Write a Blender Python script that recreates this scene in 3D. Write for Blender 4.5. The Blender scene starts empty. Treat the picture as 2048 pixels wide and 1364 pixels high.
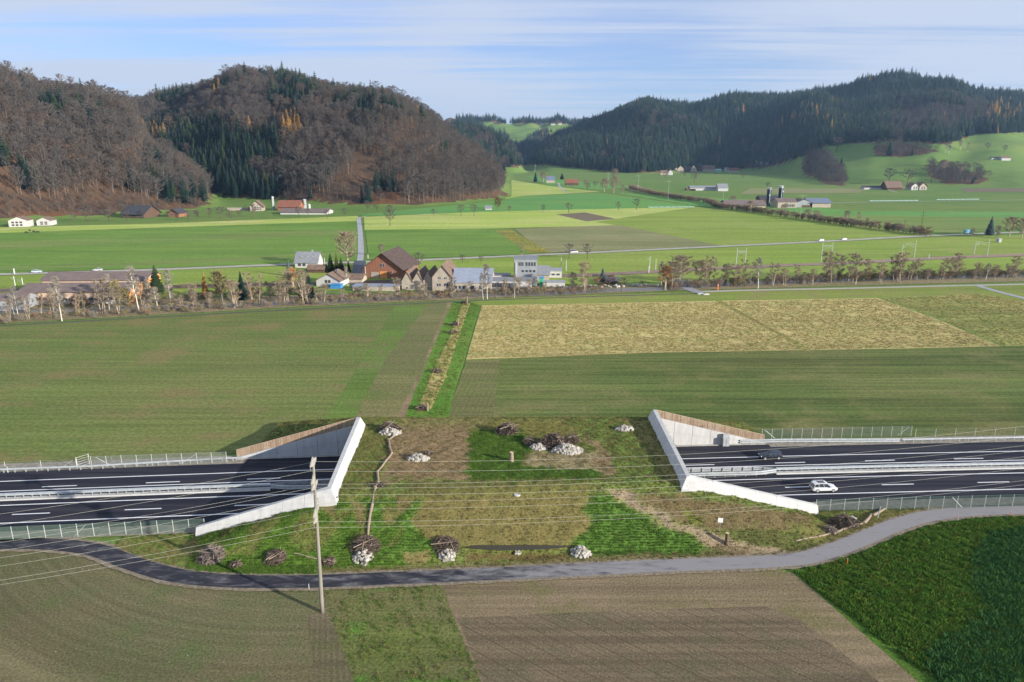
import bpy, math, random
import numpy as np
from mathutils import Vector, Matrix
from mathutils.geometry import tessellate_polygon
import mathutils.noise as mn

sc = bpy.context.scene
R = math.radians
# ------------------------------------------------------------------ camera
F = 1420.0
PITCH = math.atan((682 - 300) / F)
CAMH = 60.0
cam_data = bpy.data.cameras.new("camera")
cam = bpy.data.objects.new("camera", cam_data)
sc.collection.objects.link(cam)
cam.location = (0, 0, CAMH)
cam.rotation_euler = (math.pi / 2 - PITCH, 0, 0)
cam_data.sensor_width = 36.0
cam_data.lens = 36.0 * F / 2048.0
cam_data.clip_start = 1.0
cam_data.clip_end = 30000.0
sc.camera = cam
# ------------------------------------------------------------------ light
SUN_EL, SUN_AZ = R(16.0), R(121.0)          # azimuth clockwise from +Y
sun_dir = Vector((math.sin(SUN_AZ) * math.cos(SUN_EL), math.cos(SUN_AZ) * math.cos(SUN_EL), math.sin(SUN_EL)))
sd = bpy.data.lights.new("sun", 'SUN')
sd.energy = 4.8
sd.angle = R(0.5)
sd.color = (1.0, 0.93, 0.82)
so = bpy.data.objects.new("sun", sd)
sc.collection.objects.link(so)
so.rotation_euler = sun_dir.to_track_quat('Z', 'Y').to_euler()

world = bpy.data.worlds.new("World")
sc.world = world
world.use_nodes = True
wt = world.node_tree
wt.nodes.clear()
def N(t, kind, **kw):
    n = t.nodes.new(kind)
    for k, v in kw.items():
        if k.startswith('i_'):
            key = k[2:]
            n.inputs[int(key) if key.isdigit() else key].default_value = v
        else:
            setattr(n, k, v)
    return n
def L(t, a, b):
    t.links.new(a, b)
w_out = N(wt, 'ShaderNodeOutputWorld')
w_bg = N(wt, 'ShaderNodeBackground')
w_bg.inputs['Strength'].default_value = 0.125
sky = N(wt, 'ShaderNodeTexSky', sky_type='NISHITA', sun_disc=False)
sky.sun_elevation = SUN_EL
sky.sun_rotation = SUN_AZ
sky.altitude = 500
sky.air_density = 1.0
sky.dust_density = 0.6
sky.ozone_density = 2.5
geo = N(wt, 'ShaderNodeTexCoord')
sep = N(wt, 'ShaderNodeSeparateXYZ')
L(wt, geo.outputs['Generated'], sep.inputs[0])
def wmath(op, a, b=None, clamp=False):
    n = N(wt, 'ShaderNodeMath', operation=op, use_clamp=clamp)
    for i, v in enumerate((a, b)):
        if v is None: continue
        if isinstance(v, (int, float)): n.inputs[i].default_value = v
        else: L(wt, v, n.inputs[i])
    return n.outputs[0]
zz = wmath('ADD', wmath('MAXIMUM', sep.outputs['Z'], 0.0), 0.035)
cx = wmath('DIVIDE', sep.outputs['X'], zz)
cy = wmath('DIVIDE', sep.outputs['Y'], zz)
# long cloud streaks lying across the view
comb = N(wt, 'ShaderNodeCombineXYZ')
L(wt, wmath('MULTIPLY', cx, 0.13), comb.inputs[0])
L(wt, wmath('ADD', wmath('MULTIPLY', cy, 1.05), wmath('MULTIPLY', cx, 0.03)), comb.inputs[1])
n1 = N(wt, 'ShaderNodeTexNoise', noise_dimensions='2D')
n1.inputs['Scale'].default_value = 1.15
n1.inputs['Detail'].default_value = 7
n1.inputs['Roughness'].default_value = 0.60
n1.inputs['Distortion'].default_value = 0.25
L(wt, comb.outputs[0], n1.inputs['Vector'])
comb2 = N(wt, 'ShaderNodeCombineXYZ')
L(wt, wmath('MULTIPLY', cx, 0.30), comb2.inputs[0])
L(wt, wmath('MULTIPLY', cy, 0.22), comb2.inputs[1])
n2 = N(wt, 'ShaderNodeTexNoise', noise_dimensions='2D')
n2.inputs['Scale'].default_value = 1.1
n2.inputs['Detail'].default_value = 4
L(wt, comb2.outputs[0], n2.inputs['Vector'])
cs = wmath('ADD', wmath('MULTIPLY', n1.outputs['Fac'], 0.72), wmath('MULTIPLY', n2.outputs['Fac'], 0.5))
ramp = N(wt, 'ShaderNodeMapRange')
ramp.inputs['From Min'].default_value = 0.42
ramp.inputs['From Max'].default_value = 0.70
ramp.inputs['To Min'].default_value = 0.28
ramp.inputs['To Max'].default_value = 0.95
ramp.interpolation_type = 'SMOOTHSTEP'
L(wt, cs, ramp.inputs['Value'])
mixc = N(wt, 'ShaderNodeMixRGB')
L(wt, ramp.outputs[0], mixc.inputs['Fac'])
hue = N(wt, 'ShaderNodeMixRGB', blend_type='MULTIPLY')
hue.inputs['Fac'].default_value = 1.0
L(wt, sky.outputs[0], hue.inputs[1])
hue.inputs[2].default_value = (0.46, 0.53, 0.78, 1)
L(wt, hue.outputs[0], mixc.inputs[1])
mixc.inputs[2].default_value = (2.62, 2.95, 3.62, 1)
L(wt, mixc.outputs[0], w_bg.inputs['Color'])
L(wt, w_bg.outputs[0], w_out.inputs['Surface'])
# ------------------------------------------------------------------ exposure
vs = sc.view_settings
vs.view_transform = 'Standard'
vs.look = 'None'
vs.exposure = 0.95
vs.gamma = 1.0
vs.use_curve_mapping = False
sc.cycles.max_bounces = 6
sc.cycles.diffuse_bounces = 2
sc.cycles.glossy_bounces = 2
sc.cycles.transmission_bounces = 2
sc.cycles.volume_bounces = 0
sc.cycles.transparent_max_bounces = 4

# ------------------------------------------------------------------ helpers
COL = sc.collection
CP, SP = math.cos(PITCH), math.sin(PITCH)
def G(px, py, z=0.0):
    """the point of the plane at height z seen at this spot of the survey view"""
    a = (px - 1024) / F; b = (682 - py) / F
    t = (z - CAMH) / (-SP + b * CP)
    return (a * t, (CP + b * SP) * t)
def PJ(x, y, z):
    d = y * CP - (z - CAMH) * SP
    v = y * SP + (z - CAMH) * CP
    return 1024 + F * x / d, 682 - F * v / d
def depth(x, y, z=0):
    return y * CP - (z - CAMH) * SP
def tag(o, label=None, cat=None, group=None, kind=None):
    if label: o['label'] = label
    if cat: o['category'] = cat
    if group: o['group'] = group
    if kind: o['kind'] = kind
    return o
def link(name, me, parent=None, loc=None, rz=None, kind=None):
    o = bpy.data.objects.new(name, me)
    COL.objects.link(o)
    if parent is not None: o.parent = parent
    if loc is not None: o.location = loc
    if rz is not None: o.rotation_euler = (0, 0, rz)
    if kind: o['kind'] = kind
    return o
def thing(name, label, cat, loc=(0, 0, 0), rz=0, group=None):
    o = bpy.data.objects.new(name, None)
    COL.objects.link(o)
    o.empty_display_size = 0.2
    o.location = loc
    o.rotation_euler = (0, 0, rz)
    return tag(o, label, cat, group)
def copy_tree(root, parent=None):
    c = root.copy()
    COL.objects.link(c)
    if parent is not None: c.parent = parent
    for ch in list(root.children): copy_tree(ch, c)
    return c

class MB:
    """collects faces, then becomes one mesh"""
    def __init__(s): s.v = []; s.f = []; s.m = []
    def add(s, vs, fs, mi=0):
        b = len(s.v)
        s.v.extend([tuple(p) for p in vs])
        for f in fs:
            s.f.append([b + i for i in f]); s.m.append(mi)
    def box(s, c, d, rz=0.0, mi=0):
        x, y, z = d[0] / 2, d[1] / 2, d[2] / 2
        ca, sa = math.cos(rz), math.sin(rz)
        P = []
        for i in (-1, 1):
            for j in (-1, 1):
                for k in (-1, 1):
                    a, b = i * x, j * y
                    P.append((c[0] + a * ca - b * sa, c[1] + a * sa + b * ca, c[2] + k * z))
        s.add(P, [(0, 1, 3, 2), (4, 6, 7, 5), (0, 4, 5, 1), (2, 3, 7, 6), (0, 2, 6, 4), (1, 5, 7, 3)], mi)
    def tube(s, p0, p1, r0, r1=None, n=6, mi=0, cap=True):
        r1 = r0 if r1 is None else r1
        p0, p1 = Vector(p0), Vector(p1)
        d = (p1 - p0)
        if d.length < 1e-6: return
        d.normalize()
        u = d.orthogonal().normalized(); w = d.cross(u)
        P = []
        for p, r in ((p0, r0), (p1, r1)):
            for i in range(n):
                a = 2 * math.pi * i / n
                P.append(p + u * (r * math.cos(a)) + w * (r * math.sin(a)))
        fs = [(i, (i + 1) % n, n + (i + 1) % n, n + i) for i in range(n)]
        if cap: fs += [tuple(range(n - 1, -1, -1)), tuple(range(n, 2 * n))]
        s.add(P, fs, mi)
    def prism(s, poly, z0, z1, mi=0):
        """vertical prism over a 2-D polygon given counter-clockwise; z1 may be a list"""
        n = len(poly)
        zt = z1 if isinstance(z1, (list, tuple)) else [z1] * n
        zb = z0 if isinstance(z0, (list, tuple)) else [z0] * n
        P = [(p[0], p[1], zb[i]) for i, p in enumerate(poly)] + [(p[0], p[1], zt[i]) for i, p in enumerate(poly)]
        s.add(P, [tuple(range(n - 1, -1, -1)), tuple(range(n, 2 * n))] + [(i, (i + 1) % n, n + (i + 1) % n, n + i) for i in range(n)], mi)
    def loft(s, rings, mi=0, cap=True):
        n = len(rings[0])
        P = [p for r in rings for p in r]
        fs = []
        for k in range(len(rings) - 1):
            for i in range(n):
                fs.append((k * n + i, k * n + (i + 1) % n, (k + 1) * n + (i + 1) % n, (k + 1) * n + i))
        if cap: fs += [tuple(range(n - 1, -1, -1)), tuple((len(rings) - 1) * n + i for i in range(n))]
        s.add(P, fs, mi)
    def mesh(s, name, mats, smooth=False):
        me = bpy.data.meshes.new(name)
        me.from_pydata(s.v, [], s.f)
        mats = mats if isinstance(mats, (list, tuple)) else [mats]
        for m in mats: me.materials.append(m)
        if len(mats) > 1: me.polygons.foreach_set('material_index', s.m)
        if smooth: me.polygons.foreach_set('use_smooth', [True] * len(me.polygons))
        me.update()
        return me
    def build(s, name, mats, parent=None, smooth=False, kind=None, loc=None, rz=None):
        return link(name, s.mesh(name, mats, smooth), parent, loc, rz, kind)

def npmesh(name, V, faces, mats, mi=None, smooth=False):
    """fast mesh from an (n,3) array and an (m,k) array of equal-length faces (or list of such arrays)"""
    if not isinstance(faces, list): faces = [faces]
    me = bpy.data.meshes.new(name)
    me.vertices.add(len(V)); me.vertices.foreach_set('co', np.asarray(V, np.float32).ravel())
    loops = np.concatenate([f.ravel() for f in faces]).astype(np.int32)
    cnt = np.concatenate([np.full(len(f), f.shape[1]) for f in faces]).astype(np.int32)
    st = np.concatenate([[0], np.cumsum(cnt)[:-1]]).astype(np.int32)
    me.loops.add(len(loops)); me.loops.foreach_set('vertex_index', loops)
    me.polygons.add(len(cnt)); me.polygons.foreach_set('loop_start', st)
    try: me.polygons.foreach_set('loop_total', cnt)
    except Exception: pass
    for m in (mats if isinstance(mats, (list, tuple)) else [mats]): me.materials.append(m)
    if mi is not None: me.polygons.foreach_set('material_index', np.asarray(mi, np.int32))
    if smooth: me.polygons.foreach_set('use_smooth', [True] * len(cnt))
    me.update(calc_edges=True); me.validate()
    return me

# ------------------------------------------------------------------ materials
def newmat(name, rough=0.85, spec=0.3, metal=0.0):
    m = bpy.data.materials.new(name)
    m.use_nodes = True
    t = m.node_tree
    b = t.nodes['Principled BSDF']
    b.inputs['Roughness'].default_value = rough
    b.inputs['Metallic'].default_value = metal
    if 'Specular IOR Level' in b.inputs: b.inputs['Specular IOR Level'].default_value = spec
    return m, t, b
def c4(c): return (c[0], c[1], c[2], 1.0)
def mixn(t, fac, a, b, mode='MIX'):
    n = N(t, 'ShaderNodeMixRGB', blend_type=mode)
    for i, v in ((0, fac), (1, a), (2, b)):
        if isinstance(v, (int, float)): n.inputs[i].default_value = v
        elif isinstance(v, tuple): n.inputs[i].default_value = c4(v)
        else: L(t, v, n.inputs[i])
    return n.outputs[0]
def rng(t, val, a, b, c=0.0, d=1.0, smooth=True):
    n = N(t, 'ShaderNodeMapRange')
    n.interpolation_type = 'SMOOTHSTEP' if smooth else 'LINEAR'
    for k, v in (('From Min', a), ('From Max', b), ('To Min', c), ('To Max', d)): n.inputs[k].default_value = v
    L(t, val, n.inputs['Value'])
    return n.outputs[0]
def noise(t, vec, scale, detail=4, rough=0.55, dist=0.0):
    n = N(t, 'ShaderNodeTexNoise')
    n.inputs['Scale'].default_value = scale
    n.inputs['Detail'].default_value = detail
    n.inputs['Roughness'].default_value = rough
    n.inputs['Distortion'].default_value = dist
    L(t, vec, n.inputs['Vector'])
    return n.outputs['Fac']
def mapped(t, vec, rz=0.0, scale=(1, 1, 1), loc=(0, 0, 0)):
    n = N(t, 'ShaderNodeMapping')
    n.inputs['Rotation'].default_value = (0, 0, rz)
    n.inputs['Scale'].default_value = scale
    n.inputs['Location'].default_value = loc
    L(t, vec, n.inputs['Vector'])
    return n.outputs[0]
def bump(t, b, h, strength=0.4, dist=0.1):
    n = N(t, 'ShaderNodeBump')
    n.inputs['Strength'].default_value = strength
    n.inputs['Distance'].default_value = dist
    L(t, h, n.inputs['Height'])
    L(t, n.outputs[0], b.inputs['Normal'])
def plain(name, col, rough=0.8, var=0.15, scale=3.0, metal=0.0, spec=0.3, objrand=0.0, bmp=0.0, streak=None):
    """one colour with a soft mottling of dirt and wear"""
    m, t, b = newmat(name, rough, spec, metal)
    tc = N(t, 'ShaderNodeTexCoord').outputs['Object']
    if streak: tc = mapped(t, tc, scale=streak)
    n = noise(t, tc, scale, 5, 0.6)
    lo = tuple(x * (1 - var) for x in col); hi = tuple(min(1, x * (1 + var)) for x in col)
    c = mixn(t, rng(t, n, 0.3, 0.7), lo, hi)
    if objrand:
        oi = N(t, 'ShaderNodeObjectInfo')
        c = mixn(t, 1.0, c, mixn(t, oi.outputs['Random'], (1 - objrand,) * 3, (1 + objrand,) * 3), 'MULTIPLY')
    L(t, c, b.inputs['Base Color'])
    if bmp: bump(t, b, n, bmp, 0.05)
    return m
LIFT = 1.32
def field_mat(name, c1, c2, c3=None, ang=0.0, big=0.02, row=None, rowstr=0.0, streak=0.3, fine=1.4, finestr=0.35, bmp=0.5, patch=None, seed=0.0, rowcol=None, tram=None, swirl=None):
    """ground cover: broad mottling, long working streaks along ang, drill rows, clods"""
    c1, c2 = [tuple(v * LIFT for v in c) for c in (c1, c2)]
    if c3: c3 = tuple(v * LIFT for v in c3)
    m, t, b = newmat(name, 0.95, 0.1)
    tc = N(t, 'ShaderNodeTexCoord').outputs['Object']
    tc = mapped(t, tc, loc=(seed * 37.1, seed * 11.3, 0))
    n_big = noise(t, tc, big, 5, 0.6)
    col = mixn(t, rng(t, n_big, 0.36, 0.64), c1, c2)
    st = noise(t, mapped(t, tc, rz=-ang, scale=(0.012, 0.55, 1)), 1.0, 4, 0.7)
    st2 = noise(t, mapped(t, tc, rz=-ang, scale=(0.03, 0.13, 1)), 1.0, 3, 0.6)
    if swirl:
        vm = N(t, 'ShaderNodeVectorMath', operation='DISTANCE'); L(t, N(t, 'ShaderNodeTexCoord').outputs['Object'], vm.inputs[0]); vm.inputs[1].default_value = (swirl[0], swirl[1], 0)
        cmb = N(t, 'ShaderNodeCombineXYZ'); L(t, vm.outputs['Value'], cmb.inputs[0])
        st = noise(t, mapped(t, cmb.outputs[0], scale=(0.62, 1, 1)), 1.0, 4, 0.7)
        col = mixn(t, 1.0, col, mixn(t, rng(t, noise(t, mapped(t, cmb.outputs[0], scale=(0.16, 1, 1)), 1.0, 2, 0.6), .35, .65), (0.86,) * 3, (1.14,) * 3), 'MULTIPLY')
    k = 1 - streak
    st3 = noise(t, mapped(t, tc, rz=-ang, scale=(0.003, 0.045, 1)), 1.0, 3, 0.6)
    col = mixn(t, 1.0, col, mixn(t, rng(t, st3, 0.35, 0.65), (k + .06, k + .04, k + .06), (1.12, 1.08, 1.1)), 'MULTIPLY')
    col = mixn(t, 1.0, col, mixn(t, rng(t, st, 0.35, 0.65), (k, k, k), (1 + streak * .6,) * 3), 'MULTIPLY')
    if c3:
        mid = noise(t, tc, patch or 0.09, 6, 0.68)
        f = N(t, 'ShaderNodeMath', operation='ADD'); L(t, mid, f.inputs[0])
        g = N(t, 'ShaderNodeMath', operation='MULTIPLY'); L(t, st2, g.inputs[0]); g.inputs[1].default_value = 0.6
        L(t, g.outputs[0], f.inputs[1])
        col = mixn(t, rng(t, f.outputs[0], 0.78, 1.02), col, c3)
    nf = noise(t, tc, fine, 6, 0.75)
    k = finestr
    col = mixn(t, 1.0, col, mixn(t, rng(t, nf, 0.3, 0.7), (1 - k,) * 3, (1 + k,) * 3), 'MULTIPLY')
    hgt = nf
    if row:
        w = N(t, 'ShaderNodeTexWave', bands_direction='Y', wave_profile='SIN')
        w.inputs['Scale'].default_value = 2 * math.pi / 20.0 / row * 1.0
        w.inputs['Distortion'].default_value = 0.6
        w.inputs['Detail'].default_value = 1
        w.inputs['Detail Scale'].default_value = 0.6
        L(t, mapped(t, tc, rz=-ang), w.inputs['Vector'])
        rf = rng(t, w.outputs['Fac'], 0.2, 0.8, 0.0, rowstr)
        col = mixn(t, rf, col, rowcol if rowcol else tuple(x * 0.45 for x in c1))
    if tram:
        ta, tp, tcol = tram
        w = N(t, 'ShaderNodeTexWave', bands_direction='Y', wave_profile='SIN')
        w.inputs['Scale'].default_value = 2 * math.pi / 20.0 / tp
        w.inputs['Distortion'].default_value = 0.15
        L(t, mapped(t, tc, rz=-ta), w.inputs['Vector'])
        brk = noise(t, tc, 0.5, 3, 0.6)
        col = mixn(t, rng(t, w.outputs['Fac'], 0.965, 0.995, 0.0, 0.38), col, tcol)
        col = mixn(t, rng(t, w.outputs['Fac'], 0.035, 0.0, 0.0, 0.22), col, tuple(x * 1.6 for x in tcol))
    L(t, col, b.inputs['Base Color'])
    bump(t, b, hgt, bmp, 0.25)
    return m
# ------------------------------------------------------------------ terrain
def gd(py):                                  # distance on level ground from the row of the survey view
    return CAMH / math.tan(PITCH + math.atan((py - 682) / F))
def el(py):                                  # elevation angle of a row
    return math.atan((682 - py) / F) - PITCH
def hill_table(rows, tree):
    """rows: column, skyline row, foot distance, ridge distance -> arrays"""
    q = np.array([(r[0] - 1024) / F / 1.04 for r in rows])
    d0 = np.array([float(r[2]) for r in rows])
    d1 = np.array([float(r[3]) for r in rows])
    z1 = np.array([max(0.0, CAMH + r[3] * math.tan(el(r[1])) - tree) for r in rows])
    return q, d0, d1, z1
HILLS = {
 'A': (hill_table([(-1500,140,560,1000),(-600,105,580,960),(-200,105,600,950),(0,124,640,950),(60,140,650,960),(130,160,660,980),(180,160,670,1000),(240,178,690,1000),
      (275,195,700,1000),(284,235,705,985),(300,270,712,970),(325,287,720,950),(350,303,735,930),(380,326,748,900),(407,354,756,870),(418,400,764,800),(425,440,770,790)], 22), 1.0, 22),
 'B': (hill_table([(-400,210,1080,1500),(150,205,1050,1500),(290,190,1000,1480),(340,184,960,1480),(400,174,930,1450),(430,162,910,1440),(480,152,890,1380),(540,160,870,1340),(600,144,835,1300),
      (660,157,815,1280),(700,170,805,1270),(760,177,800,1260),(800,192,800,1250),(860,224,810,1230),(900,254,830,1220),(950,289,870,1200),(985,318,905,1150),(1008,345,940,1110),(1024,380,985,1060),(1030,420,1010,1060)], 20), 0.95, 22),
 'C': (hill_table([(500,240,3000,4200),(700,236,3000,4200),(880,236,3000,4200),(960,234,2950,4200),(1050,236,2950,4200),(1100,238,2950,4200),(1160,244,3000,4200),(1250,245,3000,4200),(1500,245,3000,4200)], 22), 1.1, 22),
 'E': (hill_table([(780,240,1700,2300),(860,244,1700,2350),(915,246,1750,2400),(960,252,1850,2450),(985,268,1900,2350),(1010,282,1900,2250),(1030,296,1900,2200),(1042,312,1950,2150),(1050,335,2000,2150)], 18), 0.9, 20),
 'D': (hill_table([(1030,345,2250,2500),(1050,320,2200,2700),(1075,300,2050,2850),(1100,280,2000,2900),(1130,262,2000,2950),(1161,246,1980,2950),(1211,231,1950,2950),(1240,217,1930,2930),(1293,200,1900,2900),(1337,202,1950,2900),(1381,206,2050,2900),
      (1431,196,2150,2900),(1498,194,2150,2900),(1551,185,2100,2900),(1600,181,1700,2850),(1660,178,1450,2800),(1700,167,1350,2700),(1749,156,1300,2600),(1794,154,1280,2550),(1888,157,1260,2500),(1928,168,1240,2500),
      (2008,177,1220,2480),(2048,181,1200,2450),(2300,190,1150,2400),(3000,190,1000,2400)], 22), 1.0, 22),
}
def hills(x, y):
    """height and the hill it belongs to, for arrays"""
    x = np.asarray(x, float); y = np.asarray(y, float)
    yy = np.maximum(y, 50.0)
    q = x / yy
    best = np.zeros_like(q); which = np.zeros(q.shape, int)
    for k, key in enumerate(HILLS):
        (Q, D0, D1, Z1), p, _ = HILLS[key]
        d0 = np.interp(q, Q, D0); d1 = np.interp(q, Q, D1); z1 = np.interp(q, Q, Z1)
        if key in ('C', 'E'):
            z1 = z1 * ((q > Q[0]) & (q < Q[-1]))
        s = (yy - d0) / np.maximum(d1 - d0, 30)
        f = np.where(s < 1, np.sin(np.clip(s, 0, 1) * np.pi / 2) ** (p * 1.12), 1 - 0.55 * np.clip((s - 1) / 1.2, 0, 1))
        if key == 'D':
            g = np.clip(s, 0, 1) ** 1.12
            w = np.clip((q - 0.40) / 0.06, 0, 1)
            f = np.where(s < 1, f * (1 - w) + g * w, f)
        h = np.where(s > 0, z1 * f, 0)
        m = h > best
        best = np.where(m, h, best); which = np.where(m, k + 1, which)
    return best, which
_rs = np.random.RandomState(7)
_W = [(_rs.uniform(-1, 1, 2) / w, _rs.uniform(0, 6.28), a) for w, a in [(60, 1.0), (75, 1.0), (45, .8), (36, .7), (28, .5), (22, .45), (90, 1.2), (110, 1.3), (17, .3), (140, 1.5)] for _ in range(3)]
def rough(x, y):
    r = np.zeros_like(x)
    for (k, ph, a) in _W: r = r + a * np.sin(x * k[0] * 2.2 + y * k[1] * 2.2 + ph)
    return r
def T(x, y):
    x = np.asarray(x, float); y = np.asarray(y, float)
    h, w = hills(x, y)
    big_ = np.where(w == 5, 15.0, 8.0) * np.clip(h / 90.0, 0, 1)
    wl_ = np.where(w == 5, 62.0, 40.0)
    sp = np.sin(x / wl_ + 1.3 * np.sin(y / (wl_ * 2.1))) * .6 + np.sin((x * .6 + y * .5) / wl_ * 1.3 + 2) * .4 + np.sin((x * .9 - y * .35) / wl_ * .7 + 4) * .5
    h = h + big_ * sp * np.where((w == 1) | (w == 2) | (w == 5), 1, .4)
    amp = np.clip(h / 60.0, 0, 1) * np.where(w == 5, 1.6, 1.9)
    return h + rough(x, y) * amp * np.where(w == 3, 2.0, 1.0)
def TZ(x, y): return float(T(np.array([x]), np.array([y]))[0])
def hit(px, py):
    """where the line of sight meets the terrain"""
    a = (px - 1024) / F; b = (682 - py) / F
    dx, dy, dz = a, CP + b * SP, -SP + b * CP
    t = np.arange(60, 5200, 2.0)
    z = CAMH + dz * t
    h = T(dx * t, dy * t)
    i = np.argmax(z <= h)
    if z[i] > h[i]: i = len(t) - 1
    return float(dx * t[i]), float(dy * t[i]), float(max(h[i], 0))

def inpoly(px, py, poly):
    px = np.asarray(px, float); py = np.asarray(py, float)
    r = np.zeros(px.shape, bool)
    n = len(poly)
    for i in range(n):
        x0, y0 = poly[i]; x1, y1 = poly[(i + 1) % n]
        if y0 == y1: continue
        c = ((y0 > py) != (y1 > py)) & (px < (x1 - x0) * (py - y0) / (y1 - y0) + x0)
        r ^= c
    return r
# open meadows on the slopes, as seen from the survey point
MEADOWS = [
 [(418,392),(430,388),(470,402),(520,406),(548,402),(552,425),(410,440),(412,415)],
 [(1010,336),(1060,330),(1090,330),(1250,346),(1500,338),(1560,330),(1610,312),(1655,291),(1745,284),(1800,282),(1890,289),(1935,275),(1950,268),(2100,264),(3200,255),(3200,480),(1000,480)],
 [(945,244),(975,243),(1000,247),(1100,247),(1155,250),(1140,262),(1110,268),(1085,262),(1060,276),(1045,292),(1030,290),(1010,270),(985,262)],
]
KNOLL = [(1612,308),(1650,295),(1668,325),(1690,340),(1690,372),(1650,368),(1606,345),(1604,322)]
SPINNEY = [(1745,293),(1800,286),(1870,300),(1880,303),(1800,315),(1750,312)]
SPINNEY2 = [(1855,330),(1900,335),(1960,345),(1978,358),(1960,368),(1890,368),(1860,350)]
def forest_mask(x, y, h):
    px, py = PJ(x, y, h)
    ok = h > 1.5
    for m in MEADOWS: ok &= ~inpoly(px, py, m)
    ok |= inpoly(px, py, KNOLL) | inpoly(px, py, SPINNEY) | inpoly(px, py, SPINNEY2)
    return ok, px, py

def axis(segs):
    a = []
    for lo, hi, st in segs: a.extend(np.arange(lo, hi, st).tolist())
    a.append(segs[-1][1])
    return np.array(a)
xs = axis([(-9000, -2400, 400), (-2400, -1500, 30), (-1500, 2000, 12), (2000, 3000, 30), (3000, 9000, 400)])
ys = axis([(-2000, 400, 200), (400, 560, 40), (560, 1600, 10), (1600, 3300, 18), (3300, 4800, 40), (4800, 9000, 400)])
X, Y = np.meshgrid(xs, ys)
Z = T(X, Y)
fm, _, _ = forest_mask(X, Y, Z)
nx, ny = len(xs), len(ys)
V = np.stack([X.ravel(), Y.ravel(), Z.ravel() - 0.03], 1)
ii = (np.arange(ny - 1)[:, None] * nx + np.arange(nx - 1)[None, :]).ravel()
faces = np.stack([ii, ii + 1, ii + nx + 1, ii + nx], 1)
m, t, b = newmat("ground_cover", 0.95, 0.1)
tc = N(t, 'ShaderNodeTexCoord').outputs['Object']
big = noise(t, tc, 0.006, 6, 0.6)
grass = mixn(t, rng(t, big, 0.35, 0.65), (0.085, 0.165, 0.034), (0.135, 0.185, 0.045))
grass = mixn(t, rng(t, noise(t, tc, 0.03, 6, 0.7), 0.45, 0.75), grass, (0.065, 0.135, 0.030))
grass = mixn(t, 0.35, grass, mixn(t, rng(t, noise(t, tc, 0.35, 5, 0.7), 0.3, 0.7), (0.06, 0.09, 0.02), (0.14, 0.17, 0.05)))
litter = mixn(t, rng(t, noise(t, tc, 0.03, 6, 0.7), 0.35, 0.65), (0.085, 0.058, 0.040), (0.150, 0.085, 0.048))
litter = mixn(t, rng(t, noise(t, tc, 0.01, 4, 0.6), 0.55, 0.7), litter, (0.17, 0.075, 0.035))
at = N(t, 'ShaderNodeAttribute', attribute_name='wood')
wf = N(t, 'ShaderNodeMath', operation='ADD'); L(t, at.outputs['Fac'], wf.inputs[0])
w2 = N(t, 'ShaderNodeMath', operation='MULTIPLY_ADD'); L(t, noise(t, tc, 0.05, 5, 0.6), w2.inputs[0]); w2.inputs[1].default_value = 0.5; w2.inputs[2].default_value = -0.25
L(t, w2.outputs[0], wf.inputs[1])
L(t, mixn(t, rng(t, wf.outputs[0], 0.4, 0.6), mixn(t, 1.0, grass, (1.25,) * 3, 'MULTIPLY'), mixn(t, 1.0, litter, (.85,) * 3, 'MULTIPLY')), b.inputs['Base Color'])
bump(t, b, noise(t, tc, 0.25, 6, 0.7), 0.6, 1.0)
M_ground = m
me = npmesh("ground", V, faces, [m], smooth=True)
a = me.attributes.new('wood', 'FLOAT', 'POINT')
a.data.foreach_set('value', fm.ravel().astype(np.float32))
link("ground", me, kind='structure')

# ------------------------------------------------------------------ fields, paths, water
LEV = [0.0]
def sheet(name, poly, mat, z=None, world=False, kind='structure'):
    """a field outline laid as its own sheet a little above the ground"""
    if z is None:
        LEV[0] += 0.004
        z = LEV[0]
    P = [Vector((*p, 0)) for p in poly] if world else [Vector((*G(*p), 0)) for p in poly]
    far = max(p.y for p in P)
    if far > 260: z += 0.03
    tri = tessellate_polygon([P])
    V = [(p.x, p.y, z) for p in P]
    fs = []
    for a_, b_, c_ in tri:
        n = (P[b_] - P[a_]).cross(P[c_] - P[a_]).z
        fs.append((a_, b_, c_) if n > 0 else (a_, c_, b_))
    me = bpy.data.meshes.new(name); me.from_pydata(V, [], fs); me.materials.append(mat)
    o = link(name, me)
    if kind: o['kind'] = kind
    return o
def ribbon(name, pts, width, mat, z, kind='structure', closed=False, resample=2.0, wob=0.0):
    """a strip of even width along a polyline of world points"""
    P = smooth_line(pts, resample)
    V, fs = [], []
    for i, p in enumerate(P):
        d = (P[min(i + 1, len(P) - 1)] - P[max(i - 1, 0)]).normalized()
        nrm = Vector((-d.y, d.x, 0))
        w = width / 2 + (random.uniform(-wob, wob) if wob else 0)
        w2_ = width / 2 + (random.uniform(-wob, wob) if wob else 0)
        V += [tuple(p + nrm * w + Vector((0, 0, z))), tuple(p - nrm * w2_ + Vector((0, 0, z)))]
        if i: fs.append((2 * i - 2, 2 * i - 1, 2 * i + 1, 2 * i))
    me = bpy.data.meshes.new(name); me.from_pydata(V, [], fs); me.materials.append(mat)
    return link(name, me, kind=kind)
def smooth_line(pts, step=2.0):
    P = [Vector((p[0], p[1], 0)) for p in pts]
    out = []
    for i in range(len(P) - 1):
        a_, b_, c_, d_ = P[max(i - 1, 0)], P[i], P[i + 1], P[min(i + 2, len(P) - 1)]
        n = max(2, int((c_ - b_).length / step))
        for k in range(n):
            s = k / n
            out.append(0.5 * ((2 * b_) + (c_ - a_) * s + (2 * a_ - 5 * b_ + 4 * c_ - d_) * s * s + (3 * b_ - a_ - 3 * c_ + d_) * s ** 3))
    out.append(P[-1])
    return out
GR = random.Random(3)
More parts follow.
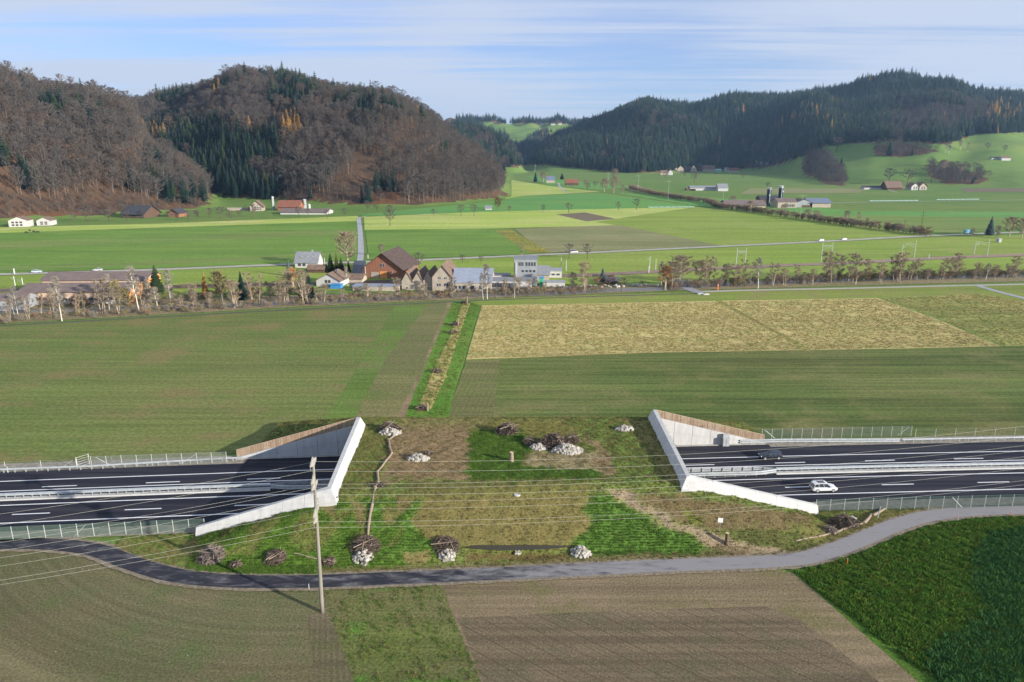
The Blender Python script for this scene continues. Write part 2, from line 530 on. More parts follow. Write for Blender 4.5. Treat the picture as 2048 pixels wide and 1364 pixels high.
M_olive = field_mat("young_olive_crop", (0.092, 0.125, 0.032), (0.112, 0.130, 0.040), (0.140, 0.122, 0.048), ang=R(4), streak=0.16, fine=1.1, finestr=0.30, patch=0.05)
M_oliver = field_mat("striped_olive_crop", (0.078, 0.112, 0.028), (0.102, 0.122, 0.036), (0.125, 0.122, 0.045), ang=R(6), streak=0.30, fine=1.1, finestr=0.28, seed=2, patch=0.04)
M_soilrow = field_mat("drilled_soil", (0.140, 0.132, 0.054), (0.120, 0.128, 0.048), (0.10, 0.12, 0.035), ang=R(76), row=1.3, rowstr=0.16, streak=0.15, seed=4)
M_soilrow2 = field_mat("drilled_soil_rows", (0.150, 0.138, 0.062), (0.120, 0.128, 0.045), (0.09, 0.12, 0.03), ang=R(84), row=1.2, rowstr=0.22, streak=0.2, seed=5)
M_green = field_mat("lush_strip_grass", (0.062, 0.150, 0.018), (0.088, 0.165, 0.026), (0.11, 0.15, 0.03), ang=R(80), streak=0.12, fine=1.8, finestr=0.45, bmp=0.8)
M_greenband = field_mat("green_regrowth", (0.078, 0.132, 0.025), (0.092, 0.130, 0.034), (0.12, 0.115, 0.045), ang=R(70), streak=0.15, fine=1.3, finestr=0.3)
M_dirt = field_mat("bare_dirt", (0.20, 0.145, 0.085), (0.165, 0.125, 0.07), (0.12, 0.12, 0.05), streak=0.2, fine=2.0)
M_straw = field_mat("dry_straw", (0.34, 0.285, 0.115), (0.31, 0.265, 0.105), (0.25, 0.24, 0.085), ang=R(84), streak=0.18, fine=0.9, finestr=0.40, bmp=0.9)
M_strawg = field_mat("green_straw", (0.19, 0.20, 0.06), (0.23, 0.20, 0.07), (0.12, 0.16, 0.04), ang=R(10), streak=0.2, fine=0.9, finestr=0.5, bmp=0.9, seed=7)
M_verge = field_mat("verge_grass", (0.135, 0.185, 0.034), (0.165, 0.19, 0.045), (0.17, 0.15, 0.06), ang=R(3), streak=0.15, fine=1.5)
M_mead = field_mat("meadow_grass", (0.088, 0.168, 0.028), (0.108, 0.176, 0.034), (0.13, 0.20, 0.038), ang=R(3), streak=0.14, big=0.008, fine=0.4, finestr=0.15, patch=0.012)
M_mead2 = field_mat("bright_grass", (0.145, 0.212, 0.034), (0.168, 0.220, 0.042), (0.19, 0.22, 0.055), ang=R(14), streak=0.14, big=0.008, fine=0.4, finestr=0.15, patch=0.012, seed=3)
M_pale = field_mat("pale_grass", (0.235, 0.31, 0.058), (0.27, 0.32, 0.085), (0.33, 0.32, 0.12), ang=R(60), streak=0.16, big=0.008, fine=0.3, finestr=0.15, patch=0.01, seed=5)
M_teal = field_mat("blue_green_grass", (0.078, 0.190, 0.050), (0.090, 0.205, 0.045), (0.12, 0.205, 0.045), ang=R(10), streak=0.1, big=0.006, fine=0.2, finestr=0.12, patch=0.01, seed=6)
M_fbrown = field_mat("far_tilled", (0.175, 0.175, 0.080), (0.16, 0.17, 0.07), (0.14, 0.15, 0.06), ang=R(12), streak=0.18, big=0.01, fine=0.3, finestr=0.12, patch=0.02, seed=8)
M_fbrown2 = field_mat("far_dark_tilled", (0.13, 0.105, 0.075), (0.12, 0.10, 0.06), (0.13, 0.12, 0.06), ang=R(5), streak=0.15, fine=0.3, finestr=0.12, seed=9)
M_dkolive = field_mat("dull_grass", (0.115, 0.175, 0.042), (0.140, 0.175, 0.050), (0.1, 0.17, 0.03), ang=R(6), streak=0.2, big=0.01, fine=0.4, finestr=0.18, patch=0.02, seed=11)
M_flower = field_mat("flower_strip", (0.22, 0.19, 0.035), (0.17, 0.17, 0.04), (0.12, 0.15, 0.04), streak=0.25, fine=0.5, finestr=0.5)
M_near = field_mat("stony_soil", (0.112, 0.100, 0.052), (0.094, 0.094, 0.044), (0.078, 0.096, 0.036), ang=R(-6), streak=0.16, big=0.05, fine=3.0, finestr=0.42, bmp=0.9, patch=0.16, seed=12, swirl=(-30, 136))
M_tan = field_mat("tan_soil", (0.182, 0.142, 0.086), (0.148, 0.120, 0.068), (0.125, 0.11, 0.05), ang=R(4), streak=0.22, big=0.04, fine=3.0, finestr=0.35, bmp=0.8, patch=0.12, seed=13)
M_plough = field_mat("rowed_soil", (0.150, 0.118, 0.074), (0.132, 0.106, 0.064), (0.09, 0.083, 0.046), ang=R(-38.5), row=0.55, rowstr=0.22, streak=0.26, big=0.05, fine=3.2, finestr=0.35, bmp=0.9, patch=0.14, seed=14, tram=(R(-38.5), 2.6, (0.06, 0.045, 0.03)))
M_rough = field_mat("rough_grass", (0.100, 0.100, 0.040), (0.085, 0.105, 0.028), (0.060, 0.145, 0.018), ang=R(80), streak=0.16, big=0.08, fine=2.6, finestr=0.5, bmp=0.9, patch=0.12, seed=15)
M_cover = field_mat("dark_cover_crop", (0.050, 0.110, 0.014), (0.062, 0.120, 0.018), (0.065, 0.105, 0.018), ang=R(-40), streak=0.14, big=0.05, fine=3.2, finestr=0.6, bmp=1.0, patch=0.1, seed=16)
M_scrubfloor = field_mat("scrub_floor", (0.18, 0.145, 0.085), (0.14, 0.135, 0.060), (0.20, 0.15, 0.095), streak=0.1, fine=0.8, finestr=0.4, patch=0.08, seed=17)

# near side of the path
sheet("field", [(-700,1095),(0,1096),(100,1100),(180,1113),(250,1141),(330,1162),(420,1173),(560,1177),(645,1176),(662,1230),(735,1420),(-900,1420)], M_near)
sheet("field_margin", [(612,1228),(655,1228),(735,1420),(640,1420)], field_mat("margin_rows", (0.125,0.105,0.062), (0.10,0.095,0.045), (0.08,0.09,0.03), ang=R(104), row=0.7, rowstr=0.3, streak=0.2, fine=3, seed=20))
sheet("grass_strip", [(645,1176),(884,1166),(900,1215),(990,1420),(728,1420),(662,1230)], M_rough)
sheet("field", [(884,1166),(1024,1159),(1300,1148),(1545,1140),(1585,1146),(1660,1205),(1900,1420),(985,1420),(905,1230)], M_tan)
sheet("ploughed_field", [(915,1236),(1220,1222),(1530,1213),(1600,1240),(1830,1420),(990,1420)], M_plough)
sheet("cover_crop_field", [(1585,1143),(1650,1126),(1730,1099),(1800,1070),(1870,1046),(1950,1033),(2048,1030),(2300,1026),(2500,1420),(1900,1420)], M_cover)
# between motorway and river
sheet("crop_field", [(-1200,720),(-600,680),(0,652),(300,634),(600,617),(903,604),(800,845),(775,858),(480,905),(200,950),(0,965),(-400,985),(-900,1010)], M_olive)
sheet("green_band", [(790,612),(855,610),(770,720),(705,842),(638,856),(700,760)], M_greenband)
sheet("drilled_field", [(855,610),(903,604),(800,845),(775,858),(705,846),(770,720)], M_soilrow)
sheet("dirt_track", [(896,605),(904,604),(862,706),(803,850),(782,856),(840,745)], M_dirt)
sheet("grass_strip", [(904,604),(962,602),(946,665),(930,720),(905,800),(895,845),(803,850),(845,745)], M_green)
sheet("straw_strip", [(926,604),(941,604),(912,690),(889,760),(862,818),(834,822),(868,740),(902,670)], M_straw)
sheet("crop_field", [(932,722),(1300,706),(1600,702),(2010,693),(2500,680),(3200,690),(3200,860),(2300,880),(2048,889),(1500,880),(1310,850),(890,852),(905,800)], M_oliver)
sheet("drilled_field", [(932,722),(1000,719),(992,780),(985,845),(892,848),(906,800)], M_soilrow2)
sheet("grass_verge", [(941,604),(1024,596),(1330,586),(2048,570),(2900,552),(3000,600),(2048,606),(1960,588),(1760,596),(1440,602),(962,612)], M_verge)
sheet("straw_field", [(964,611),(1200,607),(1437,602),(1520,650),(1612,701),(1300,706),(932,720),(948,664)], M_straw)
sheet("straw_field", [(1437,602),(1600,599),(1762,596),(1880,640),(2006,693),(1800,698),(1612,701),(1520,650)], M_straw)
sheet("straw_field", [(1762,596),(1960,588),(2048,604),(2900,600),(3000,680),(2500,682),(2006,693),(1880,640)], M_strawg)
sheet("farm_track", [(1430,602),(1443,602),(1530,650),(1625,701),(1612,702),(1520,650)], M_strawg)
sheet("farm_track", [(1755,596),(1763,596),(1885,640),(2012,693),(2002,693),(1878,640)], M_dkolive)
# river belt and the fields behind it
sheet("riverbank", [(-1200,690),(-600,672),(0,648),(300,631),(600,614),(900,600),(1400,580),(2048,563),(2900,545),(2900,520),(2048,548),(1700,556),(1400,566),(1050,575),(700,588),(300,600),(0,612),(-1200,640)], M_scrubfloor)
m, t, b = newmat("river_water", 0.4, 0.4)
b.inputs['Base Color'].default_value = (0.15, 0.135, 0.105, 1)
tc = N(t, 'ShaderNodeTexCoord').outputs['Object']
bump(t, b, noise(t, tc, 0.8, 4, 0.6), 0.25, 0.2)
M_water = m
ribbon("river", [G(-1200,652), G(-300,636), G(0,625), G(300,615), G(600,606), G(900,592), G(1100,588), G(1240,580), G(1330,578), G(1460,569), G(1700,561), G(2048,552), G(2900,532)], 7.0, M_water, 0.12)
sheet("meadow", [(-1500,570),(-600,562),(0,552),(590,532),(1000,516),(1440,496),(1830,476),(2048,470),(2900,440),(2900,500),(2048,545),(1400,562),(700,580),(0,604),(-1500,640)], M_mead2)
sheet("field", [(-1500,488),(-600,468),(0,458),(300,451),(716,436),(722,521),(590,527),(0,547),(-1500,566)], M_mead)
sheet("pale_strip", [(-1500,482),(-600,464),(0,455),(300,448),(716,432),(716,442),(300,456),(0,466),(-1500,496)], M_pale)
sheet("dull_strip", [(-1500,520),(0,484),(150,478),(716,458),(717,470),(300,486),(0,498),(-1500,534)], M_dkolive)
sheet("dull_strip", [(-1500,556),(0,532),(300,522),(719,503),(721,512),(590,519),(300,530),(0,543),(-1500,564)], M_dkolive)
sheet("meadow", [(730,458),(1000,454),(1070,507),(1000,511),(738,519)], M_mead)
sheet("pale_strip", [(728,434),(960,424),(1200,418),(1392,414),(1235,451),(1000,457),(729,460)], M_pale)
sheet("bright_field", [(1235,451),(1190,444),(1392,414),(1620,436),(1855,471),(1640,482),(1440,491)], M_mead2)
sheet("tilled_field", [(1028,458),(1235,450),(1440,491),(1250,500),(1090,506)], M_fbrown)
sheet("flower_strip", [(988,461),(1022,459),(1100,504),(1062,507)], M_flower)
sheet("tilled_patch", [(1112,429),(1170,425),(1232,438),(1172,443)], M_fbrown2)
sheet("blue_green_field", [(728,433),(716,430),(1010,400),(1045,392),(1200,386),(1392,413),(1200,418),(960,424)], M_teal)
sheet("grass_slope", [(1010,399),(1022,360),(1100,372),(1200,384),(1045,392)], M_pale)
sheet("blue_green_field", [(1215,384),(1290,390),(1510,400),(1700,422),(2048,424),(2900,420),(2900,448),(2048,458),(1862,468),(1620,434),(1392,412)], M_teal)
sheet("dull_field", [(1660,430),(2048,436),(2900,430),(2900,448),(2048,458),(1862,468),(1740,452)], M_dkolive)
sheet("tilled_field", [(1500,377),(1740,377),(1716,386),(1480,388)], M_fbrown)
sheet("tilled_field", [(1920,377),(2300,375),(2300,384),(1930,384)], M_fbrown2)
sheet("tilled_patch", [(1248,372),(1275,370),(1310,383),(1262,383)], M_fbrown)
sheet("pale_strip", [(1050,352),(1100,356),(1260,374),(1200,380),(1100,372)], M_teal)
# tracks and roads beyond the river
M_road = plain("pale_tarmac", (0.36, 0.34, 0.28), 0.85, 0.12, 0.2)
M_gravel = plain("gravel", (0.36, 0.33, 0.27), 0.9, 0.15, 1.5)
M_track = plain("dark_track", (0.085, 0.075, 0.065), 0.9, 0.2, 0.8)
def gl(*pts): return [G(*p) for p in pts]
ribbon("main_road", gl((-1500,585),(-600,566),(0,549),(300,540),(590,528.5),(800,522),(1000,513.5),(1200,504.5),(1440,493),(1640,483.5),(1830,473),(1940,468.5),(2100,463),(2900,440)), 6.2, M_road, 0.16, resample=8)
ribbon("side_road", gl((720,522),(722,500),(720,460),(717,436)), 3.6, plain("grey_tarmac", (0.34,0.34,0.36), 0.85, 0.15, 0.3), 0.20, resample=8)
ribbon("side_road", gl((714,575),(717,550),(719,530),(720,523)), 6.5, plain("wet_tarmac", (0.055,0.065,0.09), 0.6, 0.2, 0.3), 0.19, resample=4)
ribbon("field_track", gl((-1200,712),(-600,684),(0,652),(300,635),(600,619),(900,604),(1100,596),(1300,590),(1400,587)), 1.8, M_track, 0.10, resample=4)
ribbon("gravel_lane", gl((1400,584),(1500,581),(1700,577),(1900,572),(2048,569),(2900,551)), 3.2, M_gravel, 0.14, resample=4)
ribbon("bridge_lane", gl((1355,560),(1368,570),(1382,580),(1404,586)), 5.0, plain("lane_tarmac", (0.26,0.26,0.28), 0.85, 0.12, 0.5), 0.17)
ribbon("farm_lane", gl((1950,570),(1990,582),(2048,597),(2140,622)), 3.0, plain("lane_concrete", (0.30,0.31,0.33), 0.85, 0.1, 0.5), 0.15)
ribbon("railway_ballast", gl((-1500,620),(-600,600),(0,582),(450,572),(700,566),(1100,553),(1250,547),(1460,536),(1700,526),(1830,519),(2048,510),(2900,478)), 9.0, plain("ballast", (0.15,0.12,0.10), 0.95, 0.25, 0.6), 0.18, resample=6)
for off in (-2.6, -1.2, 1.2, 2.6):
    pts = smooth_line(gl((-600,600),(0,582),(450,572),(700,566),(1100,553),(1250,547),(1460,536),(1700,526),(1830,519),(2048,510),(2900,478)), 20)
    mb = MB()
    for a_, b_ in zip(pts[:-1], pts[1:]): mb.tube(a_ + Vector((0, off, .32)), b_ + Vector((0, off, .32)), 0.08, n=4, cap=False)
    tag(mb.build("railway_rail", plain("rail_steel", (0.20, 0.15, 0.12), 0.5, 0.1, metal=0.6)), kind='structure')
ribbon("farm_drive", gl((1117,366),(1120,374),(1128,382),(1140,386)), 4.0, M_gravel, 0.2, resample=6)
ribbon("farm_drive", gl((1765,376),(1790,384),(1796,385)), 3.0, M_gravel, 0.2, resample=6)
ribbon("farm_drive", gl((1663,406),(1760,404),(1960,401),(2200,398)), 4.0, M_gravel, 0.14, resample=6)
ribbon("farm_drive", gl((717,436),(740,432),(800,430),(900,427),(1010,425),(1200,418),(1392,413)), 2.6, M_gravel, 0.14, resample=6)
# ------------------------------------------------------------------ the near path
M_path = None
m, t, b = newmat("path_asphalt", 0.85, 0.2)
tc = N(t, 'ShaderNodeTexCoord').outputs['Object']
sx = N(t, 'ShaderNodeSeparateXYZ'); L(t, tc, sx.inputs[0])
lightpart = rng(t, sx.outputs['X'], -30, 36, 0.12, 1.05)
nn = noise(t, mapped(t, tc, scale=(0.25, 0.9, 1)), 1.0, 6, 0.7, 0.5)
s1 = N(t, 'ShaderNodeMath', operation='MULTIPLY_ADD'); L(t, nn, s1.inputs[0]); s1.inputs[1].default_value = 2.6; s1.inputs[2].default_value = -1.30
s2 = N(t, 'ShaderNodeMath', operation='ADD', use_clamp=True); L(t, s1.outputs[0], s2.inputs[0]); L(t, lightpart, s2.inputs[1])
s3 = rng(t, s2.outputs[0], 0.0, 1.0)
colr = mixn(t, s3, (0.024, 0.025, 0.034), (0.235, 0.225, 0.225))
colr = mixn(t, 1.0, colr, mixn(t, noise(t, tc, 5, 5, 0.7), (0.75,) * 3, (1.25,) * 3), 'MULTIPLY')
L(t, colr, b.inputs['Base Color'])
bump(t, b, noise(t, tc, 12, 3, 0.6), 0.25, 0.02)
M_path = m
M_shoulder = plain("path_shoulder_gravel", (0.20, 0.165, 0.115), 0.95, 0.35, 2.2)
path_px = [(-900,1112),(-400,1094),(0,1089),(100,1090),(190,1101),(265,1128),(345,1151),(435,1162),(560,1165),(700,1161.5),(1024,1147.5),(1300,1134),(1560,1123),(1645,1108),(1725,1079),(1790,1052),(1860,1033),(1950,1023),(2048,1020),(2600,1008)]
path_w = [G(*p) for p in path_px]
ribbon("path_shoulder", path_w, 4.5, M_shoulder, 0.14, resample=0.8, wob=0.14)
ribbon("path", path_w, 3.15, M_path, 0.15, resample=0.8, wob=0.03)
PL = smooth_line(path_w, 1.0)
PLx = np.array([p.x for p in PL]); PLy = np.array([p.y for p in PL])
def path_y(x): return np.interp(x, PLx, PLy)

# ------------------------------------------------------------------ motorway
def cv(x): return 0.0703 * x - 0.00012 * x * x
M_asph = None
m, t, b = newmat("motorway_asphalt", 0.85, 0.15)
tc = N(t, 'ShaderNodeTexCoord').outputs['Object']
nn = noise(t, mapped(t, tc, rz=-R(4), scale=(0.03, 0.7, 1)), 1.0, 5, 0.6)
colr = mixn(t, rng(t, nn, 0.35, 0.65), (0.014, 0.016, 0.026), (0.036, 0.036, 0.044))
colr = mixn(t, 1.0, colr, mixn(t, noise(t, tc, 3, 5, 0.7), (0.85,) * 3, (1.15,) * 3), 'MULTIPLY')
L(t, colr, b.inputs['Base Color'])
bump(t, b, noise(t, tc, 14, 3, 0.6), 0.2, 0.02)
M_asph = m
M_line = plain("line_paint", (0.74, 0.74, 0.74), 0.6, 0.08, 3.0)
M_kerb = plain("kerb_concrete", (0.34, 0.33, 0.31), 0.9, 0.15, 1.0)
XR = np.arange(-260, 261, 4.0)
def strip(name, o0, o1, z, mat, x0=-260, x1=260, kind='structure'):
    xs_ = [x for x in XR if x0 < x < x1]; xs_ = [x0] + xs_ + [x1]
    V = []; fs = []
    for i, x in enumerate(xs_):
        V += [(x, o0 + cv(x), z), (x, o1 + cv(x), z)]
        if i: fs.append((2 * i - 2, 2 * i, 2 * i + 1, 2 * i - 1))
    me = bpy.data.meshes.new(name); me.from_pydata(V, [], fs); me.materials.append(mat)
    return link(name, me, kind=kind)
strip("motorway_bed", 106.9, 137.4, 0.15, M_gravel and plain("roadside_gravel", (0.24, 0.215, 0.17), 0.95, 0.25, 1.2))
strip("motorway_surface", 109.9, 133.4, 0.17, M_asph, -260, -53)
strip("motorway_surface", 109.9, 135.2, 0.17, M_asph, -53, 54)
strip("motorway_surface", 109.9, 133.9, 0.17, M_asph, 54, 260)
ZL = 0.185
mb = MB()
def flat_line(mb, o, x0, x1, w):
    n = max(1, int((x1 - x0) / 6))
    for k in range(n):
        a_, b_ = x0 + (x1 - x0) * k / n, x0 + (x1 - x0) * (k + 1) / n
        mb.add([(a_, o - w / 2 + cv(a_), ZL), (b_, o - w / 2 + cv(b_), ZL), (b_, o + w / 2 + cv(b_), ZL), (a_, o + w / 2 + cv(a_), ZL)], [(0, 1, 2, 3)])
for o in (112.75, 119.25, 124.9, 129.15):
    mb = MB(); flat_line(mb, o, -250, 250, 0.27)
    mb.build("road_marking", M_line, kind='structure')
# broken lane lines placed from the photograph's phase
def dashes(o, starts):
    for s_ in starts:
        mb = MB(); flat_line(mb, o, s_, s_ + 6.1, 0.27)
        mb.build("road_marking", M_line, kind='structure')
def xat(px, o):
    # x on the line at offset o seen in this column
    lo, hi = -250.0, 250.0
    for _ in range(50):
        mid = (lo + hi) / 2
        if PJ(mid, o + cv(mid), 0.17)[0] < px: lo = mid
        else: hi = mid
    return lo
a0 = xat(84, 126.1); dashes(126.1, [a0 + 18.3 * k for k in range(-8, 4)])
a0 = xat(1550, 126.1); dashes(126.1, [a0 + 18.3 * k for k in range(-1, 10)])
a0 = xat(24, 115.7); dashes(115.7, [a0 + 18.3 * k for k in range(-8, 3)])
a0 = xat(1570, 115.7); dashes(115.7, [a0 + 18.3 * k for k in range(0, 10)])

M_galv = plain("galvanised_steel", (0.46, 0.49, 0.50), 0.45, 0.12, 1.5, metal=0.35)
M_galvd = plain("weathered_steel", (0.40, 0.43, 0.41), 0.55, 0.12, 1.5, metal=0.3)
M_conc = plain("white_concrete", (0.43, 0.425, 0.41), 0.85, 0.07, 0.7, bmp=0.1)
M_conc2 = plain("grey_concrete", (0.30, 0.31, 0.30), 0.9, 0.12, 0.5, bmp=0.1)

def wbeam(mb, x0, x1, offf, z, side=1, step=4.0):
    """corrugated rail between x0 and x1, offset given by a function"""
    n = max(1, int(abs(x1 - x0) / step))
    prof = [(0.0, -0.17), (0.07, -0.12), (0.07, -0.06), (0.0, 0.0), (0.07, 0.06), (0.07, 0.12), (0.0, 0.17), (-0.04, 0.17), (-0.04, -0.17)]
    rings = []
    for k in range(n + 1):
        x = x0 + (x1 - x0) * k / n
        y = offf(x) + cv(x)
        rings.append([(x, y - side * p, z(x) + q if callable(z) else z + q) for p, q in prof])
    mb.loft(rings)
# median: two rails on posts over a low concrete strip
def median(x0, x1, label, group="median barrier stretches"):
    r = thing("median_barrier", label, "barrier", (0, 0, 0), 0, group)
    zb = 0.18
    mb = MB()
    n = int((x1 - x0) / 4)
    rings = []
    for k in range(n + 1):
        x = x0 + (x1 - x0) * k / n; y = 121.55 + cv(x)
        rings.append([(x, y - 0.62, zb), (x, y - 0.50, zb + 0.22), (x, y + 0.45, zb + 0.22), (x, y + 0.6, zb)])
    mb.loft(rings); mb.build("concrete_base", M_conc, r)
    for s_ in (-1, 1):
        mb = MB(); wbeam(mb, x0, x1, lambda x: 121.55 + s_ * 0.22, 0.18 + 0.93, side=-s_ if s_ > 0 else 1)
        mb.build("rail", M_galv, r)
    mb = MB(); n = int((x1 - x0) / 4)
    for k in range(n):
        a_ = x0 + (x1 - x0) * k / n; b_ = x0 + (x1 - x0) * (k + 1) / n
        mb.add([(a_, 121.3 + cv(a_), 1.30), (b_, 121.3 + cv(b_), 1.30), (b_, 121.8 + cv(b_), 1.30), (a_, 121.8 + cv(a_), 1.30),
                (a_, 121.3 + cv(a_), 1.27), (b_, 121.3 + cv(b_), 1.27), (b_, 121.8 + cv(b_), 1.27), (a_, 121.8 + cv(a_), 1.27)],
               [(0, 1, 2, 3), (7, 6, 5, 4), (0, 4, 5, 1), (2, 6, 7, 3), (0, 3, 7, 4), (1, 5, 6, 2)])
    mb.build("top_plate", M_galv, r)
    pm = MB(); pm.box((0, 0, 0.35), (0.07, 0.16, 0.60)); pm = pm.mesh("post", M_galvd)
    x = x0 + 0.7
    while x < x1:
        link("post", pm, r, (x, 121.55 + cv(x), 0.55 + zb - .3)); x += 1.45
    return r
median(-99, -44, "grey double-railed barrier between the carriageways west of the grassy bridge")
median(50.5, 112, "grey double-railed barrier between the carriageways beside the white estate car")
def split_median(x0, x1, apex, label):
    """the opened-out rails in front of a tunnel mouth"""
    r = thing("median_guard_rail", label, "guard rail", (0, 0, 0), 0)
    for s_ in (-1, 1):
        def off(x):
            d = abs(x - apex)
            return 121.55 + s_ * min(0.18 + d * 0.22, 1.0)
        lo, hi = min(x0, x1), max(x0, x1)
        for z in (0.62, 1.04):
            mb = MB(); wbeam(mb, lo, hi, off, z, side=-s_, step=1.5); mb.build("rail", M_galv, r)
        pm = MB(); pm.box((0, 0, 0.5), (0.10, 0.16, 1.0)); pm = pm.mesh("post", M_galvd)
        x = lo + 0.4
        while x < hi:
            link("post", pm, r, (x, off(x) + cv(x) + s_ * -0.12, 0.18)); x += 2.0
    return r
split_median(-26, -44, -44.2, "spread guard rails between the lanes at the shaded west tunnel mouth")
split_median(26, 50.5, 50.7, "spread guard rails between the lanes at the sunlit east tunnel mouth")

def guard_rail(label, x0, x1, offf, rails=(0.85,), zb=0.18, spacing=2.0):
    r = thing("guard_rail", label, "guard rail", (0, 0, 0), 0)
    for z in rails:
        mb = MB(); wbeam(mb, x0, x1, offf, zb + z - 0.1, side=1, step=2.0); mb.build("rail", M_galv, r)
    pm = MB(); pm.box((0, 0.06, 0.42), (0.10, 0.14, 0.85)); pm = pm.mesh("post", M_galvd)
    x = x0 + 0.5
    while x < x1:
        link("post", pm, r, (x, offf(x) + cv(x) + 0.06, zb)); x += spacing
    return r
guard_rail("single guard rail along the far verge from the west edge to the wooden screen", -104, -53.5, lambda x: 132.9 + 1.5 * max(0, min(1, (x + 82) / 25)))
guard_rail("double guard rail curving away from the east wooden screen past the dark car", 48, 82, lambda x: 135.6 - 1.1 * max(0, min(1, (x - 58) / 22)), rails=(0.5, 0.95), spacing=1.7)
guard_rail("single guard rail along the far verge at the east edge of the road", 82.5, 118, lambda x: 134.45)

# ------------------------------------------------------------------ fences
M_wire = plain("fence_wire", (0.34, 0.37, 0.35), 0.55, 0.1, 2.0, metal=0.3)
M_wiregreen = plain("green_fence_wire", (0.13, 0.19, 0.15), 0.6, 0.1, 2.0)
M_post = plain("fence_post_steel", (0.50, 0.53, 0.50), 0.5, 0.1, 2.0, metal=0.3)
def wire_fence(name, label, P, h, mesh_mat, spacing=2.5, dens=0.16, wr=0.012, braces=(), toprail=False, group=None, postr=0.05, zfun=None):
    """posts, wire netting and corner braces along a polyline"""
    r = thing(name, label, "fence", (P[0][0], P[0][1], 0), 0, group)
    o = Vector((P[0][0], P[0][1], 0))
    zf = zfun or (lambda x, y: 0.15)
    segs = []
    tot = 0
    for a_, b_ in zip(P[:-1], P[1:]):
        a_, b_ = Vector((*a_, 0)), Vector((*b_, 0)); segs.append((tot, a_, b_)); tot += (b_ - a_).length
    def at(s):
        for (t0, a_, b_) in reversed(segs):
            if s >= t0 - 1e-6:
                d = b_ - a_; return a_ + d * min(1.0, (s - t0) / d.length)
        return segs[0][1]
    pm = MB(); pm.tube((0, 0, -0.1), (0, 0, h + 0.06), postr, n=6); pm = pm.mesh("post", M_post)
    n = int(tot / spacing)
    pts = []
    for k in range(n + 1):
        p = at(tot * k / n); p.z = zf(p.x, p.y); pts.append(p.copy())
        link("post", pm, r, p - o)
    V = []; fs = []
    def bar3(p0, p1, rad):
        b0 = len(V)
        d = (p1 - p0).normalized(); u = d.orthogonal().normalized(); w = d.cross(u)
        for p in (p0, p1):
            for k in range(3):
                a = 2.094 * k
                V.append(tuple(p + u * rad * math.cos(a) + w * rad * math.sin(a)))
        fs.extend([(b0 + k, b0 + (k + 1) % 3, b0 + 3 + (k + 1) % 3, b0 + 3 + k) for k in range(3)])
    for a_, b_ in zip(pts[:-1], pts[1:]):
        d = b_ - a_
        nn_ = max(2, int(d.length / dens))
        for k in range(nn_):
            p = a_ + d * (k / nn_) - o
            bar3(p + Vector((0, 0, 0.03)), p + Vector((0, 0, h)), wr)
        nh = int(h / dens)
        for k in range(nh + 1):
            z = Vector((0, 0, 0.03 + (h - 0.03) * k / nh))
            bar3(a_ - o + z, b_ - o + z, wr * (1.9 if k == nh else 1.0))
    me = bpy.data.meshes.new("wire_mesh"); me.from_pydata(V, [], fs); me.materials.append(mesh_mat)
    link("wire_mesh", me, r, kind='stuff')
    for (s0, s1) in braces:
        a_ = at(s0); b_ = at(s1); mb = MB()
        mb.tube(a_ - o + Vector((0, 0, h * 0.92 + 0.15)), b_ - o + Vector((0, 0, 0.2)), 0.04, n=5)
        mb.build("brace", M_post, r)
    return r
FL = lambda xs_, off: [(x, off + cv(x)) for x in xs_]
wire_fence("wire_fence", "tall wire fence with pale posts behind the west guard rail", FL([-82, -70, -56.5], 134.0) , 2.3, M_wire, 2.65, braces=((1.0, 4), (20, 16.6)))
wire_fence("wire_fence", "short run of wire fence past the open gate at the west edge", FL([-104, -94, -84.5], 133.6), 2.0, M_wire, 5.2, dens=0.3, wr=0.007, braces=((19, 16.2),))
wire_fence("wire_fence", "tall wire fence with thin posts behind the east guard rails", FL([53.5, 62, 74, 86.5], 138.2), 2.2, M_wire, 2.2, braces=((0.6, 3.0), (32.4, 30)))
wire_fence("wire_fence", "low open wire fence with widely spaced posts at the east edge", FL([87, 100, 118], 137.4), 1.8, M_wire, 3.9, dens=0.35, wr=0.006)
wire_fence("wire_fence", "green wire fence between the motorway and the curving path west of the bridge", FL([-104, -90, -75, -60, -49.9], 107.3), 2.2, M_wiregreen, 2.45, dens=0.13, wr=0.016, braces=((36, 34),))
wire_fence("wire_fence", "green wire fence between the motorway and the path east of the bridge", FL([52, 62, 75, 90, 112], 106.6), 2.2, M_wiregreen, 2.45, dens=0.13, wr=0.016, braces=((24, 26),))
# gate standing open in the west fence
g = thing("field_gate", "open steel gate standing ajar in the wire fence at the west edge", "gate", (-84.6, 133.9 + cv(-84.6), 0.15), R(52))
for i in range(2):
    mb = MB(); mb.tube((i * 2.2, 0, 0), (i * 2.2, 0, 2.3), 0.07); mb.build("upright", M_post, g)
for i in range(5):
    mb = MB(); mb.tube((0, 0, 0.25 + i * 0.48), (2.2, 0, 0.25 + i * 0.48), 0.035); mb.build("bar", M_post, g)

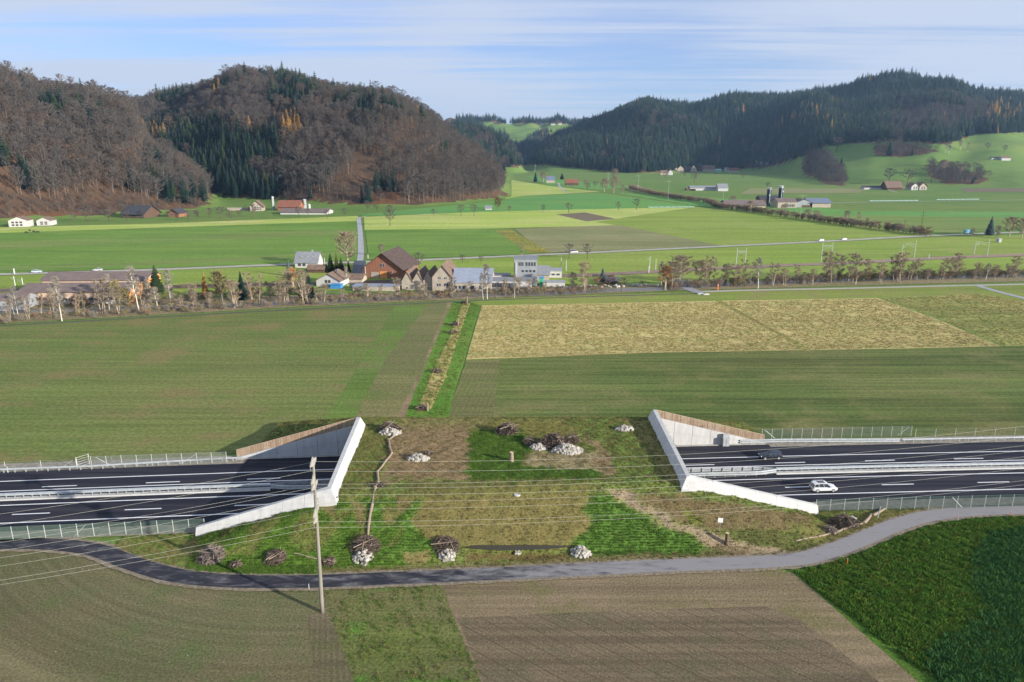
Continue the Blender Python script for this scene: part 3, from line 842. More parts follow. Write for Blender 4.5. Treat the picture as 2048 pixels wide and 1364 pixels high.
# ------------------------------------------------------------------ the grassy bridge
PLATEAU = 6.15
def MZ(x, y):
    x = np.asarray(x, float); y = np.asarray(y, float)
    toe = path_y(x) + 3.6 + 0.8 * np.sin(x * 0.12)
    front = (y - toe) * 0.56
    back = (151.0 - y) * 0.50
    ax = np.abs(x)
    capn = np.where(ax > 29.5, 5.95 * (np.where(x < 0, 51.2, 52.5) - ax) / 22.5, PLATEAU)
    capf = np.where(ax > 31.0, 6.2 * (57.0 - ax) / 26.0, PLATEAU)
    cap = np.where(y < 121, capn, capf)
    a = np.minimum(front, back)
    k = 0.9
    h = np.clip(0.5 + 0.5 * (cap - a) / k, 0, 1)
    s = cap * (1 - h) + a * h - k * h * (1 - h)
    s = np.maximum(s, 0.0)
    ed = np.clip((y - path_y(x) - 2.0) / 3, 0, 1)
    bumps = 0.10 * np.sin(x * 0.9 + y * 0.4) * np.sin(y * 0.7 - x * 0.3) + 0.06 * np.sin(x * 2.1) * np.sin(y * 1.7 + 1)
    return s + bumps * ed * np.clip(s, 0, 1) + 0.16
def MZ1(x, y): return float(MZ(np.array([x]), np.array([y]))[0])
def mhit(px, py):
    """spot on the grassy bridge seen at this place of the survey view"""
    z = 3.0
    for _ in range(40):
        x, y = G(px, py, z); z = 0.6 * z + 0.4 * MZ1(x, y)
    x, y = G(px, py, z)
    return x, y, MZ1(x, y)
gx = np.arange(-62, 84.01, 0.4); gy = np.arange(88, 153.01, 0.4)
GX, GY = np.meshgrid(gx, gy)
GZ = MZ(GX, GY)
pyv = path_y(GX) + 1.9
C_ = cv(GX)
inside = (GY > pyv)
near_lim = np.where(np.abs(GX) > 29.6, 106.6 + C_, 1e9)          # stop at the wing wall / fence line
far_lim = np.where(np.abs(GX) > 30.4, 136.2 + C_, -1e9)
valid = inside & ((GY < near_lim) | ((GY > far_lim) & (GZ > 0.3))) & ~((np.abs(GX) > 52) & (GY > 107.2 + C_))
valid |= inside & (np.abs(GX) < 29.6 + (GY - 104) / 29.0 * np.where(GX < 0, 1.4, 0.1) + 0.1)
valid &= ~((GY > 138) & (GZ < 0.2))
PXg, PYg = PJ(GX, GY, GZ)
rs = np.random.RandomState(5)
def wob(f, s):
    r = np.zeros_like(GX)
    for _ in range(6):
        a = rs.uniform(0, 6.28); k = rs.uniform(.6, 1.6) * f
        r += np.sin(GX * k * math.cos(a) + GY * k * math.sin(a) + rs.uniform(0, 6.28))
    return r * s
PXg = PXg + wob(1.6, 2.2); PYg = PYg + wob(1.9, 1.2)
colm = np.zeros(GX.shape + (3,)); colm[:] = (0.130, 0.168, 0.040)
def paint(poly, c, soft=None, amount=1.0, thr=None):
    acc = np.zeros(GX.shape)
    for _ in range(9):
        acc += inpoly(PXg + rs.uniform(-9, 9), PYg + rs.uniform(-4.5, 4.5), poly)
    acc = acc / 9
    if thr is not None: acc = acc * np.clip(wob(*thr) * .6 + .5, 0, 1)
    acc = (acc * amount)[..., None]
    colm[:] = colm * (1 - acc) + np.array(c) * acc
GRN = (0.080, 0.158, 0.026); GRN2 = (0.108, 0.162, 0.034); BRN = (0.190, 0.132, 0.072); BRN2 = (0.128, 0.108, 0.038); TAN = (0.235, 0.180, 0.115); DKB = (0.095, 0.072, 0.036)
paint([(380,1000),(680,1000),(860,990),(900,1060),(860,1150),(380,1160)], (0.080, 0.145, 0.020))
paint([(620,1000),(850,985),(880,1060),(690,1050)], (0.125, 0.105, 0.040), thr=(1.2, 1))
paint([(380,1040),(900,1000),(900,1090),(420,1110)], (0.115, 0.108, 0.034), thr=(0.8, 1), amount=0.7)
paint([(730,1000),(860,1000),(880,1110),(740,1110)], GRN, thr=(0.9, 1))
paint([(780,852),(942,848),(935,958),(762,966),(775,905)], BRN)
paint([(800,835),(1000,835),(1000,856),(800,860)], (0.16, 0.13, 0.055), amount=0.7)
paint([(860,984),(1185,978),(1178,1060),(1130,1095),(880,1094),(815,1040)], BRN2)
paint([(800,968),(1180,960),(1200,990),(820,1000)], (0.12, 0.115, 0.035))
paint([(942,862),(1040,858),(1062,905),(1050,926),(1190,936),(1200,958),(935,962)], GRN)
paint([(1000,838),(1140,838),(1165,870),(1060,880),(1040,860),(942,860)], (0.135, 0.130, 0.035))
paint([(1050,905),(1110,900),(1200,900),(1228,948),(1190,942),(1045,930)], (0.215, 0.165, 0.095), amount=0.85)
paint([(1165,868),(1225,905),(1235,950),(1200,940),(1150,900)], BRN, thr=(1.1, 1))
paint([(1132,838),(1240,838),(1300,900),(1330,965),(1245,972),(1225,905),(1180,872)], GRN2)
paint([(1240,838),(1290,838),(1375,970),(1330,965),(1290,890)], (0.15, 0.135, 0.045))
paint([(700,860),(770,860),(775,900),(755,960),(670,1000),(690,920)], (0.105, 0.125, 0.030))
paint([(770,960),(870,955),(840,985),(780,985)], GRN2, thr=(1.3, 1))
paint([(1180,985),(1215,990),(1300,1040),(1420,1092),(1480,1112),(1380,1112),(1130,1104),(1175,1060)], GRN)
paint([(1260,985),(1380,985),(1620,1030),(1640,1050),(1560,1062),(1430,1062),(1330,1030)], (0.125, 0.095, 0.045))
paint([(1300,990),(1420,1040),(1380,1060),(1290,1010)], (0.125, 0.135, 0.025), thr=(1.0, 1))
paint([(1380,985),(1640,1024),(1640,1034),(1390,1000)], GRN2, amount=0.7)
paint([(1440,1062),(1560,1062),(1680,1075),(1650,1100),(1560,1104),(1480,1085)], (0.078, 0.088, 0.026))
paint([(1560,1050),(1780,1020),(1900,1000),(2100,1000),(2100,1020),(1850,1022),(1740,1060),(1650,1095)], (0.115, 0.110, 0.034))
paint([(1205,978),(1245,978),(1290,1005),(1350,1042),(1480,1083),(1590,1106),(1560,1122),(1470,1120),(1425,1090),(1330,1050),(1250,1005)], TAN)
paint([(920,1104),(1140,1104),(1140,1122),(930,1122)], (0.10, 0.078, 0.030))
paint([(640,1137),(1000,1126),(1300,1108),(1480,1110),(1560,1120),(1300,1130),(1000,1142),(640,1160)], (0.15, 0.115, 0.06), amount=0.8)
paint([(800,1106),(850,1102),(860,1120),(838,1130),(803,1126)], (0.17, 0.125, 0.055), amount=0.85)
paint([(150,1080),(380,1070),(440,1110),(300,1112)], (0.16, 0.14, 0.05), thr=(0.8, 1.), amount=0.8)
paint([(1430,1090),(1510,1095),(1480,1118),(1400,1112)], DKB, amount=0.7)
vidx = np.arange(GX.size).reshape(GX.shape)
fv = valid[:-1, :-1] & valid[1:, :-1] & valid[:-1, 1:] & valid[1:, 1:]
q = np.stack([vidx[:-1, :-1][fv], vidx[:-1, 1:][fv], vidx[1:, 1:][fv], vidx[1:, :-1][fv]], 1)
used = np.unique(q); remap = np.zeros(GX.size, int); remap[used] = np.arange(len(used))
Vm = np.stack([GX.ravel(), GY.ravel(), GZ.ravel()], 1)[used]
m, t, b = newmat("bridge_turf", 0.95, 0.1)
tc = N(t, 'ShaderNodeTexCoord').outputs['Object']
at = N(t, 'ShaderNodeVertexColor', layer_name='turf')
fine = noise(t, tc, 2.6, 7, 0.78)
colr = mixn(t, 1.0, at.outputs['Color'], mixn(t, rng(t, fine, 0.3, 0.7), (0.55,) * 3, (1.45,) * 3), 'MULTIPLY')
mid = noise(t, tc, 0.45, 6, 0.7)
colr = mixn(t, rng(t, mid, 0.52, 0.72, 0, 0.55), colr, (0.060, 0.105, 0.016))
colr = mixn(t, rng(t, noise(t, mapped(t, tc, loc=(9, 4, 0)), 0.6, 6, 0.75), 0.56, 0.74, 0, 0.5), colr, (0.19, 0.145, 0.075))
L(t, colr, b.inputs['Base Color'])
bump(t, b, fine, 0.9, 0.3)
me = npmesh("grassy_bridge_mound", Vm, remap[q], [m], smooth=True)
ca = me.color_attributes.new('turf', 'FLOAT_COLOR', 'POINT')
cc = np.ones((len(used), 4), np.float32); cc[:, :3] = colm.reshape(-1, 3)[used] * 1.25
ca.data.foreach_set('color', cc.ravel())
link("grassy_bridge_mound", me, kind='structure')

# concrete structure: roof slab, inner walls, portal collars and wing walls
r = thing("motorway_tunnel", "concrete tunnel carrying the grassy bridge over the motorway, portal to portal", "tunnel")
mb = MB(); mb.prism([(-30.2, 106.2), (30.2, 107.6), (29.8, 137.8), (-31.3, 133.6)], 4.8, 5.3); mb.build("roof_slab", M_conc2, r)
mb = MB()
for s_ in (-1, 1):
    pass
mb.prism([(-29.6, 106.5 - 0.6 + cv(-29.6)), (29.6, 106.5 - 0.6 + cv(29.6)), (29.6, 106.5 + cv(29.6)), (-29.6, 106.5 + cv(-29.6))], 0.0, 4.8); mb.build("inner_wall", M_conc2, r)
mb = MB(); mb.prism([(-31.1, 135.9 + cv(-31.1)), (29.8, 135.9 + cv(29.8)), (29.8, 136.5 + cv(29.8)), (-31.1, 136.5 + cv(-31.1))], 0.0, 4.8); mb.build("inner_wall", M_conc2, r)
M_cap = plain("collar_concrete", (0.46, 0.455, 0.44), 0.8, 0.10, 0.8, streak=(1.2, 1.2, .25), bmp=0.06)
M_wood = plain("larch_slat", (0.33, 0.225, 0.155), 0.8, 0.25, 2.0, streak=(3, 3, 0.3))
M_wood2 = plain("pale_larch", (0.42, 0.32, 0.24), 0.8, 0.15, 2.0)
M_panel = plain("shuttered_concrete", (0.42, 0.435, 0.44), 0.85, 0.10, 0.6, streak=(1.0, 1, 0.25), bmp=0.1)
def portal(s):
    """s = -1 west, 1 east"""
    side = "west" if s < 0 else "east"
    r = thing("tunnel_portal", "white concrete frame of the %s tunnel mouth %s" % (side, "with its far wall in shade" if s < 0 else "with its far wall in full sun"), "tunnel portal")
    cvx = lambda x: cv(x)
    zC, zB, zA = 8.15, 7.70, 1.65
    Cx = -31.2 if s < 0 else 29.9; Cy = 135.75 + cv(Cx)
    Bx, By = s * 29.7, 106.5 + cv(s * 29.7)
    Ax = -50.6 if s < 0 else 52.0; Ay = 106.5 + cv(Ax)
    # profile: (out, dz) with out = towards the mound for the beam, towards the viewer for the wing
    outB = Vector((-s, 0, 0)); outW = Vector((0, -1, 0))
    prof = [(0, 0), (0.75, 0.0), (1.75, -1.75)]
    rings = []
    # far end of beam
    rings.append([(Cx + outB.x * o, Cy + 0.35, zC + dz) for o, dz in prof] + [(Cx + outB.x * 1.75, Cy + 0.35, 5.0), (Cx, Cy + 0.35, 5.0)])
    # corner
    rings.append([(Bx + outB.x * o, By - o, zB + dz) for o, dz in prof] + [(Bx + outB.x * 1.75, By - 1.75, 4.7), (Bx, By, 4.7)])
    mb = MB(); mb.loft(rings); mb.build("portal_beam", M_cap, r)
    rings = [[(Bx + outB.x * o, By - o, zB + dz) for o, dz in prof] + [(Bx + outB.x * 1.75, By - 1.75, 0.0), (Bx, By, 0.0)]]
    kk = 6
    for k in range(1, kk + 1):
        u = k / kk
        x = Bx + (Ax - Bx) * u; y = 106.5 + cv(x); z = zB + (zA - zB) * u
        w = 1.0 - 0.25 * u
        lo = -1.75
        rings.append([(x, y, z), (x, y - 0.70, z), (x, y - 0.70 - w, z + lo), (x, y - 0.70 - w, min(0.0, z + lo)), (x, y, 0.0)])
    for k in range(kk):
        mb = MB()
        a_ = rings[k]; b_ = [tuple(np.array(p) * 1.0) for p in rings[k + 1]]
        g_ = 0.035 / (abs(Ax - Bx) / kk)
        b2 = [tuple(np.array(p) + (np.array(q_) - np.array(p)) * g_) for p, q_ in zip(b_, a_)]
        mb.loft([a_, b2]); mb.build("wing_wall_panel", M_cap, r)
    # far wing wall in panels with a recessed lower tier
    Ex = -55.3 if s < 0 else 53.3; n = 6
    xs_ = [Cx + (Ex - Cx) * k / n for k in range(n + 1)]
    top = lambda x: 6.55 + (0.35 - 6.55) * abs(x - Cx) / abs(Ex - Cx)
    lowt = lambda x: top(x) * 0.55
    for k in range(n):
        x0_, x1_ = xs_[k], xs_[k + 1]
        g_ = 0.03 * s
        for nm, z0f, z1f, fr in (("wall_panel", lowt, top, 0.0), ("wall_panel", lambda x: 0.0, lambda x: lowt(x) - 0.03, 0.07)):
            a_, b_ = x0_ + g_, x1_ - g_
            y = lambda x, q_: 135.75 + cv(x) + q_
            pts = [(a_, y(a_, fr)), (b_, y(b_, fr)), (b_, y(b_, 0.5)), (a_, y(a_, 0.5))]
            zb_ = [z0f(p[0]) for p in pts]; zt_ = [z1f(p[0]) for p in pts]
            if s < 0: pts = pts[::-1]; zb_ = zb_[::-1]; zt_ = zt_[::-1]
            mb = MB(); mb.prism(pts, zb_, zt_); mb.build(nm, M_panel if s < 0 else M_cap, r)
    mb = MB()
    pts = [(Cx, 136.05 + cv(Cx)), (Ex, 136.05 + cv(Ex)), (Ex, 136.3 + cv(Ex)), (Cx, 136.3 + cv(Cx))]
    zt_ = [top(p[0]) - 0.05 for p in pts]
    if s < 0: pts = pts[::-1]; zt_ = zt_[::-1]
    mb.prism(pts, 0.0, zt_); mb.build("wall_backing", M_conc2, r)
    mb = MB(); x0_, x1_ = (Ex, Cx) if s < 0 else (Cx, Ex)
    rings = [[(x, 135.2 + cv(x), 0.17), (x, 135.2 + cv(x), 0.32), (x, 135.55 + cv(x), 0.32), (x, 135.55 + cv(x), 0.17)] for x in np.linspace(x0_, x1_, 7)]
    mb.loft(rings); mb.build("kerb", M_kerb, r)
    # wooden screen
    w = thing("timber_screen", "row of upright larch slats along the %s far wing wall" % side, "screen")
    topw = lambda x: 8.10 + (1.95 - 8.10) * abs(x - Cx) / abs(Ex - Cx)
    mb = MB(); rr = random.Random(4 + s)
    nsl = 150
    for k in range(nsl):
        x = Cx + (Ex - Cx) * (k + 0.5) / nsl
        y = 135.95 + cv(x)
        zb_, zt_ = top(x) + 0.04, topw(x) + rr.uniform(-0.015, 0.015)
        mb.box((x, y, (zb_ + zt_) / 2), (0.105, 0.05, zt_ - zb_), mi=0 if rr.random() < .6 else 1)
    mb.build("slat", [M_wood, M_wood2], w, kind='stuff')
    for dz in (0.25, -0.12):
        mb = MB()
        for k in range(12):
            a_ = Cx + (Ex - Cx) * k / 12; b_ = Cx + (Ex - Cx) * (k + 1) / 12
            zf = (lambda x: topw(x) + 0.02) if dz < 0 else (lambda x: top(x) + dz)
            mb.tube((a_, 136.03 + cv(a_), zf(a_)), (b_, 136.03 + cv(b_), zf(b_)), 0.05, n=4, cap=False)
        mb.build("rail", M_wood2 if dz < 0 else M_wood, w)
    return r
portal(-1); portal(1)
# end caps of the near wing walls and drains
for s, lab in ((-1, "white drain pipe sticking out below the corner of the west portal"), (1, "white drain pipe sticking out below the corner of the east portal")):
    x, y, z = mhit(672, 1003) if s < 0 else mhit(1373, 977)
    mb = MB(); n = 12
    ring = lambda rr_, zz_: [(rr_ * math.cos(6.283 * k / n), rr_ * math.sin(6.283 * k / n), zz_) for k in range(n)]
    mb.loft([ring(.42, -0.3), ring(.42, .75), ring(.34, .75), ring(.34, -.2)], cap=True)
    tag(mb.build("drain_pipe", M_cap, loc=(x, y, z)), lab, "pipe")
# grey technical cabinet at the east far wall
c = thing("technical_cabinet", "tall grey metal cabinet standing against the sunlit east wall", "cabinet", (44.7, 135.0 + cv(44.7), 0.2))
M_cab = plain("cabinet_grey", (0.36, 0.38, 0.39), 0.5, 0.08, 1.0)
mb = MB(); mb.box((0, 0, 0.95), (1.35, 0.7, 1.9)); mb.build("body", M_cab, c)
mb = MB(); mb.box((-0.1, 0.15, 2.25), (1.0, 0.35, 0.7)); mb.build("upper_box", M_cab, c)
for i in (-1, 1):
    d = MB(); d.box((i * 0.33, -0.37, 0.95), (0.6, 0.04, 1.7)); dd = d.build("door", M_cab, c)
    h = MB(); h.box((i * 0.08, -0.41, 1.0), (0.03, 0.03, 0.2)); h.build("handle", M_galvd, dd)
# small delineator posts
M_red = plain("orange_plastic", (0.75, 0.16, 0.05), 0.5)
def marker(px, py, h, label, mat, r_=0.06, fn=None):
    x, y = G(px, py, 0.15); z = 0.15
    if fn: x, y, z = fn(px, py)
    o = thing("marker_post", label, "marker post", (x, y, z))
    mb = MB(); mb.tube((0, 0, 0), (0, 0, h), r_, r_ * .8, n=8); mb.build("shaft", mat, o)
    mb = MB(); mb.tube((0, 0, h), (0, 0, h + .12), r_ * 1.15, n=8); mb.build("cap", M_galvd if mat is not M_galvd else M_red, o)
marker(1694, 1128, 0.8, "short orange marker post on the inner edge of the path bend", M_red)
marker(2020, 1031, 0.6, "tiny orange marker by the green field at the east edge", M_red)
marker(1915, 1042, 0.7, "small dark peg between the path and the dark green field", M_galvd)
marker(618, 1178, 0.7, "small white peg on the path verge beside the tall pole", M_conc)
marker(224, 925, 1.1, "white roadside post by the west guard rail near the middle of the fence", M_conc, 0.09)
marker(16, 945, 1.1, "white roadside post at the far west end of the guard rail", M_conc, 0.09)
# sign, boundary posts
x, y, z = mhit(1439, 1063)
o = thing("information_sign", "small square white sign on a thin pole above the tan footpath", "sign", (x, y, z), R(-10))
mb = MB(); mb.tube((0, 0, 0), (0, 0, 2.3), 0.035); mb.build("pole", M_galv, o)
mb = MB(); mb.box((0, -0.05, 2.0), (0.75, 0.04, 0.75)); pb = mb.build("panel", plain("sign_white", (0.85, 0.82, 0.80), 0.5, 0.04), o)
mb = MB(); mb.box((0, 0, 2.0), (0.5, 0.05, 0.06)); mb.build("bracket", M_galv, o)
x, y, z = mhit(1755, 1036)
o = thing("marker_pole", "bare pale pole leaning beside the uppermost log by the east fence", "pole", (x, y, z))
mb = MB(); mb.tube((0, 0, 0), (0.25, 0, 2.1), 0.09, 0.07, n=8); mb.build("shaft", M_galv, o)
mb = MB(); mb.tube((0.25, 0, 2.1), (0.256, 0, 2.15), 0.08, 0.05, n=8); mb.build("tip", M_conc, o)
x, y, z = mhit(1034, 991)
mb = MB(); n = 14
mb.loft([[(0.55 * k_ * math.cos(6.283 * i / n), 0.4 * k_ * math.sin(6.283 * i / n), zz_) for i in range(n)] for k_, zz_ in ((1, 0), (1, .12), (.8, .22), (.75, .18))])
tag(mb.build("inspection_cover", M_conc, loc=(x, y, z)), "round pale manhole cover in the middle of the mound's front slope", "manhole cover")
# shallow pond at the toe of the slope
PW = [G(935,1113,0.2), G(1000,1117,0.2), G(1070,1116,0.2), G(1125,1112,0.2), G(1140,1108,0.2), G(1080,1107,0.2), G(1000,1107,0.2), G(945,1107,0.2)]
m, t, b = newmat("murky_water", 0.45, 0.3)
b.inputs['Base Color'].default_value = (0.05, 0.045, 0.028, 1)
P2 = smooth_line(PW + [PW[0]], 0.6)
cz = max(MZ1(p.x, p.y) for p in P2)
mb = MB(); mb.add([(p.x, p.y, 0) for p in P2[:-1]], [tuple(range(len(P2) - 1))])
mb.build("pond", m, kind='structure', loc=(0, 0, cz + 0.02))
# ------------------------------------------------------------------ logs, stones, brushwood
M_bark = plain("weathered_log", (0.25, 0.195, 0.145), 0.9, 0.3, 3.0, streak=(0.3, 2, 2), bmp=0.3)
M_cut = plain("cut_wood", (0.58, 0.42, 0.26), 0.8, 0.12, 6)
M_barkd = plain("dark_bark", (0.12, 0.085, 0.060), 0.95, 0.3, 4.0, bmp=0.3)
def log(px0, py0, px1, py1, r0, label, r1=None, group="logs laid end to end"):
    A, B = Vector(mhit(px0, py0)), Vector(mhit(px1, py1))
    d = B - A; n = 9; k = 7
    rr = random.Random(int(px0 * 7 + py0))
    o = thing("log", label, "log", A, 0, group)
    u = d.normalized(); a_ = u.cross(Vector((0, 0, 1))).normalized(); c_ = a_.cross(u)
    r1 = r1 or r0 * 0.75
    rings = []
    bend = rr.uniform(-.15, .15)
    for i in range(k + 1):
        s = i / k; rad = (r0 + (r1 - r0) * s)
        cen = d * s + Vector((0, 0, rad * 0.8)) + a_ * bend * math.sin(s * 3.14)
        rings.append([tuple(cen + a_ * rad * (1 + rr.uniform(-.12, .12)) * math.cos(6.283 * j / n) + c_ * rad * (1 + rr.uniform(-.12, .12)) * math.sin(6.283 * j / n)) for j in range(n)])
    mb = MB(); mb.loft(rings, cap=False); mb.build("trunk", M_bark, o, smooth=True)
    for ring, nm in ((rings[0][::-1], "cut_end"), (rings[-1], "cut_end")):
        mb = MB(); mb.add(ring, [tuple(range(n))]); mb.build(nm, M_cut, o)
    return o
LOGS = [(802,863,779,880,.24,"forked log nearest the upper western stone heap"),(776,880,779,894,.22,"short log at the first bend of the log line"),(779,894,784,908,.26,"thick dark log end in the log line beside the brown patch"),
 (784,906,772,922,.2,"log slanting down from the thick one beside the brown patch"),(773,921,755,944,.2,"long slim log above the mossy tangle of the log line"),(755,944,757,966,.24,"upright-lying log just above the tangle of roots"),
 (752,975,745,1010,.22,"straight pale log just below the tangle of roots"),(745,1010,736,1074,.25,"longest pale log running down to the brush heap"),
 (1592,1083,1640,1073,.13,"thinnest pale log lying in weeds near the path's end"),(1636,1074,1664,1067,.16,"thin log between the weeds and the small root clump"),(1667,1069,1686,1059,.2,"short log beside the small root clump below the fence"),
 (1686,1060,1724,1048,.2,"log running along the foot of the eastern brush heap"),(1727,1048,1742,1030,.26,"steep thick log beyond the eastern brush heap"),(1746,1032,1770,1018,.24,"uppermost log by the eastern fence")]
for l in LOGS: log(*l[:5], l[5])
for i, (a, lab) in enumerate([((588,1107,630,1118), "dark thin branch lying on grass between two small brush heaps"), ((612,1114,648,1120), "second dark branch ending at the smallest brush heap by the pole")]):
    log(*a, 0.10, lab, group="dark branches on the grass")
def stump(px, py, h, r_, label, mat, lean=(0, 0)):
    x, y, z = mhit(px, py)
    o = thing("standing_log", label, "tree stump", (x, y, z - 0.1))
    n = 10; rr = random.Random(int(px))
    rings = [[((r_ * (1.15 - .2 * s)) * (1 + rr.uniform(-.08, .08)) * math.cos(6.283 * j / n) + lean[0] * s, r_ * (1.15 - .2 * s) * math.sin(6.283 * j / n) + lean[1] * s, h * s) for j in range(n)] for s in (0, .25, .5, .75, 1)]
    mb = MB(); mb.loft(rings, cap=False); mb.build("trunk", mat, o, smooth=True)
    mb = MB(); mb.add(rings[-1], [tuple(range(n))]); mb.build("cut_end", M_cut, o)
stump(1023, 923, 1.9, 0.36, "single pale log standing upright on the bright green turf", M_bark)
stump(1453, 1088, 2.0, 0.30, "dark log standing upright beside the tan footpath", M_barkd)
for px, py, h, lab in [(934,609,3.2,"upright trunk at the far end of the straw strip"),(916,652,2.6,"slim upright trunk beside the second root heap of the strip"),(855,822,1.9,"upright stump at the near end of the straw strip")]:
    x, y = G(px, py)
    o = thing("standing_log", lab, "tree stump", (x, y, 0.05)); mb = MB(); mb.tube((0, 0, 0), (0.05, 0, h), 0.26, 0.2, n=8); mb.build("trunk", M_bark, o)
    mb = MB(); mb.tube((0.05, 0, h), (0.05, 0, h + .03), 0.2, 0.16, n=8); mb.build("cut_end", M_cut, o)

M_stone = None
m, t, b = newmat("limestone", 0.85, 0.2)
tc = N(t, 'ShaderNodeTexCoord').outputs['Object']
vv = N(t, 'ShaderNodeTexVoronoi'); vv.inputs['Scale'].default_value = 1.2; L(t, tc, vv.inputs['Vector'])
cs_ = mixn(t, rng(t, noise(t, tc, 1.6, 4, 0.6), .35, .65), (0.25, 0.23, 0.195), (0.44, 0.415, 0.37))
cs_ = mixn(t, rng(t, noise(t, tc, 5, 4, 0.6), .5, .8, 0, .5), cs_, (0.16, 0.125, 0.09))
L(t, cs_, b.inputs['Base Color']); bump(t, b, noise(t, tc, 6, 4, .7), .4, .03)
M_stone = m
def stone_into(mb, c, r_, rr):
    """an irregular eight-sided block"""
    n = 6
    ax = (rr.uniform(.75, 1.3), rr.uniform(.7, 1.15), rr.uniform(.6, .9)); th = rr.uniform(0, 3.14)
    ca, sa = math.cos(th), math.sin(th)
    rings = []
    for zz_, k in ((-.9, .45), (-.35, .95), (.35, .9), (.85, .45)):
        ring = []
        for j in range(n):
            a = 6.283 * j / n + rr.uniform(-.25, .25); q_ = k * rr.uniform(.8, 1.15)
            x = q_ * math.cos(a) * ax[0] * r_; y = q_ * math.sin(a) * ax[1] * r_
            ring.append((c[0] + x * ca - y * sa, c[1] + x * sa + y * ca, c[2] + zz_ * ax[2] * r_ + rr.uniform(-.08, .08) * r_))
        rings.append(ring)
    mb.loft(rings)
def stone_pile(px, py, w, d, h, n, label, size=0.3, seed=0):
    x, y, z = mhit(px, py)
    rr = random.Random(seed + int(px))
    o = thing("stone_pile", label, "stone pile", (x, y, z))
    mb = MB()
    for i in range(n):
        a = rr.uniform(0, 6.283); q_ = math.sqrt(rr.random())
        hx = (1 - q_ ** 1.6) * h
        zl = rr.uniform(max(0.0, hx - 0.4), hx)
        px_, py_ = q_ * w / 2 * math.cos(a), q_ * d / 2 * math.sin(a)
        gz = MZ1(x + px_, y + py_) - z
        stone_into(mb, (px_, py_, zl + gz + size * .25), size * rr.uniform(.55, 1.2), rr)
    mb.build("stones", M_stone, o, kind='stuff')
    big = MB()
    for i in range(3):
        b1 = MB(); stone_into(b1, (rr.uniform(-.3, .3) * w, rr.uniform(-.45, -.2) * d, size * .5), size * 1.35, rr); b1.build("boulder", M_stone, o)
    return o
M_brush = plain("dead_brushwood", (0.105, 0.075, 0.055), 0.95, 0.4, 2.0, objrand=0.2)
M_brushg = plain("grey_brushwood", (0.200, 0.160, 0.135), 0.95, 0.3, 2.0)
def brush_pile(px, py, w, d, h, n, label, mat=None, seed=0, flat=False, ln=(1.0, 2.2), rad=0.035, pos=None, zf=None):
    x, y, z = pos if pos else mhit(px, py)
    rr = random.Random(seed + int(px) * 3)
    o = thing("brush_pile", label, "brush pile", (x, y, z))
    mb = MB()
    zf = zf or (lambda a_, b_: MZ1(a_, b_))
    for i in range(n):
        a = rr.uniform(0, 6.283); q_ = math.sqrt(rr.random()) * .92
        hx = (1 - q_ ** 2) * h
        cx_, cy_ = q_ * w / 2 * math.cos(a), q_ * d / 2 * math.sin(a)
        cz_ = rr.uniform(0.02, max(.05, hx)) + zf(x + cx_, y + cy_) - z
        th = rr.uniform(0, 6.283) if not flat else rr.gauss(0, .5)
        l_ = rr.uniform(*ln) * (1.0 - 0.55 * q_)
        tl = rr.gauss(0, .28) - 0.15 * math.cos(th - a)
        dv = Vector((math.cos(th), math.sin(th), tl)).normalized() * l_ / 2
        c_ = Vector((cx_, cy_, cz_))
        r_ = rad * rr.uniform(.6, 1.6)
        mid_ = c_ + Vector((rr.uniform(-.1, .1), rr.uniform(-.1, .1), rr.uniform(0, .12)))
        mb.tube(c_ - dv, mid_, r_, r_ * .8, n=3, cap=False, mi=0 if rr.random() < .72 else 1)
        mb.tube(mid_, c_ + dv, r_ * .8, r_ * .3, n=3, cap=False, mi=0 if rr.random() < .72 else 1)
    mb.build("branches", [mat or M_brush, M_brushg], o, kind='stuff')
    for i in range(2):
        b1 = MB(); th = rr.uniform(0, 3.14); c_ = Vector((rr.uniform(-.2, .2) * w, -.15 * d, h * .75)); dv = Vector((math.cos(th), math.sin(th), .1)) * w * .36
        b1.tube(c_ - dv, c_ + dv, .08, .04, n=6); b1.build("thick_branch", M_bark, o)
    return o
stone_pile(781, 866, 4.2, 2.6, 1.0, 170, "white stone heap in front of the brush beside the west portal's top")
stone_pile(836, 918, 3.9, 2.4, 0.9, 150, "white stone heap on the brown soil patch")
stone_pile(1077, 897, 3.2, 2.2, 1.0, 120, "smaller white stone heap at the west side of the large middle heap")
stone_pile(1134, 902, 5.8, 3.2, 1.4, 300, "largest white stone heap spilling from the brushwood in the middle of the bridge")
stone_pile(1249, 859, 3.6, 2.0, 0.8, 130, "white stone heap on grass nearest the east portal")
stone_pile(726, 1116, 2.9, 2.2, 1.0, 120, "white stone heap at the foot of the long log line", size=.28)
stone_pile(894, 1111, 2.6, 1.9, 0.8, 95, "white stone heap beside the round brown patch near the path", size=.27)
stone_pile(1162, 1108, 3.1, 2.3, 1.1, 140, "white stone heap at the eastern end of the pond", size=.28)
stone_pile(1034, 1106, 1.1, .8, 0.25, 14, "tiny scatter of white stones at the edge of the pond", size=.2)
stone_pile(1703, 1038, 1.6, 1.4, 0.5, 40, "few pale stones on top of the eastern brush heap", size=.22)
brush_pile(780, 860, 5.4, 2.8, 1.8, 520, "brown brush heap behind the stones beside the west portal's top")
brush_pile(858, 908, 1.8, 1.2, .6, 90, "small clump of roots behind the stones on the brown patch")
brush_pile(1014, 866, 5.0, 3.2, 2.2, 620, "round brush heap alone behind the bright green turf", rad=.06)
brush_pile(1106, 892, 6.4, 3.6, 2.6, 800, "large dark brush heap between the two white stone heaps", rad=.06)
brush_pile(1143, 885, 3.6, 2.2, 1.9, 260, "loose brush behind the largest white stone heap", rad=.04)
brush_pile(1060, 888, 2.6, 2.0, 1.5, 180, "brush fringe at the west side of the middle heaps", rad=.04)
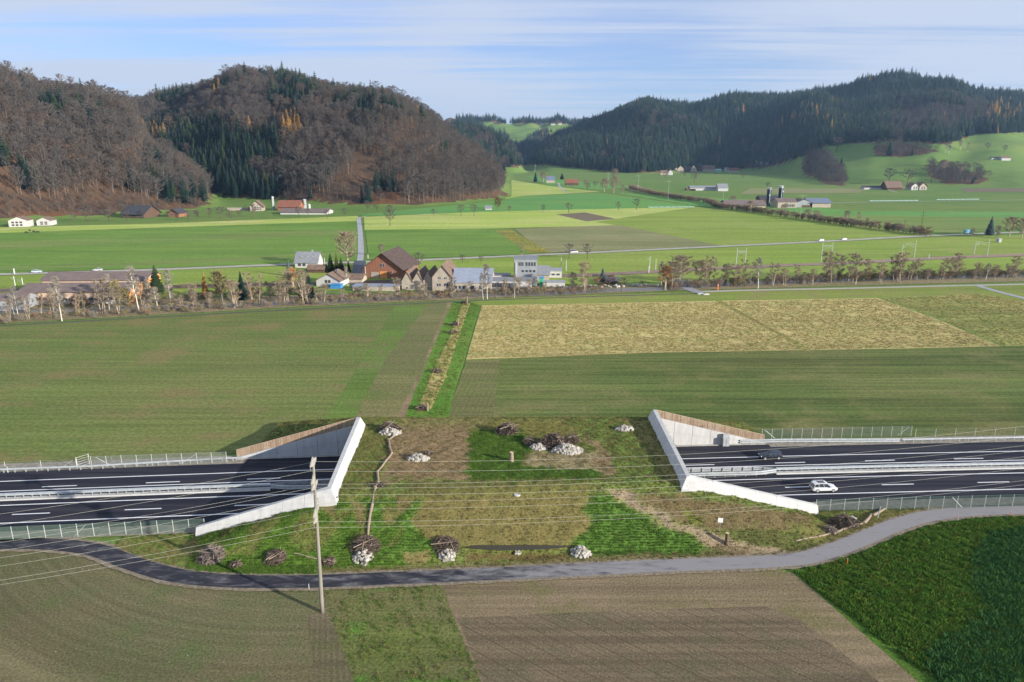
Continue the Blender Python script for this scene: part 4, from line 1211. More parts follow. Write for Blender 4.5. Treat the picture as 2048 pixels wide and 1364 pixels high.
brush_pile(422, 1116, 4.3, 3.2, 1.7, 620, "tall grey brush heap nearest the west path bend", mat=M_brushg)
brush_pile(551, 1118, 3.5, 2.4, 1.2, 380, "grey-brown brush heap between the tallest one and the pole")
brush_pile(472, 1131, 1.7, 1.1, .6, 120, "tiny root clump between the two western brush heaps", rad=.05)
brush_pile(659, 1126, 1.8, 1.3, .7, 130, "small root clump beside the tall pole", rad=.05)
brush_pile(732, 1096, 4.8, 3.4, 1.6, 720, "wide brush heap at the lower end of the long log")
brush_pile(892, 1096, 4.6, 3.0, 1.5, 430, "pointed brush heap with upright sticks above the stones near the path")
brush_pile(1688, 1049, 5.6, 3.6, 1.7, 620, "long brush heap just below the eastern fence")
brush_pile(1662, 1064, 2.0, 1.6, 1.1, 200, "small grey root clump below the long eastern brush heap", mat=M_brushg)
brush_pile(757, 972, 2.6, 1.5, .6, 170, "tangle of roots where two logs of the line meet", rad=.05)
flatz = lambda a_, b_: 0.1
for px, py, w, lab in [(931,607,4.5,"root heap at the far end of the straw strip"),(911,651,4.0,"root heap beside the slim trunk in the straw strip"),(907,667,3.8,"root heap just nearer than the one with the slim trunk"),(873,745,3.4,"root heap halfway down the straw strip"),(844,819,3.2,"root heap at the near end of the straw strip")]:
    x, y = G(px, py)
    brush_pile(px, py, w, w * .55, w * .34, 200, lab, pos=(x, y, .1), zf=flatz, rad=.07, ln=(.8, 1.8))

# ------------------------------------------------------------------ concrete pole and power lines
M_pole = plain("pole_concrete", (0.215, 0.195, 0.165), 0.9, 0.14, 1.2, streak=(2, 2, .2))
M_arm = plain('arm_concrete', (0.33, 0.31, 0.27), .9, .1, 2)
def lerp_line_pole(x, y, label, ang, lean=0.0, H_=22.0):
    o = thing("power_pole", label, "power pole", (x, y, 0), ang)
    n = 14; k = 10
    mb = MB(); mb.loft([[((.29 - .13 * s) * math.cos(6.283 * j / n) + lean * s, (.29 - .13 * s) * math.sin(6.283 * j / n), H_ * s) for j in range(n)] for s in [i / k for i in range(k + 1)]]); mb.build("shaft", M_pole, o, smooth=True)
    tips = []
    arms = [(21.7, .95, 1), (20.5, -1.05, -1), (18.3, 1.05, 1), (17.7, -.9, -1), (16.9, -1.3, -1), (15.9, .95, 1), (15.3, .95, 1), (13.7, -.9, -1), (13.1, -1.0, -1)]
    hs = [(21.7, .5), (20.4, -.9), (18.5, .9), (18.1, -.6), (17.2, -1.0), (16.1, .9), (15.4, .5), (13.7, -.7), (13.0, -.9)]
    for i, (z, sgn) in enumerate(hs):
        yy_ = (1.7 if sgn > 0 else -1.7)
        row_ = (924, 943, 969, 977, 990, 1006, 1019, 1044, 1056)[i]
        z = CAMH + (y + yy_) * math.tan(el(row_)) + .6
        xx_ = lean * z / H_
        mb = MB()
        mb.add([(xx_ - .09, 0, z + .60), (xx_ + .09, 0, z + .60), (xx_ + .09, 0, z - .65), (xx_ - .09, 0, z - .65), (xx_ - .06, yy_, z + .12), (xx_ + .06, yy_, z + .12), (xx_ + .06, yy_, z - .06), (xx_ - .06, yy_, z - .06)],
               [(0, 1, 5, 4), (1, 2, 6, 5), (2, 3, 7, 6), (3, 0, 4, 7), (4, 5, 6, 7), (3, 2, 1, 0)])
        arm = mb.build("crossarm", M_arm, o)
        mb = MB()
        for q_ in range(4): mb.tube((xx_, yy_, z - .1 - q_ * .12), (xx_, yy_, z - .16 - q_ * .12), .08, .05, n=8)
        mb.tube((xx_, yy_, z - .05), (xx_, yy_, z - .6), .02, n=5)
        mb.build("insulator", plain("insulator_glaze", (0.25, 0.22, 0.2), .3) if 'insulator_glaze' not in bpy.data.materials else bpy.data.materials['insulator_glaze'], arm)
        tips.append(o.matrix_basis @ Vector((xx_, yy_, z - .6)) if False else Matrix.Translation((x, y, 0)) @ Matrix.Rotation(ang, 4, 'Z') @ Vector((xx_, yy_, z - .55)))
    return tips
t0 = lerp_line_pole(-25.5, 82.7, "tall concrete power pole with stepped short arms beside the path", R(4), lean=.35)
def far_tips(dx, dy, dz): return [p + Vector((dx, dy, dz)) for p in t0]
tR = far_tips(118, 14, 1.6); tL = far_tips(-98, -24, -1.0)
M_line_wire = plain("aluminium_wire", (0.62, 0.60, 0.52), 0.4, 0.05, 1.0, metal=0.2)
pos_words = ["topmost", "second from the top", "third from the top", "fourth from the top", "middle", "fourth from the bottom", "third from the bottom", "second lowest", "lowest"]
for i in range(9):
    for tips, sag, side in ((tR, 2.3, "east"), (tL, 2.6, "west")):
        a_, b_ = t0[i], tips[i]
        mb = MB(); n = 26; prev = None
        for k in range(n + 1):
            s = k / n; p = a_.lerp(b_, s); p.z -= 4 * sag * s * (1 - s) * (1 + 0.07 * math.sin(i * 2.1))
            if prev is not None: mb.tube(prev, p, 0.0105, n=4, cap=False)
            prev = p
        tag(mb.build("power_line", M_line_wire), "%s power line running %s from the tall concrete pole" % (pos_words[i], side), "power line", "power lines from the concrete pole")

# ------------------------------------------------------------------ vehicles
M_glass = plain("car_glass", (0.03, 0.035, 0.045), 0.08, 0.05, 1.0, spec=0.8)
M_tyre = plain("tyre_rubber", (0.025, 0.025, 0.025), 0.9)
M_rim = plain("alloy_rim", (0.62, 0.62, 0.63), 0.35, 0.05, metal=0.6)
M_lamp = plain("lamp_lens", (0.75, 0.78, 0.8), 0.15)
M_lampr = plain("rear_lens", (0.35, 0.03, 0.03), 0.2)
M_black = plain("black_plastic", (0.03, 0.03, 0.032), 0.6)
def make_car(name, label, paintcol, loc, rz, L_=4.55, W=1.86, H_=1.66, roofrails=False, sunroof=False, sedan=False, detail=True, group=None):
    o = thing(name, label, "car", loc, rz, group)
    pm = plain("car_paint", paintcol, 0.25, 0.03, 1.0, spec=0.6)
    hw = W / 2
    # lower body sections along x (front = +x): x, half width, z bottom, z shoulder
    S = [(-.50, .80, .45, .78), (-.485, .90, .30, .95), (-.42, .985, .22, 1.02), (-.25, 1.0, .20, 1.0), (0, 1.0, .20, .98), (.2, 1.0, .20, .97), (.30, .99, .20, .95), (.40, .95, .21, .84), (.475, .84, .26, .72), (.50, .70, .38, .62)]
    if sedan: S = [(a, b_, c, d * .92) for a, b_, c, d in S]
    rings = []
    for a, k, zb_, zt_ in S:
        x = a * L_; w = hw * k
        rings.append([(x, -w * .9, zb_), (x, -w, zb_ + .18), (x, -w, zt_ - .22), (x, -w * .93, zt_), (x, w * .93, zt_), (x, w, zt_ - .22), (x, w, zb_ + .18), (x, w * .9, zb_)])
    mb = MB(); mb.loft(rings); mb.build("body", pm, o, smooth=False)
    # glass house
    zt = H_ - .05
    if sedan: prof = [(-.42, .93), (-.28, zt - .06), (-.05, zt), (.08, zt - .03), (.24, .93)]
    else: prof = [(-.485, .98), (-.43, zt - .10), (-.15, zt), (.05, zt - .04), (.25, .95)]
    rings = []
    for a, z in prof:
        x = a * L_; lo = .92
        k = 1 - .30 * max(0, (z - .93)) / max(.1, (zt - .93)) * .75
        rings.append([(x, -hw * .92, lo), (x, -hw * k * .95, z), (x, hw * k * .95, z), (x, hw * .92, lo)])
    mb = MB(); mb.loft(rings); mb.build("window", M_glass, o)
    # roof skin
    mb = MB(); rings = []
    for a, z in ([(-.445, zt - .09), (-.40, zt - .03), (-.15, zt + .035), (.05, zt), (.085, zt - .05)] if not sedan else [(-.29, zt - .04), (-.2, zt + .02), (-.05, zt + .035), (.06, zt + .01), (.095, zt - .04)]):
        x = a * L_; k = .735
        rings.append([(x, -hw * k, z - .05), (x, -hw * k * .94, z + .01), (x, hw * k * .94, z + .01), (x, hw * k, z - .05)])
    mb.loft(rings); rf = mb.build("roof", pm, o)
    if sunroof:
        mb = MB(); mb.box((-.12 * L_, 0, zt + .048), (.26 * L_, hw * 1.1, .02)); mb.build("sunroof", M_glass, rf)
    if roofrails:
        for s in (-1, 1):
            mb = MB(); mb.tube((-.38 * L_, s * hw * .70, zt + .10), (.04 * L_, s * hw * .70, zt + .10), .025, n=5); mb.build("roof_rail", M_galv, rf)
    # pillars
    for s in (-1, 1):
        mb = MB()
        for a0_, z0_, a1_, z1_ in ((.25, .95, .07, zt - .04), (-.06, .95, -.08, zt - .01), (-.27, .97, -.27, zt - .03), (-.46, .99, -.40, zt - .08)):
            mb.tube((a0_ * L_, s * hw * .945, z0_), (a1_ * L_, s * hw * .745, z1_), .045, n=5)
        mb.build("pillar", pm, o)
    # wheels
    for fx in (-.31, .31):
        for s in (-1, 1):
            w = MB(); c_ = (fx * L_, s * (hw - .10), .34)
            w.tube((c_[0], c_[1] - .12, c_[2]), (c_[0], c_[1] + .12, c_[2]), .34, n=16); wo = w.build("wheel", M_tyre, o)
            w = MB(); w.tube((c_[0], c_[1] + s * .10, c_[2]), (c_[0], c_[1] + s * .135, c_[2]), .23, .20, n=12); w.build("rim", M_rim, wo)
    if detail:
        for s in (-1, 1):
            mb = MB(); mb.box((.462 * L_, s * hw * .70, .70), (.16, .30, .13), rz=-s * .35); mb.build("headlight", M_lamp, o)
            mb = MB(); mb.box((-.482 * L_, s * hw * .76, .86), (.12, .28, .17), rz=s * .2); mb.build("tail_light", M_lampr, o)
            mb = MB(); mb.box((.17 * L_, s * (hw + .08), 1.02), (.14, .16, .12)); mb.build("mirror", pm, o)
            mb = MB(); mb.box((0, s * (hw + .005), .30), (.42 * L_, .03, .10)); mb.build("sill", M_black, o)
        mb = MB(); mb.box((.492 * L_, 0, .50), (.06, .95, .20)); mb.build("grille", M_black, o)
        mb = MB(); mb.box((-.497 * L_, 0, .55), (.05, 1.1, .16)); mb.build("bumper", M_black, o)
        mb = MB(); mb.box((-.504 * L_, 0, .74), (.03, .5, .11)); mb.build("number_plate", M_conc, o)
    return o
def road_place(px, py):
    x, y = G(px, py, .18); return (x, y, .18)
wx, wy, wz = road_place(1650, 985)
make_car("estate_car", "white estate car with dark sunroof driving on the near carriageway", (0.62, 0.625, 0.63), (wx, wy + .9, .18), math.atan(cv(wx + 1) - cv(wx)), roofrails=True, sunroof=True, L_=4.7)
dx_, dy_, _ = road_place(1543, 920)
make_car("estate_car", "black car driving on the far carriageway towards the bridge", (0.012, 0.016, 0.024), (dx_, dy_ + .9, .18), math.pi + math.atan(.066), L_=4.5, H_=1.58)
MAIN = gl((-600,566),(0,549),(300,540),(590,528.5),(800,522),(1000,513.5),(1200,504.5),(1440,493),(1640,483.5),(1830,473),(1940,468.5),(2100,463))
MX = np.array([p[0] for p in MAIN]); MY = np.array([p[1] for p in MAIN])
def main_at(px, lane=1.4):
    xx = np.linspace(MX[0], MX[-1], 4000); yy = np.interp(xx, MX, MY)
    pp, _ = PJ(xx, yy, 0.2); i = int(np.argmin(abs(pp - px)))
    return (float(xx[i]), float(yy[i]) + lane, .2), math.atan2(yy[i + 5] - yy[i - 5], xx[i + 5] - xx[i - 5])
for px, lab, col_, ang, sed, ln_ in [(70, "small pale blue car on the valley road near the western edge", (0.45,0.55,0.62), 0, False, 1.4), (192, "white saloon on the valley road behind the brown hall", (0.5,0.5,0.5), math.pi, True, 1.4),
    (1643, "white estate car leading on the valley road by the rail masts", (0.5,0.5,0.5), math.pi, False, 1.4), (1689, "white saloon following the other white car on the valley road", (0.5,0.5,0.5), math.pi, True, 1.4),
    (1147, "white van passing between two bare trees on the valley road", (0.5,0.5,0.5), 0, False, 1.4)]:
    p, a_ = main_at(px, ln_)
    make_car("passing_car", lab, col_, p, a_ + ang, L_=4.6 if px != 1147 else 5.6, H_=1.5 if px != 1147 else 2.2, sedan=sed, detail=False)
# ------------------------------------------------------------------ vegetation meshes
def tree_arrays(rr, H, spread, crown0, nl, ns, nt, twl, tww, up=0.55, trunk_r=0.02, droop=0.0, sides=4, narrow=1.0, multi=1):
    """bare tree as (wood vertices, wood quads), (twig vertices, twig triangles)"""
    WV, WF, TV, TF = [], [], [], []
    def limb(p0, p1, r0, r1, n=sides):
        d = p1 - p0
        if d.length < 1e-5: return
        d.normalize(); u = d.orthogonal().normalized(); w = d.cross(u)
        b0 = len(WV)
        for p, r_ in ((p0, r0), (p1, r1)):
            for k in range(n):
                a = 6.2832 * k / n; WV.append(tuple(p + u * r_ * math.cos(a) + w * r_ * math.sin(a)))
        for k in range(n): WF.append((b0 + k, b0 + (k + 1) % n, b0 + n + (k + 1) % n, b0 + n + k))
    def twig(p, d, l_, w_):
        s = d.cross(Vector((rr.uniform(-1, 1), rr.uniform(-1, 1), rr.uniform(-1, 1))))
        if s.length < 1e-4: return
        s = s.normalized() * w_ / 2
        b0 = len(TV); TV.extend([tuple(p - s), tuple(p + s), tuple(p + d * l_)]); TF.append((b0, b0 + 1, b0 + 2))
    for mt in range(multi):
        base = Vector((rr.uniform(-.06, .06) * H, rr.uniform(-.06, .06) * H, 0)) if multi > 1 else Vector((0, 0, 0))
        lean = Vector((rr.uniform(-.07, .07), rr.uniform(-.07, .07), 0)) * (1.8 if multi > 1 else 1)
        K = 6; tr = H * trunk_r
        P = [base + Vector((lean.x * H * (k / K) + rr.uniform(-.006, .006) * H, lean.y * H * (k / K) + rr.uniform(-.006, .006) * H, H * .94 * k / K)) for k in range(K + 1)]
        for k in range(K): limb(P[k], P[k + 1], tr * (1 - .8 * k / K), tr * (1 - .8 * (k + 1) / K), sides + 1)
        def trunk_at(s):
            f = s * K; i = min(K - 1, int(f)); return P[i].lerp(P[i + 1], f - i)
        for i in range(nl // multi):
            s = crown0 + (1 - crown0) * ((i + rr.random()) / (nl // multi)) * .97
            p = trunk_at(s)
            az = i * 2.4 + rr.uniform(-.5, .5)
            env = math.sin(math.pi * min(1, ((s - crown0) / (1 - crown0)) * .8 + .22)) ** .7
            l_ = spread * H * env * rr.uniform(.75, 1.1) * narrow
            upa = up + (1 - up) * s * .5 + rr.uniform(-.12, .12)
            d = Vector((math.cos(az) * math.cos(upa), math.sin(az) * math.cos(upa), math.sin(upa)))
            q_ = p + d * l_
            r0 = tr * (1 - .75 * s) * .6
            mid = p.lerp(q_, .5) + Vector((0, 0, -droop * l_ * .2 + rr.uniform(-.03, .06) * l_))
            limb(p, mid, r0, r0 * .6, 3); limb(mid, q_, r0 * .6, r0 * .18, 3)
            for j in range(ns):
                u_ = .22 + .78 * (j + rr.random()) / ns
                pp = p.lerp(mid, u_ * 2) if u_ < .5 else mid.lerp(q_, u_ * 2 - 1)
                dd = (d + Vector((rr.uniform(-1, 1), rr.uniform(-1, 1), rr.uniform(-.3, 1.0) - droop)) * .85).normalized()
                l2 = l_ * rr.uniform(.25, .5) * (1.15 - u_ * .4)
                e_ = pp + dd * l2
                if H > 8 or True: limb(pp, e_, r0 * .32, r0 * .10, 3)
                for _ in range(nt):
                    v_ = rr.random()
                    d3 = (dd * .8 + Vector((rr.uniform(-1, 1), rr.uniform(-1, 1), rr.uniform(-.5, 1.0) - droop * 1.5))).normalized()
                    twig(pp.lerp(e_, .15 + .85 * v_), d3, twl * H * rr.uniform(.6, 1.3), tww * H)
    return np.array(WV), np.array(WF), np.array(TV), np.array(TF)
def conifer_arrays(rr, H, rad, rows, per, seg=True, gap=0.10, lw=.42, up0=0.0):
    WV, WF, TV, TF = [], [], [], []
    n = 5
    for s, r_ in ((0, .016 * H), (1, .002 * H)):
        for k in range(n): WV.append((r_ * math.cos(6.283 * k / n), r_ * math.sin(6.283 * k / n), s * H))
    WF = [(k, (k + 1) % n, n + (k + 1) % n, n + k) for k in range(n)] 
    for i in range(rows):
        s = gap + (1 - gap) * i / rows
        z = H * s
        rr_ = rad * H * (1 - s) ** .85 * (1.0 if s > gap + .05 else .8) + .012 * H
        cnt = max(4, int(per * (1 - s * .55)))
        for k in range(cnt):
            a = 6.283 * k / cnt + i * 1.1 + rr.uniform(-.25, .25)
            l_ = rr_ * rr.uniform(.72, 1.15)
            dz = -.34 * l_ + rr.uniform(-.08, .08) * l_ + up0 * l_
            cx_, sx_ = math.cos(a), math.sin(a)
            w_ = l_ * lw * rr.uniform(.8, 1.2)
            b0 = len(TV)
            th = .09 * l_ + .012 * H
            TV.extend([(0, 0, z + .02 * H), (cx_ * l_ * .55 - sx_ * w_, sx_ * l_ * .55 + cx_ * w_, z + dz * .55 - th), (cx_ * l_, sx_ * l_, z + dz),
                       (cx_ * l_ * .55 + sx_ * w_, sx_ * l_ * .55 - cx_ * w_, z + dz * .55 - th), (cx_ * l_ * .5, sx_ * l_ * .5, z + dz * .45 + th * .6)])
            TF.extend([(b0, b0 + 1, b0 + 4), (b0 + 1, b0 + 2, b0 + 4), (b0 + 2, b0 + 3, b0 + 4), (b0 + 3, b0, b0 + 4)])
    return np.array(WV), np.array(WF), np.array(TV), np.array(TF)
def crown_mat(name, c, var=.35, rough_=.9, trans=0.0, hue=None):
    m, t, b = newmat(name, rough_, .1)
    tc = N(t, 'ShaderNodeTexCoord').outputs['Object']
    oi = N(t, 'ShaderNodeObjectInfo')
    n = noise(t, tc, 0.5, 4, .6)
    col = mixn(t, rng(t, n, .35, .65), tuple(x * (1 - var) for x in c), tuple(x * (1 + var) for x in c))
    col2 = mixn(t, oi.outputs['Random'], tuple(x * k for x, k in zip(c, (.62, .68, .72))), tuple(x * k for x, k in zip(c, (1.35, 1.25, 1.15))))
    L(t, mixn(t, .55, col, col2), b.inputs['Base Color'])
    return m
M_twig = crown_mat("bare_twigs", (0.098, 0.085, 0.076))
M_twiggrey = crown_mat("grey_twigs", (0.112, 0.102, 0.094))
M_twigred = crown_mat("reddish_twigs", (0.112, 0.082, 0.066))
M_twigyel = crown_mat("yellow_green_twigs", (0.27, 0.23, 0.10))
M_twigb = crown_mat('pale_twigs', (0.270, 0.215, 0.155))
M_twigbr = crown_mat('pale_red_twigs', (0.265, 0.165, 0.115))
M_twigbg = crown_mat('pale_grey_twigs', (0.28, 0.25, 0.21))
M_barkg = plain("grey_bark", (0.15, 0.13, 0.11), .9, .25, 2, objrand=.2)
M_twigor = crown_mat('orange_twigs', (0.40, 0.20, 0.08))
M_barkbeige = plain('beige_bark', (0.40, 0.33, 0.25), .9, .25, 2)
M_barkbirch = plain("birch_bark", (0.62, 0.58, 0.50), .8, .25, 1.5, streak=(1, 1, .4))
M_spruce = crown_mat("spruce_needles", (0.013, 0.034, 0.027), var=.35)
M_pine = crown_mat("pine_needles", (0.040, 0.068, 0.028), var=.35)
M_bluesp = crown_mat("blue_spruce_needles", (0.075, 0.115, 0.110), var=.25)
M_larch = crown_mat("orange_larch_needles", (0.42, 0.225, 0.055), var=.3)
M_cypress = crown_mat("golden_cypress", (0.105, 0.125, 0.022), var=.35)
M_beech = crown_mat("brown_beech_leaves", (0.24, 0.125, 0.055), var=.3)
M_ivy = crown_mat("evergreen_leaves", (0.045, 0.075, 0.028), var=.35)

def joined(name, arr, mw, mt_):
    WV, WF, TV, TF = arr
    V = np.concatenate([WV, TV]); 
    return npmesh(name, V, [WF, TF + len(WV)], [mw, mt_], mi=[0] * len(WF) + [1] * len(TF))
# far-wood prototypes (height 1 unit = scaled)
TR = random.Random(11)
def proto(name, me):
    return bpy.data.objects.new(name, me)
far_dec = [proto("bare_tree_source", joined("bare_tree_source", tree_arrays(TR, 1.0, .30, .30, 15, 6, 9, .075, .0068 * k, up=.6, trunk_r=.012), M_barkg, mm)) for k, mm in ((1, M_twig), (1.1, M_twig), (.9, M_twiggrey), (1, M_twiggrey), (1.1, M_twigred))]
far_con = [proto("conifer_source", joined("conifer_source", conifer_arrays(TR, 1.0, r_, 15, 9), M_barkg, M_spruce)) for r_ in (.17, .20, .15, .18)]
far_con.append(proto("conifer_source", joined("conifer_source", conifer_arrays(TR, 1.0, .2, 13, 8, gap=.35), M_barkg, M_pine)))
far_lar = [proto("larch_source", joined("larch_source", conifer_arrays(TR, 1.0, .15, 16, 8, lw=.2), M_barkg, M_larch)) for _ in range(2)]
shrubs = [proto("shrub_source", joined("shrub_source", tree_arrays(TR, 1.0, .55, .08, 16, 5, 8, .16, .016, up=.75, trunk_r=.012, multi=4), M_barkg, mm)) for mm in (M_twigb, M_twigbr, M_twigbg, M_twigyel)]

def gn_scatter(name, label, cat, pts, scl, rot, idx, protos, sxy=None):
    """one stuff object whose points carry instances of the given sources"""
    me = bpy.data.meshes.new(name)
    me.vertices.add(len(pts)); me.vertices.foreach_set('co', np.asarray(pts, np.float32).ravel())
    for nm, tp, arr in (('scl', 'FLOAT', scl), ('rot', 'FLOAT', rot), ('idx', 'INT', idx), ('sxy', 'FLOAT', sxy if sxy is not None else np.ones(len(pts)))):
        a = me.attributes.new(nm, tp, 'POINT'); a.data.foreach_set('value', np.asarray(arr, np.int32 if tp == 'INT' else np.float32))
    o = link(name, me, kind='stuff')
    tag(o, label, cat)
    ng = bpy.data.node_groups.new(name + "_nodes", 'GeometryNodeTree')
    ng.interface.new_socket('Geometry', in_out='INPUT', socket_type='NodeSocketGeometry')
    ng.interface.new_socket('Geometry', in_out='OUTPUT', socket_type='NodeSocketGeometry')
    gi = ng.nodes.new('NodeGroupInput'); go = ng.nodes.new('NodeGroupOutput')
    jn = ng.nodes.new('GeometryNodeJoinGeometry')
    for p in reversed(protos):
        oi = ng.nodes.new('GeometryNodeObjectInfo'); oi.inputs['Object'].default_value = p
        oi.inputs['As Instance'].default_value = True
        ng.links.new(oi.outputs['Geometry'], jn.inputs[0])
    iop = ng.nodes.new('GeometryNodeInstanceOnPoints')
    ng.links.new(gi.outputs[0], iop.inputs['Points'])
    ng.links.new(jn.outputs[0], iop.inputs['Instance'])
    iop.inputs['Pick Instance'].default_value = True
    def attr(nm, tp):
        a = ng.nodes.new('GeometryNodeInputNamedAttribute'); a.data_type = tp; a.inputs['Name'].default_value = nm
        return a.outputs[0]
    ng.links.new(attr('idx', 'INT'), iop.inputs['Instance Index'])
    cx_ = ng.nodes.new('ShaderNodeCombineXYZ'); ng.links.new(attr('rot', 'FLOAT'), cx_.inputs[2])
    ng.links.new(cx_.outputs[0], iop.inputs['Rotation'])
    cs2 = ng.nodes.new('ShaderNodeCombineXYZ')
    mu = ng.nodes.new('ShaderNodeMath'); mu.operation = 'MULTIPLY'
    ng.links.new(attr('scl', 'FLOAT'), mu.inputs[0]); ng.links.new(attr('sxy', 'FLOAT'), mu.inputs[1])
    ng.links.new(mu.outputs[0], cs2.inputs[0]); ng.links.new(mu.outputs[0], cs2.inputs[1]); ng.links.new(attr('scl', 'FLOAT'), cs2.inputs[2])
    ng.links.new(cs2.outputs[0], iop.inputs['Scale'])
    ng.links.new(iop.outputs[0], go.inputs[0])
    mod = o.modifiers.new('scatter', 'NODES'); mod.node_group = ng
    return o

# ------------------------------------------------------------------ woods on the hills
fr = np.random.RandomState(21)
def cand(x0, x1, y0, y1, step):
    gx_ = np.arange(x0, x1, step); gy_ = np.arange(y0, y1, step)
    X_, Y_ = np.meshgrid(gx_, gy_)
    X_ = X_ + fr.uniform(-.48, .48, X_.shape) * step; Y_ = Y_ + fr.uniform(-.48, .48, Y_.shape) * step
    return X_.ravel(), Y_.ravel()
def sn(x, y, wl, seed):
    r_ = np.zeros_like(x); rs_ = np.random.RandomState(seed)
    for _ in range(7):
        a = rs_.uniform(0, 6.28); k = 6.283 / wl * rs_.uniform(.6, 1.9)
        r_ += np.sin(x * k * math.cos(a) + y * k * math.sin(a) + rs_.uniform(0, 6.28))
    return r_ / 2.6
allx, ally = [], []
for (x0, x1, y0, y1, st) in ((-1300, 60, 600, 1620, 7.2), (0, 520, 1500, 3300, 10.5), (300, 2600, 1100, 3050, 10.0), (-300, 1100, 2900, 4500, 14), (-800, 0, 1620, 2500, 12)):
    a, b_ = cand(x0, x1, y0, y1, st); allx.append(a); ally.append(b_)
FX, FY = np.concatenate(allx), np.concatenate(ally)
FH = T(FX, FY); _, FWH = hills(FX, FY)
ok, FPX, FPY = forest_mask(FX, FY, FH)
ok &= (FPX > -160) & (FPX < 2210)
ok &= ~((FY < 1100) & (FX > 300))
# leave out what lies well behind a crest
qv = FX / np.maximum(FY, 50)
for k, key in enumerate(HILLS):
    (Q_, D0_, D1_, Z1_), _, _ = HILLS[key]
    d1_ = np.interp(qv, Q_, D1_)
    ok &= ~((FWH == k + 1) & (FY > d1_ + 90))
FX, FY, FH, FPX, FPY, FWH = [a[ok] for a in (FX, FY, FH, FPX, FPY, FWH)]
# sightline test against the terrain
vis = np.ones(len(FX), bool)
for s in np.linspace(.35, .97, 22):
    vis &= (CAMH + (FH + 26 - CAMH) * s) > T(FX * s, FY * s) - 6
FX, FY, FH, FPX, FPY, FWH = [a[vis] for a in (FX, FY, FH, FPX, FPY, FWH)]
nz = sn(FX, FY, 130, 1); nz2 = sn(FX, FY, 45, 2)
pc = np.full(len(FX), .02)                                     # share of conifers
isA = FWH == 1; isB = FWH == 2; isC = FWH == 3; isD = (FWH == 4) | (FWH == 5)
HK = list(HILLS.keys()); isD = (FWH == HK.index('D') + 1); isE = (FWH == HK.index('E') + 1); isC = (FWH == HK.index('C') + 1)
def bump2(cx_, cy_, sx_, sy_): return np.exp(-((FPX - cx_) / sx_) ** 2 - ((FPY - cy_) / sy_) ** 2)
pA = .05 + .9 * bump2(140, 165, 45, 22) + .7 * bump2(100, 235, 30, 14) + .5 * bump2(220, 190, 25, 12) + .25 * bump2(250, 345, 25, 12)
pB = .05 + .95 * bump2(360, 285, 70, 40) + .9 * bump2(450, 330, 75, 60) + .9 * bump2(400, 370, 40, 40) + .8 * bump2(500, 300, 60, 30) + .95 * bump2(480, 380, 60, 24) + .7 * bump2(600, 170, 90, 28) + .85 * bump2(590, 215, 50, 26) \
     + .7 * bump2(340, 200, 40, 14) + .6 * bump2(730, 235, 22, 30) + .5 * bump2(780, 235, 14, 22) + .5 * bump2(640, 410, 60, 12) + .4 * bump2(890, 318, 16, 14) + .3 * bump2(960, 290, 14, 10) + .4 * bump2(810, 195, 30, 10)
pc = np.where(isA, pA, pc); pc = np.where(isB, pB, pc)
pD = 1.0 - .45 * bump2(1300, 255, 90, 40) - .3 * bump2(1230, 320, 60, 20) - .3 * bump2(1520, 320, 70, 22) - 1.0 * bump2(1860, 235, 65, 42) - .8 * bump2(1950, 225, 40, 22) - .5 * bump2(1790, 240, 30, 40) - .25 * bump2(1100, 300, 60, 30)
pc = np.where(isD, pD, pc); pc = np.where(isE, .72, pc); pc = np.where(isC, .85, pc)
kn = inpoly(FPX, FPY, KNOLL) | inpoly(FPX, FPY, SPINNEY) | inpoly(FPX, FPY, SPINNEY2)
pc = np.where(kn, .04, pc)
conifer = (np.where(isB, pc * .9, pc) + .24 * nz + .24 * nz2 + fr.uniform(-.12, .12, len(FX))) > .5
larchp = .9 * bump2(582, 265, 20, 24) + .9 * bump2(310, 280, 18, 12) + .55 * bump2(432, 200, 12, 45) + .6 * bump2(1999, 240, 26, 20) + .12 * bump2(1640, 235, 60, 25) + .2 * bump2(1480, 225, 12, 10) + .2 * bump2(1730, 165, 16, 8) + .004
larch = fr.uniform(0, 1, len(FX)) < larchp * .75
size = np.where(conifer, 25, 21) * (1 + fr.uniform(-.34, .26, len(FX)))
size = np.where(isC, size * 1.1, size)
size = np.where(isD & conifer, size * 1.12, size)
size = size * np.where(fr.uniform(0, 1, len(FX)) < .06, 1.28, 1.0)
size = np.where(kn, 15 * (1 + fr.uniform(-.3, .2, len(FX))), size)
# scrubby lower slopes and thin patches
scrub = (isA & (FPY > 395 + 10 * nz) & ~conifer) | (isB & ~conifer & (((FPX - 740) / 75.) ** 2 + ((FPY - 395) / 42.) ** 2 < 1 + .25 * nz)) | (isB & ~conifer & (FPY > 392) & (FPX < 700))
size = np.where(scrub, 8.0 * (1 + fr.uniform(-.4, .4, len(FX))), size)
thin = isB & ~conifer & (((FPX - 735) / 30.) ** 2 + ((FPY - 335) / 35.) ** 2 < 1)
keep = ~(thin & (fr.uniform(0, 1, len(FX)) < .7)) & ~(isA & (FPX < 45) & (FPY > 350) & (FPY < 385))
P3 = np.stack([FX, FY, FH - .3], 1)
def emit(name, label, cat, msk, protos, sxy=1.0, pick=None):
    n = int(msk.sum())
    idx = fr.randint(0, len(protos), n) if pick is None else pick[msk]
    gn_scatter(name, label, cat, P3[msk], size[msk], fr.uniform(0, 6.28, n), idx, protos, sxy=np.full(n, sxy) * (1 + fr.uniform(-.15, .2, n)))
pick = np.where(scrub, np.where(fr.uniform(0, 1, len(FX)) < .5, 4, 0), fr.randint(0, 5, len(FX)))
wv = nz2 * .6 + nz * .5 + fr.uniform(-.5, .5, len(FX))
pick = np.where(scrub, pick, np.where(wv > .45, 2 + (wv > .8), np.where(wv < -.75, 4, fr.randint(0, 2, len(FX)))))
